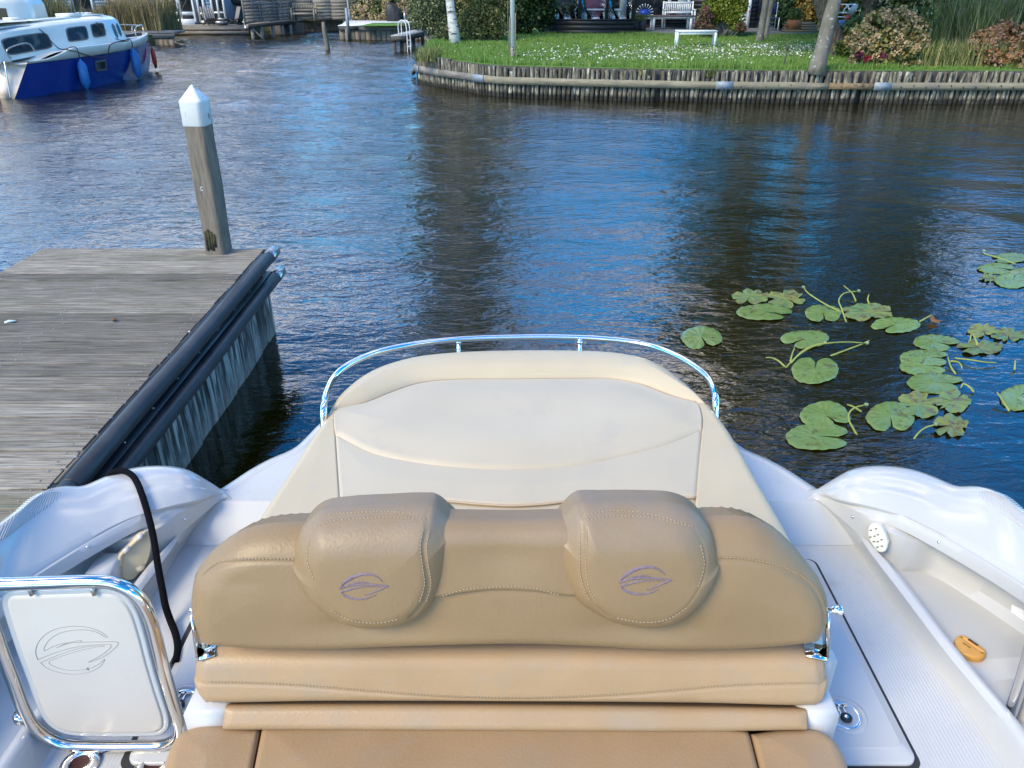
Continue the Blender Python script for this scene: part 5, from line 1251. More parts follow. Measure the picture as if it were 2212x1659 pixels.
bush('garden_shrub', 'low strappy green plants at the foot of the leaning tree', [C(1815, 85, 22.5, .35), C(1835, 75, 24, .4), C(1825, 105, 21.5, .25), C(1850, 62, 25, .4)], 2600, .07, LF_GR, 61, 6, ratio=3.5)
bush('dark_hedge', 'dark hedge closing the garden behind the trees and reeds at right', [(tuple((x, 33 + rnd.uniform(-.6, .6), z)), 1.3, .9) for x in np.arange(13.5, 30, 1.5) for z in (1.3, 2.8)], 16000, .13, LF_DK, 63, 4)

# backless white bench on the lawn
bp = [at(u, v, LZ) for u, v in ((1451, 102), (1457, 102), (1545, 106))]
wb = empty('white_bench', tuple(at(1500, 102, LZ)), 'long backless white garden bench standing on the flowery lawn', 'bench')
c = at(1500, 101, LZ); hw = .60; dz = .45
for sx in (-1, 1):
    for sy, nm in ((-1, 'leg'), (1, 'leg')):
        b = MB(); b.cbox(c[0] + sx * hw * .93 - .035, c[0] + sx * hw * .93 + .035, c[1] + sy * .16 - .03, c[1] + sy * .16 + .03, LZ, LZ + dz - .03, .003); b.build('leg', WHITEP, wb)
    b = MB(); b.box(c[0] + sx * hw * .93 - .02, c[0] + sx * hw * .93 + .02, c[1] - .13, c[1] + .13, LZ + dz - .11, LZ + dz - .03); b.build('end_rail', WHITEP, wb)
for sy in (-1, 1): b = MB(); b.box(c[0] - hw * .93 + .036, c[0] + hw * .93 - .036, c[1] + sy * .16 - .012, c[1] + sy * .16 + .012, LZ + dz - .11, LZ + dz - .031); b.build('side_rail', WHITEP, wb)
for k in range(3):
    y0 = c[1] - .21 + k * .142; b = MB(); b.cbox(c[0] - hw, c[0] + hw, y0, y0 + .136, LZ + dz - .03, LZ + dz, .004); b.build('seat_slat', WHITEP, wb)
wb.rotation_euler = (0, 0, R(-3))
# ============================================================ BUILDINGS, FENCES, QUAYS, BOATS
BLUESID = M('blue_grey_siding', (.235, .30, .385), .55, c2=(.21, .27, .35), ns=3, objrand=.05)
FRAMEW = M('window_white', (.84, .83, .80), .4, c2=(.77, .76, .72), ns=3)
GLASSD = M('dark_window', (.012, .016, .020), .04, spec=.8, c2=(.03, .035, .04), ns=1.2)
BRICKD = M('brown_brick', (.085, .065, .058), .85, c2=(.12, .095, .085), ns=12)
BLK = M('black_boards', (.014, .015, .018), .5, c2=(.028, .030, .034), ns=5, stretch=(.4, 1, 6), objrand=.15)
ROOFT = M('roof_felt', (.05, .05, .055), .8)
CURT = M('curtain', (.45, .50, .50), .85, c2=(.36, .40, .40), ns=9, stretch=(6, 1, .3))
PINK = M('mauve_blind', (.20, .075, .15), .7, c2=(.155, .055, .12), ns=3, stretch=(.4, 1, 6))
WHITEF = M('garden_furniture_white', (.84, .83, .79), .5)
BLUEP = M('blue_plastic', (.01, .06, .35), .35)
TERRA = M('terracotta', (.30, .105, .04), .75)
PAVE = M('grey_paving', (.17, .165, .16), .85, c2=(.12, .12, .12), ns=4, spots=[((.24, .22, .19), 6, .6, .7)])
WDECK = M('pale_terrace', (.62, .62, .62), .6, c2=(.52, .52, .53), ns=2)
TURF = M('artificial_turf', (.075, .17, .025), .9, bump=(80, .6, .02))
BBQ = M('black_cover', (.018, .018, .020), .5, bump=(6, .8, .05, (1, 1, .5)))

def boards(parent, mat, p0, p1, z0, z1, h, th=.02, name='board', lap=.012, lean=0.0, gap=0.0, split=1):
    """horizontal boards from p0 to p1, one object each"""
    p0 = np.array(p0[:2]); p1 = np.array(p1[:2]); d = p1 - p0; nn = np.array([d[1], -d[0]]) / np.linalg.norm(d); me = {}
    n = int(round((z1 - z0) / h))
    for i in range(n):
        for s in range(split):
            a = p0 + d * s / split; c = p0 + d * (s + 1) / split - d * (.002 if s < split - 1 else 0)
            off = nn * (th * ((i + s) % 2) if gap < 0 else 0)
            key = s
            zb = z0 + i * h
            if key not in me:
                b = MB(); L_ = np.linalg.norm(c - a); hh = h + lap - max(gap, 0)
                V = []
                for x in (0, L_): V += [(x, 0, 0), (x, -th - lap * .8, 0), (x, -th, hh), (x, 0, hh)]
                b.add(V, [(0, 1, 2, 3), (7, 6, 5, 4), (0, 4, 5, 1), (1, 5, 6, 2), (2, 6, 7, 3), (3, 7, 4, 0)])
                oo = b.build(name, mat, None, recalc=True); me[key] = oo.data; bpy.data.objects.remove(oo)
            o = bpy.data.objects.new(name, me[key]); COL.objects.link(o); o.parent = parent
            q = a + off; o.location = Vector((q[0], q[1], zb)) - wpos(parent); o.rotation_euler = (0, 0, math.atan2(d[1], d[0]))
def wbox(name, mat, parent, x0, x1, y0, y1, z0, z1, **k): b = MB(); b.box(x0, x1, y0, y1, z0, z1); return b.build(name, mat, parent, **k)
def window(parent, x0, x1, Y, z0, z1, fw=.07, bars=(), hbars=(), pane=GLASSD, fm=FRAMEW, th=.06):
    b = MB(); b.box(x0, x0 + fw, Y - th, Y + .02, z0, z1); b.box(x1 - fw, x1, Y - th, Y + .02, z0, z1); b.box(x0 + fw, x1 - fw, Y - th + .002, Y + .018, z0, z0 + fw); b.box(x0 + fw, x1 - fw, Y - th + .002, Y + .018, z1 - fw, z1)
    for x in bars: b.box(x - fw / 2, x + fw / 2, Y - th + .004, Y + .016, z0 + fw, z1 - fw)
    for z in hbars: b.box(x0 + fw, x1 - fw, Y - th + .007, Y + .014, z - fw * .4, z + fw * .4)
    w = b.build('window', fm, parent)
    p = MB(); p.box(x0 + fw * .5, x1 - fw * .5, Y - .012, Y - .002, z0 + fw * .5, z1 - fw * .5); p.build('pane', pane, w); return w
X_ = lambda u, v, Y: atY(u, v, Y)[0]
Z_ = lambda v, Y: atY(1106, v, Y)[2]

# ---- pale blue house on the left shore
HY = 43.2; hb0 = .42
house = empty('garden_house', (X_(320, 40, HY), HY + 3, hb0), 'pale blue boarded house with white window frames on the left shore', 'house')
xl, xr = X_(60, 30, HY), X_(492, 30, HY)
wbox('wall', BLUESID, house, xl, xr, HY + .03, HY + 6, hb0, 3.6)
boards(house, BLUESID, (xl, HY + .02), (X_(350, 30, HY), HY + .02), Z_(29, HY), 3.5, .145)
boards(house, BLUESID, (X_(441, 30, HY), HY + .02), (X_(460, 30, HY), HY + .02), Z_(31, HY), 3.5, .145)
wbox('brick_plinth', BRICKD, house, xl, xr, HY - .015, HY + .028, hb0 - .1, Z_(30, HY))
window(house, X_(352, 30, HY), X_(427, 30, HY), HY - .02, Z_(50, HY), 2.9, .19, bars=(X_(389, 25, HY),), hbars=(Z_(29, HY),))
b = MB()
for k in range(3): b.cbox(X_(367, 50, HY), X_(424, 50, HY), HY - .24, HY - .10, Z_(57, HY) + k * .075, Z_(57, HY) + k * .075 + .068, .008)
b.build('white_bench_box', FRAMEW, house)
window(house, X_(429, 30, HY), X_(446, 30, HY), HY - .02, hb0 + .03, 2.9, .11, hbars=(Z_(29, HY),))
window(house, X_(459, 30, HY), X_(489, 30, HY), HY - .02, Z_(44, HY), 2.9, .10, bars=(X_(473, 25, HY),), hbars=(Z_(27, HY),))
window(house, X_(158, 20, HY), X_(206, 20, HY), HY - .02, Z_(32, HY), 2.9, .12)
b = MB(); b.cyl((X_(424, 30, HY) + .05, HY - .12, hb0), (X_(420, 30, HY), HY - .12, 3.5), .05, 8); b.build('downpipe', M('blue_pipe', (.16, .20, .26), .5), house)
b = MB(); b.grid(np.array([[(x, HY - .6, 3.45), (x, HY + 3.0, 5.3), (x, HY + 6.6, 3.45)] for x in (xl - .5, xr + .4)])); b.grid(np.array([[(x, HY - .6, 3.35), (x, HY + 3.0, 5.2), (x, HY + 6.6, 3.35)] for x in (xl - .5, xr + .4)])); b.box(xl - .5, xr + .4, HY - .62, HY - .58, 3.3, 3.46); b.build('roof', ROOFT, house)
# deck before it
DYF = 41.4
dk = empty('house_deck', (X_(450, 60, DYF), DYF, .4), 'dark timber deck in front of the pale blue house', 'deck')
dx0, dx1 = X_(368, 62, DYF), X_(536, 62, DYF)
yy = DYF
while yy < HY - .02: wbox('plank', OLDW, dk, dx0, dx1, yy, yy + .175, .36, .40); yy += .18
for z0, z1, dz_ in ((.20, .355, 0), (.03, .18, .02)): wbox('fascia_board', OLDW, dk, dx0, dx1 + .02, DYF - .04 - dz_, DYF - .005, z0, z1)
b = MB()
for x in np.arange(dx0 + .2, dx1, 1.1): b.box(x, x + .12, DYF + .05, DYF + .17, -.5, .19)
b.build('piles', DKW, dk)
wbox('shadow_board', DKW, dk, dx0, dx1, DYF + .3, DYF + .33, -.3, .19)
# low quay stub in front of the reeds
qy = at(350, 97, 0)[1]; qx = X_(378, 90, qy)
qs = empty('quay_stub', (qx - 2, qy, .5), 'low silvered timber quay at the foot of the reeds behind the sailboat', 'quay')
for k in range(4): wbox('plank', OLDW, qs, qx - 6, qx + .05, qy - .02 + k * .30, qy + .27 + k * .30, .42, .50)
wbox('edge_beam', OLDW, qs, qx - 6, qx + .04, qy - .06, qy - .022, .26, .425)
xx = qx - .02
while xx > qx - 4: wbox('sheet_board', SHEET, qs, xx - .22, xx - .01, qy - .018, qy + .03, -.4, .255); xx -= .22
# reeds
e0 = at(60, 60, .5)
DRYR = L3((.10, .10, .04), (.26, .20, .09), (.38, .29, .15), (.16, .17, .06))
blades([(-21.5, -17.0, 28.5, 34, .35)], 5200, 1.2, 2.3, .014, L3((.05, .08, .025), (.12, .14, .05), (.24, .20, .09), (.30, .23, .12)), 'reed_bed', 'tall mixed green and brown reeds behind the sailboat cabin', 'reeds', 71, .22, plume=40, pm=PLUME, zb=0)
blades([(X_(238, 60, 37), X_(366, 60, 37), 36.2, 38.5, .4)], 3600, .8, 1.75, .013, DRYR, 'reed_bed', 'straw coloured reeds with plumes in front of the pale blue house', 'reeds', 73, .25, plume=110, pm=M('straw_plume', (.42, .31, .2), .9), zb=0)
blades([(-17.3, X_(238, 60, 38), 36.5, 40, .4)], 3000, .7, 1.3, .013, DRYR, 'reed_bed', 'low brown reeds below the house wall, left of the straw reeds', 'reeds', 75, .25, plume=30, pm=PLUME, zb=0)

# deck chairs, dark slatted
CHW = M('chair_wood', (.28, .24, .21), .8); CHD = M('chair_dark', (.03, .03, .035), .6)
def deckchair(x, Y, rz, label):
    r = empty('slatted_chair', (x, Y, .40), label, 'chair', 'slatted lounge chairs on the house deck')
    for k in range(5):
        o = -.22 + k * .11; b = MB(); b.bar((x + o, Y + .34, .47), (x + o * 1.1, Y + .62, 1.22), .075, .02, (0, 1, 0)); b.build('back_slat', CHW, r)
        b = MB(); b.bar((x + o, Y - .28, .73), (x + o, Y + .42, .56), .07, .02); b.build('seat_slat', CHD, r)
    for o in (-.26, .26): b = MB(); b.bar((x + o, Y - .30, .40), (x + o, Y + .42, .70), .035, .05); b.bar((x + o, Y + .60, .40), (x + o, Y - .02, .66), .035, .05); b.build('leg', CHD, r)
    r.rotation_euler = (0, 0, rz)
    return r
deckchair(X_(463, 57, 42.3), 42.1, R(40), 'left slatted lounge chair on the deck, turned to the right')
deckchair(X_(498, 57, 42.3), 42.1, R(-55), 'right slatted lounge chair on the deck, leaning back to the right')
p = (X_(480, 57, 41.9), 41.9, .40); b = MB(); b.lathe([(.14, 0), (.30, .10), (.33, .20), (.30, .20), (.2, .1), (0, .08)], p, 16); fb = b.build('fire_bowl', STEEL, smooth=True, label='round metal fire bowl with logs between the two slatted chairs', cat='fire bowl', loc=p)
b = MB()
for k in range(5): b.cyl((p[0] - .22 + k * .09, p[1] - .18, p[2] + .17), (p[0] - .18 + k * .09, p[1] + .16, p[2] + .26), .035, 6)
b.build('log', BARKB, fb)
# white bollard on deck end
p = at(531, 60, .40); b = MB(); b.lathe([(.09, 0), (.05, .04), (.045, .30), (.06, .36), (0, .37)], p, 12); b.bar((p[0] - .12, p[1], p[2] + .25), (p[0] + .12, p[1], p[2] + .25), .04, .04); b.build('white_bollard', WHITEP, label='small white bollard at the right end of the house deck', cat='bollard')

# ---- slatted fences: angled trellis screen and long fence
def fence(label, P0, P1, z0, z1, h, trellis=0, split=1):
    f = empty('slatted_fence', ((P0[0] + P1[0]) / 2, (P0[1] + P1[1]) / 2, z0), label, 'fence')
    P0 = np.array(P0, float); P1 = np.array(P1, float); d = P1 - P0; u_ = d / np.linalg.norm(d); nn = np.array([u_[1], -u_[0]])
    boards(f, OLDW, P0, P1, z0, z1, h, .018, 'slat', -.012, gap=-1, split=split)
    n = max(2, int(np.linalg.norm(d) / 1.7)); 
    for i in range(n + 1):
        q = P0 + d * i / n; b = MB(); b.bar((*(q - nn * .03), z0 - .1), (*(q - nn * .03), z1 + .05), .08, .08); b.build('post', OLDW, f)
    if trellis:
        for i in range(1, trellis):
            q = P0 + d * i / trellis + nn * .055; b = MB(); b.bar((*q, z0), (*q, z1), .035, .02); b.build('batten', CHW, f)
    return f
F1a = (X_(531, 50, 40.0), 40.0); F1b = (X_(631, 44, 42.0), 42.6); F2b = (X_(756, 44, 42.9), 42.9)
fence('slatted trellis screen angled towards the blue house', F1a, F1b, .62, 2.35, .145, trellis=7, split=3)
fence('long silvered slatted fence behind the wooden bench', (F1b[0] + .05, F1b[1] + .02), F2b, .62, 2.45, .15, split=3)
# dark interior behind the fences is planting
bush('dark_hedge', 'dark hedge beyond the gap between blue house and trellis screen', [((x, 46.5 + rnd.uniform(-.4, .4), z), 1.1, .9) for x in np.arange(X_(488, 30, 46), X_(540, 30, 46) + 1, 1.0) for z in (1.3, 2.6)], 5000, .12, LF_DK, 81, 3)
p = (X_(516, 16, 44.5), 44.5, 1.05); b = MB(); G = []
for t in np.linspace(0, 1, 12):
    w = .55 * math.sin(math.pi * min(t * .62 + .38, 1)) ** .8 + .02; G.append([(p[0] - 1.0 + 2.4 * t, p[1] + w * c_, p[2] + .62 - .34 * t - .30 * math.cos(a_) * (w / .5)) for a_, c_ in [(a, math.sin(a)) for a in np.linspace(-math.pi / 2, math.pi / 2, 9)]])
b.grid(np.array(G)); rb = b.build('covered_rowing_boat', M('hull_dark', (.06, .065, .06), .5), smooth=True, label='dark rowing boat under a pale cover laid up beyond the house deck', cat='boat')
b = MB(); b.grid(np.array([[(g[0][0], g[0][1] * (1 - q) + g[-1][1] * q, g[0][2] + .02 + .10 * math.sin(math.pi * q)) for q in np.linspace(0, 1, 6)] for g in G])); b.build('cover', M('tarp', (.38, .36, .30), .8), rb, smooth=True)
b = MB(); b.tube([(g[0][0], g[0][1], g[0][2]) for g in G], .02, 6); b.build('gunwale_strip', WHITEP, rb)

# staging under the trellis screen
sd = empty('staging', (F1a[0] + 1, 40.2, .5), 'timber staging on piles carrying the trellis screen', 'jetty')
a = np.array(at(536, 53, .6)[:2]); c = np.array(at(632, 45, .6)[:2]); e = np.array([X_(528, 50, a[1]), a[1] + .3])
for (p_, q_) in ((a, c), (e, a)): b = MB(); b.bar((*p_, .53), (*q_, .53), .06, .16); b.build('edge_beam', DKW if p_ is a else OLDW, sd)
b = MB(); b.poly([tuple(a), tuple(c), (c[0] + .5, c[1] + 2), (e[0], e[1] + 2.2), tuple(e)], .56, .605); b.build('deck', OLDW, sd)
for u in (541, 560, 584, 605, 624):
    q = a + (c - a) * (u - 536) / 96.0; b = MB(); b.box(q[0] - .07, q[0] + .07, q[1] + .06, q[1] + .2, -.4, .45); b.build('pile', OLDW, sd)
q = a + (c - a) * .07; b = MB(); b.bar((q[0], q[1] + .1, .4), (q[0] + .5, q[1] + .1, -.1), .1, .06); b.build('brace', OLDW, sd)
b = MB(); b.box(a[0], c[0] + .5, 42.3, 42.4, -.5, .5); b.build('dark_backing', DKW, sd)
# quay under the long fence
Q2 = at(700, 68, 0)[1]; qx0, qx1 = X_(630, 60, Q2), X_(738, 60, Q2)
q2 = empty('fence_quay', ((qx0 + qx1) / 2, Q2, .5), 'timber quay with sheet boards under the long fence and bench', 'quay')
wbox('edge_beam', OLDW, q2, qx0 - .1, qx1 + .1, Q2 - .08, Q2 - .03, .40, .57); wbox('deck', OLDW, q2, qx0 - .1, qx1 + .1, Q2 - .029, 43.6, .54, .60)
xx = qx0
while xx < qx1 + .2: wbox('sheet_board', SHEET, q2, xx, xx + .235, Q2 - .025 + rnd.uniform(-.01, .01), Q2 + .02, -.4, .395); xx += .25
# wooden bench at the fence
def bench(x, Y, z0, w, h, mat, nslat, label, name='wooden_bench', dep=.5, rz=0, group=None):
    r = empty(name, (x, Y, z0), label, 'bench', group)
    for s in (-1, 1):
        b = MB(); b.box(x + s * w / 2 - .03, x + s * w / 2 + .03, Y - dep, Y - dep + .06, z0, z0 + h * .68); b.build('leg', mat, r)
        b = MB(); b.bar((x + s * w / 2, Y - .02, z0), (x + s * w / 2, Y + .05, z0 + h), .06, .05); b.build('leg', mat, r)
        b = MB(); b.box(x + s * w / 2 - .035, x + s * w / 2 + .035, Y - dep - .03, Y + .01, z0 + h * .68, z0 + h * .71); b.build('armrest', mat, r)
    for k in range(4): b = MB(); b.box(x - w / 2 + .032, x + w / 2 - .032, Y - dep + .03 + k * .11, Y - dep + .12 + k * .11, z0 + h * .43, z0 + h * .455); b.build('seat_slat', mat, r)
    b = MB(); b.box(x - w / 2 + .03, x + w / 2 - .03, Y - dep + .01, Y - dep + .03, z0 + h * .36, z0 + h * .43); b.build('apron', mat, r)
    for zf in (.94, .58): b = MB(); b.box(x - w / 2 + .03, x + w / 2 - .03, Y + .01, Y + .045, z0 + h * zf - .03, z0 + h * zf + .035); b.build('back_rail', mat, r)
    for k in range(nslat):
        xx_ = x - w / 2 + .06 + (w - .12) * (k + .5) / nslat; b = MB(); b.box(xx_ - .022, xx_ + .022, Y + .016, Y + .036, z0 + h * .58 + .036, z0 + h * .94 - .031); b.build('back_slat', mat, r)
    r.rotation_euler = (0, 0, rz)
    return r
by = 42.4
bench((X_(636, 40, by) + X_(684, 40, by)) / 2, by, .60, X_(684, 40, by) - X_(636, 40, by), .80, M('teak_grey', (.29, .25, .20), .8), 12, 'silvered wooden bench with slatted back against the fence')

# ---- terrace with hydrangea hedge
TY = at(800, 86, 0)[1]; tx0, tx1 = X_(733, 66, TY), X_(960, 66, TY)
te = empty('terrace_quay', ((tx0 + tx1) / 2, TY, .5), 'boarded quay wall carrying the white terrace and turf', 'quay')
wbox('edge_beam', DKW, te, tx0, X_(775, 60, TY), TY - .10, TY - .04, .40, .57); wbox('edge_beam', OLDW, te, X_(775, 60, TY) + .01, tx1, TY - .10, TY - .04, .40, .57)
xx = tx0
while xx < tx1: wbox('sheet_board', SHEET, te, xx, xx + .225, TY - .035 + rnd.uniform(-.012, .012), TY + .02, -.4, .395); xx += .24
b = MB(); b.box(tx0, tx0 + .05, TY + .022, TY + 6, -.4, .56); b.build('side_wall', SHEET, te)
b = MB(); b.box(tx0 + .3, tx0 + .42, TY - .2, TY - .105, -.4, .5); b.build('fender_pile', OLDW, te)
b = MB(); b.poly([(tx0 - .03, TY - .12), (tx1, TY - .12), (tx1, TY + 6.5), (X_(748, 47, 43.5), 43.8), (tx0 - .03, TY + .9)], .571, .60); b.build('terrace_paving', WDECK, te)
g = [at(u, v, .61)[:2] for u, v in ((775, 56), (806, 49.5), (1000, 47), (1000, 54))]; b = MB(); b.poly([tuple(p_) for p_ in g], .601, .615); b.build('turf_strip', TURF, te)
hy = at(820, 44, .6)[1]
bush('hydrangea', 'wide hydrangea hedge full of faded green and pink brown heads behind the white terrace', [C(775, 32, hy + .4, .40), C(795, 15, hy + .5, .55), C(822, 22, hy + .3, .6), C(850, 8, hy + .6, .65), C(870, 28, hy + .4, .5), C(892, 10, hy + .8, .6), C(775, 12, hy + .8, .35), C(905, 28, hy + 1, .4), C(925, 8, hy + 1.2, .5)], 5000, .10, L3((.03, .045, .015), (.06, .09, .02), (.12, .13, .04)), 83, 6, heads=240, hm=M('faded_heads', (.3, .22, .1), .85, island=[(.34, .32, .12), (.48, .37, .19), (.58, .40, .26), (.46, .28, .17), (.30, .32, .12)]), hs=.15, clip=.62)
bush('lavender_shrub', 'low grey green shrub behind the turf strip', [C(895, 38, 42, .35), C(915, 36, 41.5, .4), C(880, 42, 42, .2)], 2200, .05, L3((.09, .12, .09), (.15, .18, .14), (.22, .24, .18)), 85, 4, ratio=2.5, clip=.6)
# covered barbecue
bx, bY = X_(852, 44, hy - .6), hy - .6; b = MB(); G = []
for z, w, dd, sx in ((0, .36, .28, 0), (.04, .37, .29, 0), (.35, .36, .28, -.02), (.5, .34, .26, -.04), (.66, .26, .22, -.10), (.80, .14, .16, -.17), (.83, .02, .03, -.18)):
    G.append([(bx + sx + w * (abs(math.cos(t)) ** .5) * np.sign(math.cos(t)) * (1 + .03 * math.sin(5 * t + z * 9)), bY + dd * (abs(math.sin(t)) ** .5) * np.sign(math.sin(t)) * (1 + .04 * math.sin(7 * t)), .6 + z) for t in np.linspace(0, 2 * math.pi, 33)])
b.grid(np.array(G)); b.build('covered_barbecue', BBQ, smooth=True, label='barbecue under a creased black cover in front of the hydrangea hedge', cat='barbecue', recalc=True, loc=(bx, bY, .6))
# posts on the terrace
p = at(1025 * 0 + 751.5, 56, .6); b = MB(); b.box(p[0] - .06, p[0] + .06, p[1] - .06, p[1] + .06, .3, 1.32); b.build('mooring_pile', ZINC, label='grey square pile at the front left corner of the terrace', cat='post')
p = at(757, 44, .6); b = MB(); b.cyl((p[0], p[1], .6), (p[0] - .05, p[1], 1.05), .05, 10); b.build("pole_sleeve", ZINC, (r := empty("garden_pole", tuple(p), "tall white pole in a grey sleeve at the end of the long fence", "pole")))
b = MB(); b.cyl((p[0] - .05, p[1], 1.0), (p[0] - .18, p[1], 5), .04, 10); b.build('pole', WHITEP, r)
p = at(875, 55, .6); r = empty('parasol_base', tuple(p), 'grey parasol base with a short tube standing on the turf edge', 'parasol base')
b = MB(); b.bar((p[0] - .3, p[1], .635), (p[0] + .3, p[1], .635), .3, .05); b.build('foot', DKW, r); b = MB(); b.cyl(p, p + np.array([0, 0, .6]), .03, 8); b.build('tube', STEEL, r)
# lone pole in the water
p = at(708, 108, 0); b = MB(); b.tube([(p[0], p[1], -.5), (p[0], p[1], .1), (p[0] - .04, p[1], .5), (p[0] - .06, p[1], .75), (p[0] - .07, p[1], 1.0)], [.10, .095, .09, .085, .06], 9); b.build('water_post', POSTW, label='lone weathered post standing in open water before the fence quay', cat='post', loc=(p[0], p[1], 0))
# small jetty with white ladder
JY = at(865, 112, 0)[1]; j0, j1 = X_(844, 84, JY), X_(881, 84, JY); jb = at(932, 66, .55); jd = np.array([jb[0] - j1 - .1, jb[1] - JY])
jt = empty('small_jetty', ((j0 + j1) / 2, JY, .5), 'narrow grey jetty with dark legs running back to the lawn corner', 'jetty')
n = 22
for k in range(n):
    o0, o1 = jd * k / n, jd * (k + .95) / n; b = MB(); b.poly([(j0 + o0[0], JY + o0[1]), (j1 + o0[0], JY + o0[1]), (j1 + o1[0], JY + o1[1]), (j0 + o1[0], JY + o1[1])], .54, .58); b.build('plank', M_J if 'M_J' in globals() else globals().setdefault('M_J', M('jetty_plank', (.33, .33, .32), .8, objrand=.15)), jt)
b = MB(); b.box(j0 + .02, j1 - .02, JY - .03, JY + .03, .38, .535); b.build('end_beam', DKW, jt)
for s, x in ((0, j0 + .03), (1, j1 - .03)): b = MB(); b.bar((x, JY + .05, .46), (x + jd[0], JY + jd[1], .46), .05, .14); b.build('side_beam', DKW, jt)
for k, (x, y_) in enumerate(((j0 + .12, JY + .08), (j1 - .12, JY + .1), (j1 - .05 + jd[0] * .3, JY + jd[1] * .3), (j0 + .2 + jd[0] * .3, JY + jd[1] * .3), (j1 + jd[0] * .65, JY + jd[1] * .65))):
    b = MB(); b.box(x - .055, x + .055, y_ - .055, y_ + .055, -.6, .39); b.build('leg', DKW, jt)
b = MB(); b.tube([(j0 + .48, JY + .45, -.4), (j0 + .46, JY + .4, .0), (j0 + .40, JY + .35, .25), (j0 + .42, JY + .35, .45)], [.24, .2, .12, .15], 9); b.build('old_stump', DKW, jt, smooth=True)
la = empty('swim_ladder', (j1 + .0, JY - .05, 0), 'white tubular swimming ladder hooked on the small jetty', 'ladder')
for o in (-.02, .10):
    P = [(j1 - .33 + o, JY + .12, .585), (j1 - .33 + o, JY + .12, .95), (j1 - .28 + o, JY + .08, 1.05), (j1 - .16 + o, JY - .02, 1.10), (j1 - .05 + o, JY - .1, 1.05), (j1 + o, JY - .14, .9), (j1 + o, JY - .14, -.3)]
    b = MB(); b.tube(crom(P, 40), .017, 8); b.build('rail', WHITEP, la, smooth=True)
for z in (-.05, .2, .42): b = MB(); b.bar((j1 - .02, JY - .14, z), (j1 + .10, JY - .14, z), .03, .02); b.build('rung', WHITEP, la)

# ============================================================ BLACK HOUSE
BY = at(1280, 73, LZ)[1]; BW = BY + 3.2
hs = empty('black_house', (X_(1400, 30, BW), BW + 3, LZ), 'low black boarded house with glazed conservatory beside the lawn', 'house')
cx0, cx1 = X_(1193, 60, BY), X_(1369, 60, BY); zt = Z_(44, BY)
boards(hs, BLK, (cx0, BY), (cx1, BY), LZ - .02, zt, (zt - LZ + .02) / 3.0, .025)
boards(hs, BLK, (cx0 - .30, BY + 1.9), (cx0 - .03, BY), LZ - .02, zt, (zt - LZ + .02) / 3.0, .025)
b = MB(); b.box(cx0 - .02, cx1 + .02, BY - .06, BY + .06, zt + .013, zt + .045); b.build('sill', BLK, hs)
for u in (1194, 1252, 1311, 1368): x = X_(u, 20, BY); wbox('mullion', BLK, hs, x - .055, x + .055, BY - .05, BY + .05, zt + .046, 2.9)
for x, y_ in ((cx0 - .15, BY + 1.0), (cx0 - .28, BY + 1.9), (cx0 - .08, BY + .45)): wbox('mullion', BLK, hs, x - .04, x + .04, y_ - .04, y_ + .04, zt, 2.9)
GL = bpy.data.materials.new('clear_glass'); GL.use_nodes = True; gn, gk = GL.node_tree.nodes, GL.node_tree.links; gn.clear()
g_o = gn.new('ShaderNodeOutputMaterial'); g_m = gn.new('ShaderNodeMixShader'); g_t = gn.new('ShaderNodeBsdfTransparent'); g_g = gn.new('ShaderNodeBsdfGlossy'); g_f = gn.new('ShaderNodeFresnel')
g_t.inputs[0].default_value = (.88, .92, .92, 1); g_g.inputs['Roughness'].default_value = .02; g_f.inputs['IOR'].default_value = 1.5
gk.new(g_f.outputs[0], g_m.inputs[0]); gk.new(g_t.outputs[0], g_m.inputs[1]); gk.new(g_g.outputs[0], g_m.inputs[2]); gk.new(g_m.outputs[0], g_o.inputs[0])
for u0, u1 in ((1194, 1252), (1252, 1311), (1311, 1368)): wbox('glass_pane', GL, hs, X_(u0, 20, BY) + .056, X_(u1, 20, BY) - .056, BY - .008, BY - .002, zt + .046, 2.85)
wbox('wall', BLK, hs, X_(1170, 30, BW), X_(1634, 30, BW), BW + .03, BW + 6, LZ, 3.1)
b = MB(); b.box(X_(1165, 0, BY), X_(1640, 0, BY), BW - .35, BW + 6.5, 3.1, 3.32); b.build('roof', ROOFT, hs)
for u in (1194, 1252, 1311, 1368): x = X_(u, 20, BY); b = MB(); b.bar((x, BY, 2.92), (x, BW, 3.12), .06, .09); b.build('rafter', BLK, hs)
wbox('conservatory_floor', PAVE, hs, cx0 - .3, cx1, BY + .07, BW, LZ, LZ + .05)
boards(hs, BLK, (X_(1487, 30, BW), BW), (X_(1600, 30, BW), BW), LZ, 3.0, .15, .02)
boards(hs, BLK, (X_(1612, 30, BW - .3), BW - .3), (X_(1636, 30, BW - .3), BW - .3), LZ, 3.0, .15, .02)
boards(hs, BLK, (X_(1372, 50, BW), BW), (X_(1487, 50, BW), BW), LZ, Z_(41, BW), .15, .02)
wbox('white_sill', FRAMEW, hs, cx0 + .1, X_(1488, 40, BW), BW - .10, BW + .02, Z_(41.5, BW), Z_(37.5, BW))
wz0 = Z_(37.3, BW)
def pan(u0, u1, mat, Y=BW, nm='pane'): return wbox(nm, mat, hs, X_(u0, 20, Y), X_(u1, 20, Y), Y - .01, Y + .02, wz0 + .002, 2.8)
pan(1200, 1254, GLASSD); pan(1257, 1317, PINK, BW, 'blind'); pan(1323, 1338, GLASSD); pan(1338, 1353, CURT, BW - .03, 'curtain'); pan(1356, 1442, GLASSD); pan(1446, 1462, GLASSD); pan(1463, 1484, CURT, BW - .03, 'curtain')
for u in (1255.5, 1319, 1444, 1486): x = X_(u, 20, BW); wbox('window_frame', FRAMEW, hs, x - .055, x + .055, BW - .09, BW + .02, wz0, 2.85)
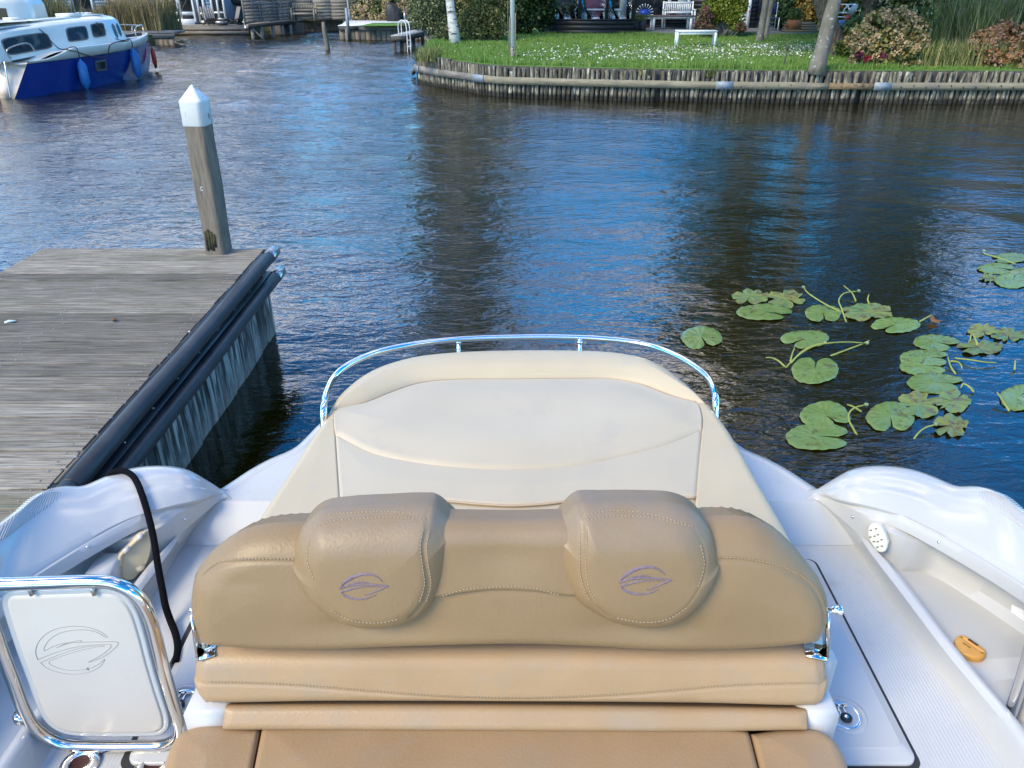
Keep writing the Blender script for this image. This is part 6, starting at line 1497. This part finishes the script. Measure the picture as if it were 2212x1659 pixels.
# white door, slightly open
b = MB(); xd = X_(1597, 40, BW - .4); xe = X_(1613, 40, BW - .4); b.box(xd, xe, BW - .42, BW - .37, LZ + .03, Z_(38, BW - .4)); dr = b.build('door', FRAMEW, hs)
for k in range(5): b = MB(); z = LZ + .07 + k * .12; b.box(xd + .02, xe - .02, BW - .432, BW - .421, z, z + .10); b.build('door_panel', FRAMEW, dr)
b = MB(); b.box(xd + .02, xe - .02, BW - .41, BW - .38, Z_(38, BW - .4), 2.6); b.build('pane', GLASSD, dr)
b = MB(); x = xe + .05; b.box(x - .06, x + .06, BW - .45, BW - .33, LZ + .02, 2.7); b.build('door_post', FRAMEW, hs)
b = MB(); b.lathe([(.0, 0), (.05, .05), (0, .07)], (x, BW - .47, Z_(27, BW - .4)), 6); b.build('red_heart', M('red_paint', (.5, .02, .02), .5), hs)
# patio
b = MB(); b.poly([(X_(1369, 73, BY) + .03, BY + .1), (at(1640, 76, LZ)[0], at(1640, 76, LZ)[1]), (at(1760, 74, LZ)[0], at(1760, 74, LZ)[1]), (at(1760, 55, LZ)[0], 44), (X_(1369, 60, 44), 44)], LZ, LZ + .035); b.build('patio', PAVE, kind='structure')
# conservatory furniture
def slatchair(x, Y, rz, label, mat=None, z0=LZ + .05):
    mat = mat or WHITEF; r = empty('garden_chair', (x, Y, z0), label, 'chair', 'slatted chairs in the conservatory')
    for k in range(7): z = z0 + .44 + k * .075; b = MB(); b.box(x - .23, x + .23, Y + .20 + k * .022, Y + .22 + k * .022, z, z + .062); b.build('back_slat', mat, r)
    for s in (-1, 1):
        b = MB(); b.bar((x + s * .24, Y + .18, z0), (x + s * .24, Y + .38, z0 + .98), .035, .04); b.build('side_frame', mat, r)
        b = MB(); b.bar((x + s * .25, Y - .25, z0 + .62), (x + s * .25, Y + .28, z0 + .64), .05, .03); b.build('armrest', mat, r)
        b = MB(); b.bar((x + s * .24, Y - .22, z0), (x + s * .24, Y - .20, z0 + .62), .035, .035); b.build('leg', mat, r)
    b = MB(); b.box(x - .23, x + .23, Y - .24, Y + .2, z0 + .40, z0 + .43); b.build('seat', mat, r); r.rotation_euler = (0, 0, rz); r.scale = (.82, .82, .74)
    return r
GREYF = M('garden_furniture_grey', (.38, .38, .35), .55)
slatchair(X_(1237, 30, BY + 1.1), BY + 1.1, R(150), 'grey slatted conservatory chair left of the purple blind', GREYF); slatchair(X_(1267, 30, BY + .9), BY + .9, R(184), 'grey slatted conservatory chair with its back to the glass, in front of the blind', GREYF)
slatchair(X_(1332, 30, BY + 1.0), BY + 1.0, R(115), 'white slatted conservatory chair at the right end of the table'); slatchair(X_(1206, 30, BY + 1.4), BY + 1.4, R(60), 'white slatted chair at the left end of the conservatory')
tx = X_(1290, 36, BY + 1.5); r = empty('conservatory_table', (tx, BY + 1.5, LZ + .05), 'white table among the conservatory chairs', 'table')
b = MB(); b.cbox(tx - .9, tx + .9, BY + 1.2, BY + 1.95, LZ + .72, LZ + .76); b.build('tabletop', WHITEF, r)
for sx in (-.8, .8):
    for sy in (1.27, 1.88): b = MB(); b.box(tx + sx - .035, tx + sx + .035, BY + sy - .035, BY + sy + .035, LZ + .05, LZ + .719); b.build('leg', WHITEF, r)
px = X_(1225, 40, BY + .45); bush('potted_plant', 'feathery yellow green pot plant behind the conservatory glass', [((px, BY + .5, LZ + .75), .22, 1.2), ((px + .2, BY + .5, LZ + .95), .12, 1.6)], 700, .03, L3((.10, .12, .03), (.22, .20, .06), (.14, .16, .04)), 91, 5, ratio=3, cat='plant', clip=LZ + .06)
# patio table, bench, planter, blue spiky ball
ty = BW - 1.5; x0, x1 = X_(1403, 34, ty), X_(1506, 34, ty); r = empty('patio_table', ((x0 + x1) / 2, ty, LZ + .035), 'long brown topped patio table with white legs before the white bench', 'table'); zt_ = Z_(34, ty)
b = MB(); b.cbox(x0, x1, ty, ty + .75, zt_ - .04, zt_, .004); b.build('tabletop', M('table_brown', (.17, .11, .085), .6), r)
b = MB(); b.box(x0 + .15, x1 - .15, ty + .03, ty + .7, zt_ - .085, zt_ - .041); b.build('apron', WHITEF, r)
for x in (x0 + .2, x1 - .2):
    for y_ in (ty + .08, ty + .66): b = MB(); b.box(x - .04, x + .04, y_ - .04, y_ + .04, LZ + .036, zt_ - .086); b.build('leg', WHITEF, r)
bench((X_(1432, 40, ty + 1.1) + X_(1497, 40, ty + 1.1)) / 2, ty + 1.25, LZ + .035, X_(1496, 40, ty + 1.1) - X_(1433, 40, ty + 1.1), .96, WHITEF, 14, 'white slatted garden bench against the black house wall', 'garden_bench')
pxp = X_(1384, 65, BY + .6); b = MB(); 
for s in (-.22, .05): b.cbox(pxp + s - .13, pxp + s + .13, BY + .5, BY + .8, LZ + .036, LZ + .40, .01)
pl_ = empty('planter', (pxp, BY + .65, LZ), 'black planter with trailing grass beside the conservatory corner', 'planter'); b.build('tub', BLK, pl_)
rs2 = np.random.RandomState(5); b = MB()
for k in range(150):
    q = np.array([pxp + rs2.uniform(-.32, .16), BY + .65 + rs2.uniform(-.1, .1), LZ + .39]); d = rs2.normal(size=3) * [.22, .15, .03]; b.tube([q, q + d * .5 + [0, 0, .22], q + d + [0, 0, .16]], [.006, .005, .002], 3, cap=False)
tag(b.build('grass_leaves', TUFT, pl_), kind='stuff')
bq = np.array([X_(1392, 31, BW - .35), BW - .35, wz0 + .16]); b = MB(); b.lathe([(0, -.15), (.13, -.13), (.21, -.07), (.235, 0), (.21, .08), (.13, .14), (0, .16)], bq, 18); sb = b.build('spiky_ball', BLUEP, smooth=True, label='bright blue ball with pale spikes on the white window ledge', cat='ornament', loc=tuple(bq))
for k in range(11):
    a = R(-10 + 20 * k); d = np.array([math.cos(a), -.2, math.sin(a)]); b = MB(); b.tube([bq + d * .2, bq + d * .29, bq + d * .34], [.012, .012, .028], 6); b.build('spike', WHITEF, sb)
# large multi stem shrub with yellow green leaves
bush('spindle_shrub', 'large yellow green multi-stemmed shrub reddening at its edges beside the white bench', [C(1530, 40, 29.5, .40), C(1560, 15, 29.6, .55), C(1585, 35, 29.4, .42), C(1545, 20, 29.8, .5), C(1575, -10, 29.8, .5), C(1545, -20, 29.8, .5), C(1600, 15, 29.6, .3), C(1590, 58, 29.2, .22)], 9500, .055, LF_LT, 93, 26, shell=.5)
bush('hydrangea', 'reddish hydrangea at the left foot of the yellow green shrub', [C(1518, 58, 29.0, .30), C(1525, 35, 29.2, .28), C(1535, 68, 28.8, .22), C(1600, 60, 28.9, .2)], 2200, .06, L3((.04, .045, .02), (.11, .05, .035), (.14, .09, .06), (.05, .07, .02)), 95, 5, heads=10, hm=M('pink_heads', (.20, .08, .08), .85), hs=.08)
b = MB()
fx = at(1560, 75, LZ)
for k in range(13): a = -.5 + k * .083; b.tube(crom([(fx[0] + a * .25, fx[1], LZ), (fx[0] + a * .8, fx[1] + .05, LZ + .5), (fx[0] + a * 1.4, fx[1] + .2, LZ + 1.2)], 8), np.linspace(.022, .01, 8), 5)
b.build('shrub_stems', M('pale_stems', (.26, .24, .18), .8), bpy.data.objects['spindle_shrub'])
# evergreen bush, pot, steps, chair, blue cushion
bush('laurel_bush', 'round glossy dark green laurel behind the slender trunks', [C(1693, 30, 33, .42), C(1690, 5, 33.4, .5), C(1700, 50, 32.8, .35), C(1683, 52, 32.8, .25)], 4200, .07, L3((.008, .02, .006), (.02, .05, .012), (.05, .10, .03)), 97, 4, clip=LZ + .1)
pp = at(1714, 61, LZ + .25); b = MB(); b.cbox(pp[0] - .2, pp[0] + .2, pp[1] - .2, pp[1] + .2, LZ + .24, LZ + .52, .01); fp_ = empty('flower_pot', tuple(pp), 'square terracotta pot with plants on the log steps', 'pot'); b.build('pot', TERRA, fp_)
tag(cloud([((pp[0], pp[1], LZ + .7), .28, .8)], 500, .06, 5).build('plant', LF_GR, fp_), kind='stuff')
st = empty('log_steps', tuple(at(1722, 74, LZ)), 'stepped stack of mossy timber beams left of the leaning tree', 'steps')
for k in range(4):
    a = at(1697 + k * 5, 72, LZ); c_ = at(1750, 73, LZ); b = MB(); b.cbox(a[0], c_[0] + .4, a[1] + k * .16, a[1] + .6 + k * .16, LZ + .036 + k * .075, LZ + .105 + k * .075, .008); b.build('beam', M('mossy_beam', (.12, .10, .06), .9) if k == 0 else bpy.data.materials['mossy_beam'], st)
cx_, cy_ = X_(1663, 55, 32.0), 32.0; r = empty('metal_chair', (cx_, cy_, LZ), 'metal framed chair with dark blue seat behind the slender trunks', 'chair')
for sx in (-.25, .25):
    for sy in (-.22, .22): b = MB(); b.cyl((cx_ + sx, cy_ + sy, LZ + .036), (cx_ + sx, cy_ + sy, LZ + (.5 if sy < 0 else 1.0)), .014, 6); b.build('leg', WHITEF, r)
b = MB(); b.cbox(cx_ - .26, cx_ + .26, cy_ - .23, cy_ + .22, LZ + .46, LZ + .50); b.build('seat', M('navy_fabric', (.02, .03, .09), .8), r)
b = MB(); b.cbox(cx_ - .24, cx_ + .24, cy_ + .20, cy_ + .23, LZ + .6, LZ + .98); b.build('backrest', M('navy_fabric2', (.02, .03, .09), .8), r)
bp_ = (X_(1664, 20, 33.5), 33.5, Z_(20, 33.5)); b = MB(); b.lathe([(0, -.12), (.3, -.10), (.36, 0), (.3, .09), (0, .11)], bp_, 14); b.build('blue_grill_lid', BLUEP, smooth=True, label='rounded dark blue kettle lid behind the slender trunks', cat='grill', loc=bp_)
b = MB(); b.cyl((bp_[0], bp_[1], LZ), (bp_[0], bp_[1], bp_[2] - .12), .05, 6); b.build('stand', DKW, bpy.data.objects['blue_grill_lid'])
fence('brown board fence behind the blue grill', (X_(1640, 10, 36), 36), (X_(1700, 10, 36), 36), LZ, 2.4, .2)
# swing frame with clutter
SY = 29.5; sx0, sx1 = X_(1800, 20, SY), X_(1846, 20, SY); sw = empty('swing_frame', ((sx0 + sx1) / 2, SY, LZ), 'white garden frame standing between the grey trunk and the dark trunk', 'frame')
for nm, bx_ in (('post', (sx0, sx0 + .08)), ('post', (sx1 - .08, sx1))): wbox(nm, WHITEF, sw, bx_[0], bx_[1], SY - .04, SY + .04, LZ, Z_(8, SY))
for v in (9, 27, 36): wbox('cross_beam', WHITEF, sw, sx0 + .081, sx1 - .081, SY - .03, SY + .03, Z_(v + 1.5, SY), Z_(v - .5, SY))
for s in (-1, 1): b = MB(); m_ = (sx0 + sx1) / 2 + .1; b.bar((m_, SY, Z_(10, SY)), (m_ + s * .12, SY, Z_(26, SY)), .03, .03); b.build('strut', WHITEF, sw)
rc_ = (X_(1818, 42, 28.5), 28.5, LZ + .3); b = MB(); G = []
for t in np.linspace(-1, 1, 12): w = .38 * (1 - t * t) ** .5 + .01; G.append([(rc_[0] + t * .8 + .1, rc_[1] + w * math.cos(a), rc_[2] + w * .7 * math.sin(a)) for a in np.linspace(0, 2 * math.pi, 13)])
b.grid(np.array(G)); b.build('overturned_kayak', M('kayak_blue', (.04, .10, .24), .5), smooth=True, label='blue upturned plastic boat on the ground below the white frame', cat='boat', loc=rc_)
p = (X_(1839, 38, 28.8), 28.8, LZ + .5); b = MB(); b.lathe([(.16, -.45), (.19, 0), (.20, .2), (.17, .2), (0, .1)], p, 14); b.build('red_bucket', M('red_plastic', (.5, .03, .04), .45), smooth=True, label='red bucket beside the blue upturned boat', cat='bucket', loc=(p[0], p[1], LZ))
tb = X_(1841, 20, 29.2); b = MB(); b.grid(np.array([[(tb - .18, 29.2, Z_(30, 29)), (tb - .05, 29.1, Z_(12, 29))], [(tb + .1, 29.2, Z_(34, 29)), (tb + .16, 29.15, Z_(10, 29))]])); o = b.build('hanging_towel', M('striped_towel', (.55, .57, .56), .8, c2=(.25, .28, .28), ns=16, stretch=(1, 1, 5)), label='pale striped towel hanging at the right side of the white frame', cat='towel')
md = o.modifiers.new('thick', 'SOLIDIFY'); md.thickness = .02
bush('garden_shrub', 'autumn coloured bush beyond the white frame', [C(1810, 5, 34, .6), C(1830, 20, 34, .5), C(1760, 10, 36, .8), C(1740, 30, 35, .5), C(1720, 0, 36, .8)], 5200, .09, L3((.05, .07, .02), (.16, .13, .03), (.30, .16, .04), (.10, .13, .03)), 99, 4)
bush('dark_hedge', 'dark hedge beyond the black house and leaning tree', [((x, 40 + rnd.uniform(-.5, .5), z), 1.3, .9) for x in np.arange(9, 16, 1.4) for z in (1.3, 2.8)], 9000, .13, LF_DK, 101, 3)

# ============================================================ SAILBOAT
OB = np.array([-12.76, 19.55]); ang = R(15); ey_ = np.array([math.sin(ang), math.cos(ang)]); ex_ = np.array([math.cos(ang), -math.sin(ang)])
W = lambda x, y, z: (OB[0] + ex_[0] * x + ey_[0] * y, OB[1] + ex_[1] * x + ey_[1] * y, z)
sbt = empty('cabin_sailboat', W(0, 3, 0), 'white cabin cruiser with deep blue hull moored at the left', 'boat')
NAVY = M('blue_hull_paint', (.004, .018, .16), .22, coat=.5, c2=(.006, .026, .19), ns=1.5, spots=[((.16, .22, .42), 5, .70, .74)])
OFFW = M('offwhite_grp', (.70, .70, .63), .3, coat=.3, c2=(.64, .64, .57), ns=2.5)
PINKW = M('stained_grp', (.62, .55, .50), .45, c2=(.52, .43, .36), ns=2, stain=((.20, .12, .04), 'Z', .25, .02, .9, 7))
ysb = np.linspace(0, 1, 34)
bs = lambda y: np.interp(y, [0, .5, 1.4, 2.6, 3.8, 4.8, 5.5, 6.0, 6.35], [1.08, 1.16, 1.25, 1.28, 1.17, .90, .58, .26, .02])
bw = lambda y: np.interp(y, [0, .5, 1.4, 2.6, 3.8, 4.8, 5.5, 6.0, 6.35], [.98, 1.04, 1.12, 1.12, .95, .60, .28, .04, .015])
zblu = lambda y: .74 + .03 * (y / 3) + .012 * max(y - 3, 0) ** 2
zshe = lambda y: .78 + .20 * float(sm(y, .45, 1.5)) + .006 * max(y - 3, 0) ** 2
def hull_side(s, rows):
    G = []
    for t in ysb:
        G.append([])
        for fz, _ in rows:
            G[-1].append(fz(t, s))
    return np.array(G)
def hp_(y0r, zf, out=0.0):
    def f(t, s):
        z_t = zf(t * 6.3); y = t * (6.3 - .28 * (1 - z_t / .9)) ; y = y0r * z_t * (1 - t) + y
        k = np.clip(z_t / .85, 0, 1) ** .7; b_ = bw(y) * (1 - k) + bs(y) * k
        return W(s * (b_ + out * (b_ > .05)), y, z_t)
    return f
b = MB()
for s in (1, -1): b.grid(hull_side(s, [(hp_(.65, lambda y: -.25), 0), (hp_(.65, lambda y: .0), 0), (hp_(.65, lambda y: .2), 0), (hp_(.65, lambda y: .45), 0), (hp_(.65, lambda y: zblu(y) - .12), 0), (hp_(.65, zblu), 0)]))
b.build('hull', NAVY, sbt, smooth=True)
b = MB()
for s in (1, -1): b.grid(hull_side(s, [(hp_(.65, zblu, .0), 0), (hp_(.65, zblu, .022), 0), (hp_(.65, lambda y: (zblu(y) * .3 + zshe(y) * .7), .02), 0), (hp_(.65, zshe, .035), 0), (hp_(.65, lambda y: zshe(y) + .02, .02), 0), (hp_(.65, lambda y: zshe(y) + .015, -.05), 0), (hp_(.65, lambda y: zshe(y) - .06, -.08), 0)]))
b.build('topside_band', OFFW, sbt, smooth=True)
b = MB(); G = []
for z in (-.25, .02, .3, .55, .76): G.append([W(x * (bw(0) + (bs(.4) - bw(0)) * min(z / .76, 1) if z > 0 else bw(0)), .65 * max(z, 0) - (.10 * (1 - abs(x) ** 2)), z) for x in np.linspace(-1, 1, 9)])
b.grid(np.array(G)); b.build('transom', PINKW, sbt, smooth=True)
b = MB(); G = []
for y in np.linspace(.3, 6.2, 60): w_ = max(bs(y) - .015, .01); G.append([W(x * w_, y, zshe(y) - .05 + .03 * (1 - x * x)) for x in np.linspace(-1, 1, 5)])
b.grid(np.array(G)); b.build('deck', OFFW, sbt)
# cabin: sections (y, half width base, half width top, z base, z top)
cs = [(.02, .84, .68, .80, 1.36), (.10, .86, .72, .80, 1.44), (1.0, .90, .76, .86, 1.50), (1.85, .95, .80, .90, 1.53), (1.95, .98, .80, .92, 1.53), (3.0, .96, .76, .94, 1.56), (3.9, .84, .66, .96, 1.57), (4.0, .82, .62, .96, 1.56), (4.6, .62, .44, .98, 1.55), (4.72, .58, .40, .98, 1.53), (4.98, .46, .30, 1.0, 1.06)]
def cab(y, s, f, out=0.0): # point on the cabin side, f 0..1 up the side
    ys_ = [c[0] for c in cs]; hb = np.interp(y, ys_, [c[1] for c in cs]); ht = np.interp(y, ys_, [c[2] for c in cs]); zb_ = np.interp(y, ys_, [c[3] for c in cs]); zt2 = np.interp(y, ys_, [c[4] for c in cs])
    return W(s * (hb + (ht - hb) * f + out), y, zb_ + (zt2 - .06 - zb_) * f)
b = MB(); G = []
for c in cs:
    y, h0, h1, z0, z1 = c; r_ = []
    for s, seq in ((1, [(h0, z0), (h0 + (h1 - h0) * .5, (z0 + z1 - .06) / 2), (h1, z1 - .06), (h1 - .05, z1 - .015), (h1 * .6, z1 + .04), (0, z1 + .07)]),): r_ = [W(x, y, z) for x, z in seq] + [W(-x, y, z) for x, z in seq[::-1][1:]]
    G.append(r_)
b.grid(np.array(G)); c0 = G[0]; b.add(c0); b.ng = [list(range(b.n - len(c0), b.n))]; c1_ = G[-1]; b.add(c1_); b.ng.append(list(range(b.n - len(c1_), b.n))); cabn = b.build('cabin', OFFW, sbt, smooth=True, recalc=True)
m_ = cabn.modifiers.new('e', 'EDGE_SPLIT'); m_.split_angle = R(32)
SBG = M('boat_window', (.025, .021, .018), .18, spec=.25, c2=(.10, .095, .09), ns=2.5, lo=.5, hi=.62)
RIM = M('window_rubber', (.12, .115, .11), .6)
def bwin(y0, y1, f0, f1, r=.3, slant=0.0, oval=False):
    N = 20; P = []; Q = []
    for k in range(N + 1):
        a = 2 * math.pi * k / N; ca, sa = math.cos(a), math.sin(a); e_ = 1.0 if oval else .35
        cx2 = abs(ca) ** e_ * np.sign(ca); cy2 = abs(sa) ** e_ * np.sign(sa)
        y = (y0 + y1) / 2 + cx2 * (y1 - y0) / 2 - slant * cy2; f = (f0 + f1) / 2 + cy2 * (f1 - f0) / 2
        P.append(cab(y, 1, f, .012)); y2 = (y0 + y1) / 2 + cx2 * ((y1 - y0) / 2 + .03) - slant * cy2; f2 = (f0 + f1) / 2 + cy2 * ((f1 - f0) / 2 + .045); Q.append((cab(y2, 1, f2, .016), cab(y2, 1, f2, -.01)))
    b = MB(); b.grid(np.array([[q[1] for q in Q], [q[0] for q in Q], P])); w_ = b.build('window_frame', RIM, sbt)
    b = MB(); b.add(P[:-1]); b.ng = [list(range(N))]; b.build('pane', SBG, w_)
bwin(.30, 1.62, .22, .78); bwin(2.25, 2.95, .34, .84, slant=-.07); bwin(3.20, 3.72, .38, .88, slant=-.07); bwin(4.18, 4.30, .20, .80, slant=-.05, oval=True); bwin(4.46, 4.57, .25, .80, slant=-.05, oval=True)
# hull porthole
b = MB(); P = []
for y, z in ((2.55, .38), (2.95, .38), (2.95, .60), (2.55, .60)): k = z / .85; b_ = bw(y) * (1 - k ** .7) + bs(y) * k ** .7; P.append(np.array(W(b_ + .02, y, z)))
b.tube([P[0], P[1], P[2], P[3], P[0]], .022, 6); hf = b.build('porthole_frame', RIM, sbt); b = MB(); b.add(P, [(0, 1, 2, 3)]); b.build('pane', SBG, hf)
# roof gear
b = MB(); b.grid(np.array([[W(x, y, 1.60 + .03 * (1 - (x / .5) ** 2) + .012 * y * .3) for x in (-.5, -.25, 0, .25, .5)] for y in (.1, 1.0, 1.9)]));
b.build('sliding_hatch', OFFW, sbt)
for (y0, y1, x0_, x1_, z0_, z1_, m2_) in ((.35, 1.35, .42, .68, 1.475, 1.52, BLUESID), (1.7, 3.3, .25, .45, 1.58, 1.625, OFFW), (3.15, 3.6, -.2, .25, 1.62, 1.70, OFFW), (3.55, 4.35, -.4, .3, 1.62, 1.65, OFFW), (1.35, 1.8, -.1, .2, 1.62, 1.68, OFFW)):
    b = MB(); V = [W(x, y, z) for z in (z0_, z1_) for y in (y0, y1) for x in (x0_, x1_)]; b.add(V, [(0, 2, 3, 1), (4, 5, 7, 6), (0, 1, 5, 4), (2, 6, 7, 3), (0, 4, 6, 2), (1, 3, 7, 5)]); b.build('roof_fitting', M_G if m2_ is BLUESID and 'M_G' in globals() else m2_, sbt)
b = MB(); b.tube(crom([W(.72, .55, .80), W(.95, .20, .95), W(1.0, .15, 1.05), W(1.0, .45, 1.14), W(1.0, .85, 1.14), W(1.0, .95, .98)], 26), .018, 7); b.tube(crom([W(.95, .05, .85), W(1.02, -.05, .6), W(1.0, -.08, .3), W(.98, -.1, .02)], 20), .018, 7); b.tube(crom([W(.95, .25, .8), W(.85, .0, .78), W(.85, -.02, .55), W(.95, .0, .5)], 20), .016, 6); b.build('stern_handrail', STEEL, sbt, smooth=True)
b = MB()
for s in (1, -1): b.tube(crom([W(s * .52, 5.2, 1.0), W(s * .50, 5.25, 1.22), W(s * .40, 5.6, 1.30), W(s * .15, 6.05, 1.28), W(0, 6.12, 1.27)], 20), .016, 7); b.cyl(W(s * .22, 5.95, 1.0), W(s * .18, 6.0, 1.28), .013, 6)
b.build('bow_rail', STEEL, sbt, smooth=True)
b = MB(); b.tube(crom([W(.05, 5.0, 1.03), W(.4, 5.3, 1.06), W(.3, 5.7, 1.06)], 10), .05, 6); b.build('coiled_line', M('dark_line', (.05, .05, .06), .9), sbt)
# rudder and its boards on the transom
b = MB(); b.bar(W(.55, -.12, 1.02), W(.78, -.30, -.3), .13, .035, ex_.tolist() + [0]); ru = b.build('rudder', WHITEP, sbt)
for o in (-.075, .075): b = MB(); b.bar(W(.55 + o, -.13, .98), W(.78 + o, -.31, -.3), .03, .05, ex_.tolist() + [0]); b.build('rudder_strap', M('faded_red', (.30, .09, .08), .7) if o < 0 else bpy.data.materials['faded_red'], ru)
b = MB(); b.bar(W(.1, .5, 1.05), W(.55, -.1, 1.02), .04, .05); b.build('tiller', WHITEP, ru)
b = MB(); b.bar(W(-.9, .35, .86), W(.6, .45, .88), .5, .06); b.build('cockpit_bench', OFFW, sbt)
b = MB(); b.tube(crom([W(-.9, .12, .12), W(-.3, .02, .10), W(.3, .02, .07), (W(.6, .02, .06))], 12), [.03, .06, .07, .06, .07, .05, .07, .06, .05, .07, .06, .03], 6); b.build('weed_fringe', M('rusty_weed', (.14, .08, .025), .95, bump=(20, 1, .03)), sbt)
# fenders and their lines
FB = M('blue_fender', (.02, .13, .36), .45, c2=(.03, .17, .42), ns=6, spots=[((.12, .10, .05), 7, .62, .74)])
FR = M('red_fender', (.50, .035, .02), .45)
LINE = M('dark_line2', (.02, .025, .06), .85)
def hullpt(y, z, out=.0): k = np.clip(z / .85, 0, 1) ** .7; return np.array(W(bw(y) * (1 - k) + bs(y) * k + out, y, z))
for y, z0, z1, r_, m_, lab, ta in ((1.95, .02, .72, .115, FB, 'scuffed blue fender hanging amidships on the blue hull, nearer the stern', 1.5), (4.25, .02, .80, .12, FB, 'clean blue fender hanging near the bow of the sailboat', 3.55)):
    q = hullpt(y, (z0 + z1) / 2, r_ + .03); f_ = empty('fender', tuple(q), lab, 'fender', 'fenders of the sailboat')
    b = MB(); h = z1 - z0; b.lathe([(0, -.02), (.02, -.02), (.03, .0), (r_ * .7, h * .1), (r_, h * .22), (r_, h * .74), (r_ * .75, h * .86), (.03, h * .96), (.025, h), (0, h)], (q[0], q[1], z0), 18); b.build('body', m_, f_, smooth=True)
    b = MB(); b.tube(crom([(q[0], q[1], z1), tuple(hullpt(y - .02, 1.0, .06)), cab(y - .15, 1, .1, .03), cab(ta, 1, .9, .02), cab(ta - .05, 1, 1.0, -.03)], 20), .012, 5); b.build('line', LINE, f_)
q = hullpt(6.0, .5, .16); f_ = empty('fender', tuple(q), 'narrow red fender hanging at the bow of the sailboat', 'fender', 'fenders of the sailboat')
b = MB(); b.lathe([(0, 0), (.04, .01), (.065, .10), (.065, .38), (.03, .50), (0, .52)], (q[0], q[1], .15), 14); b.build('body', FR, f_, smooth=True); b = MB(); b.lathe([(.045, .02), (.03, -.06), (0, -.07)], (q[0], q[1], .15), 10); b.build('tip', DARK, f_)
b = MB(); b.tube(crom([(q[0], q[1], .67), W(.1, 6.15, .95), W(.1, 6.05, 1.05)], 10), .012, 5); b.build('line', FR, f_)
b = MB(); b.tube(crom([hullpt(1.55, .985, .05), hullpt(1.9, .9, .06), hullpt(2.5, .72, .06), hullpt(3.0, .72, .06), hullpt(3.2, .96, .06), hullpt(4.1, 1.0, .05)], 40), .012, 5); b.build('boat_line', M('brown_line', (.08, .045, .03), .9), label='slack mooring line drooping over the white band of the sailboat', cat='rope')
# white wheelhouse of the next boat, only its corner in view
nb = empty('motor_cruiser', (-14.6, 21.5, 0), 'white wheelhouse corner of a second boat behind the sailboat, cut by the left edge', 'boat')
YB = 21.6; b = MB(); Pq = [atY(u, v, YB) for u, v in ((-140, 100), (50, 100), (34, 50), (22, 14), (10, -3), (-140, -8))]
b.ng = []; k0 = b.n; V = [tuple(p_) for p_ in Pq] + [(p_[0], p_[1] + 1.6, p_[2]) for p_ in Pq]; b.add(V, [(i, (i + 1) % 6, 6 + (i + 1) % 6, 6 + i) for i in range(6)]); b.ng = [list(range(6)), list(range(11, 5, -1))]; b.build('wheelhouse', OFFW, nb, recalc=True)
Pw = [atY(u, v, YB - .012) for u, v in ((-60, 70), (24, 60), (13, 18), (-60, 14))]; b = MB(); b.add(Pw, [(0, 1, 2, 3)]); b.build('wheelhouse_window', SBG, nb)
b = MB(); G = []
for t in np.linspace(0, 1, 8): w_ = 1.2 * (1 - t ** 2.5); G.append([(-15.2 + w_ * s_2 * .9, 20.5 + 6 * t, z) for s_2, z in ((-.8, -.2), (-1, .8), (1, .8), (.8, -.2))])
b.grid(np.array(G)); b.build('hull', OFFW, nb)
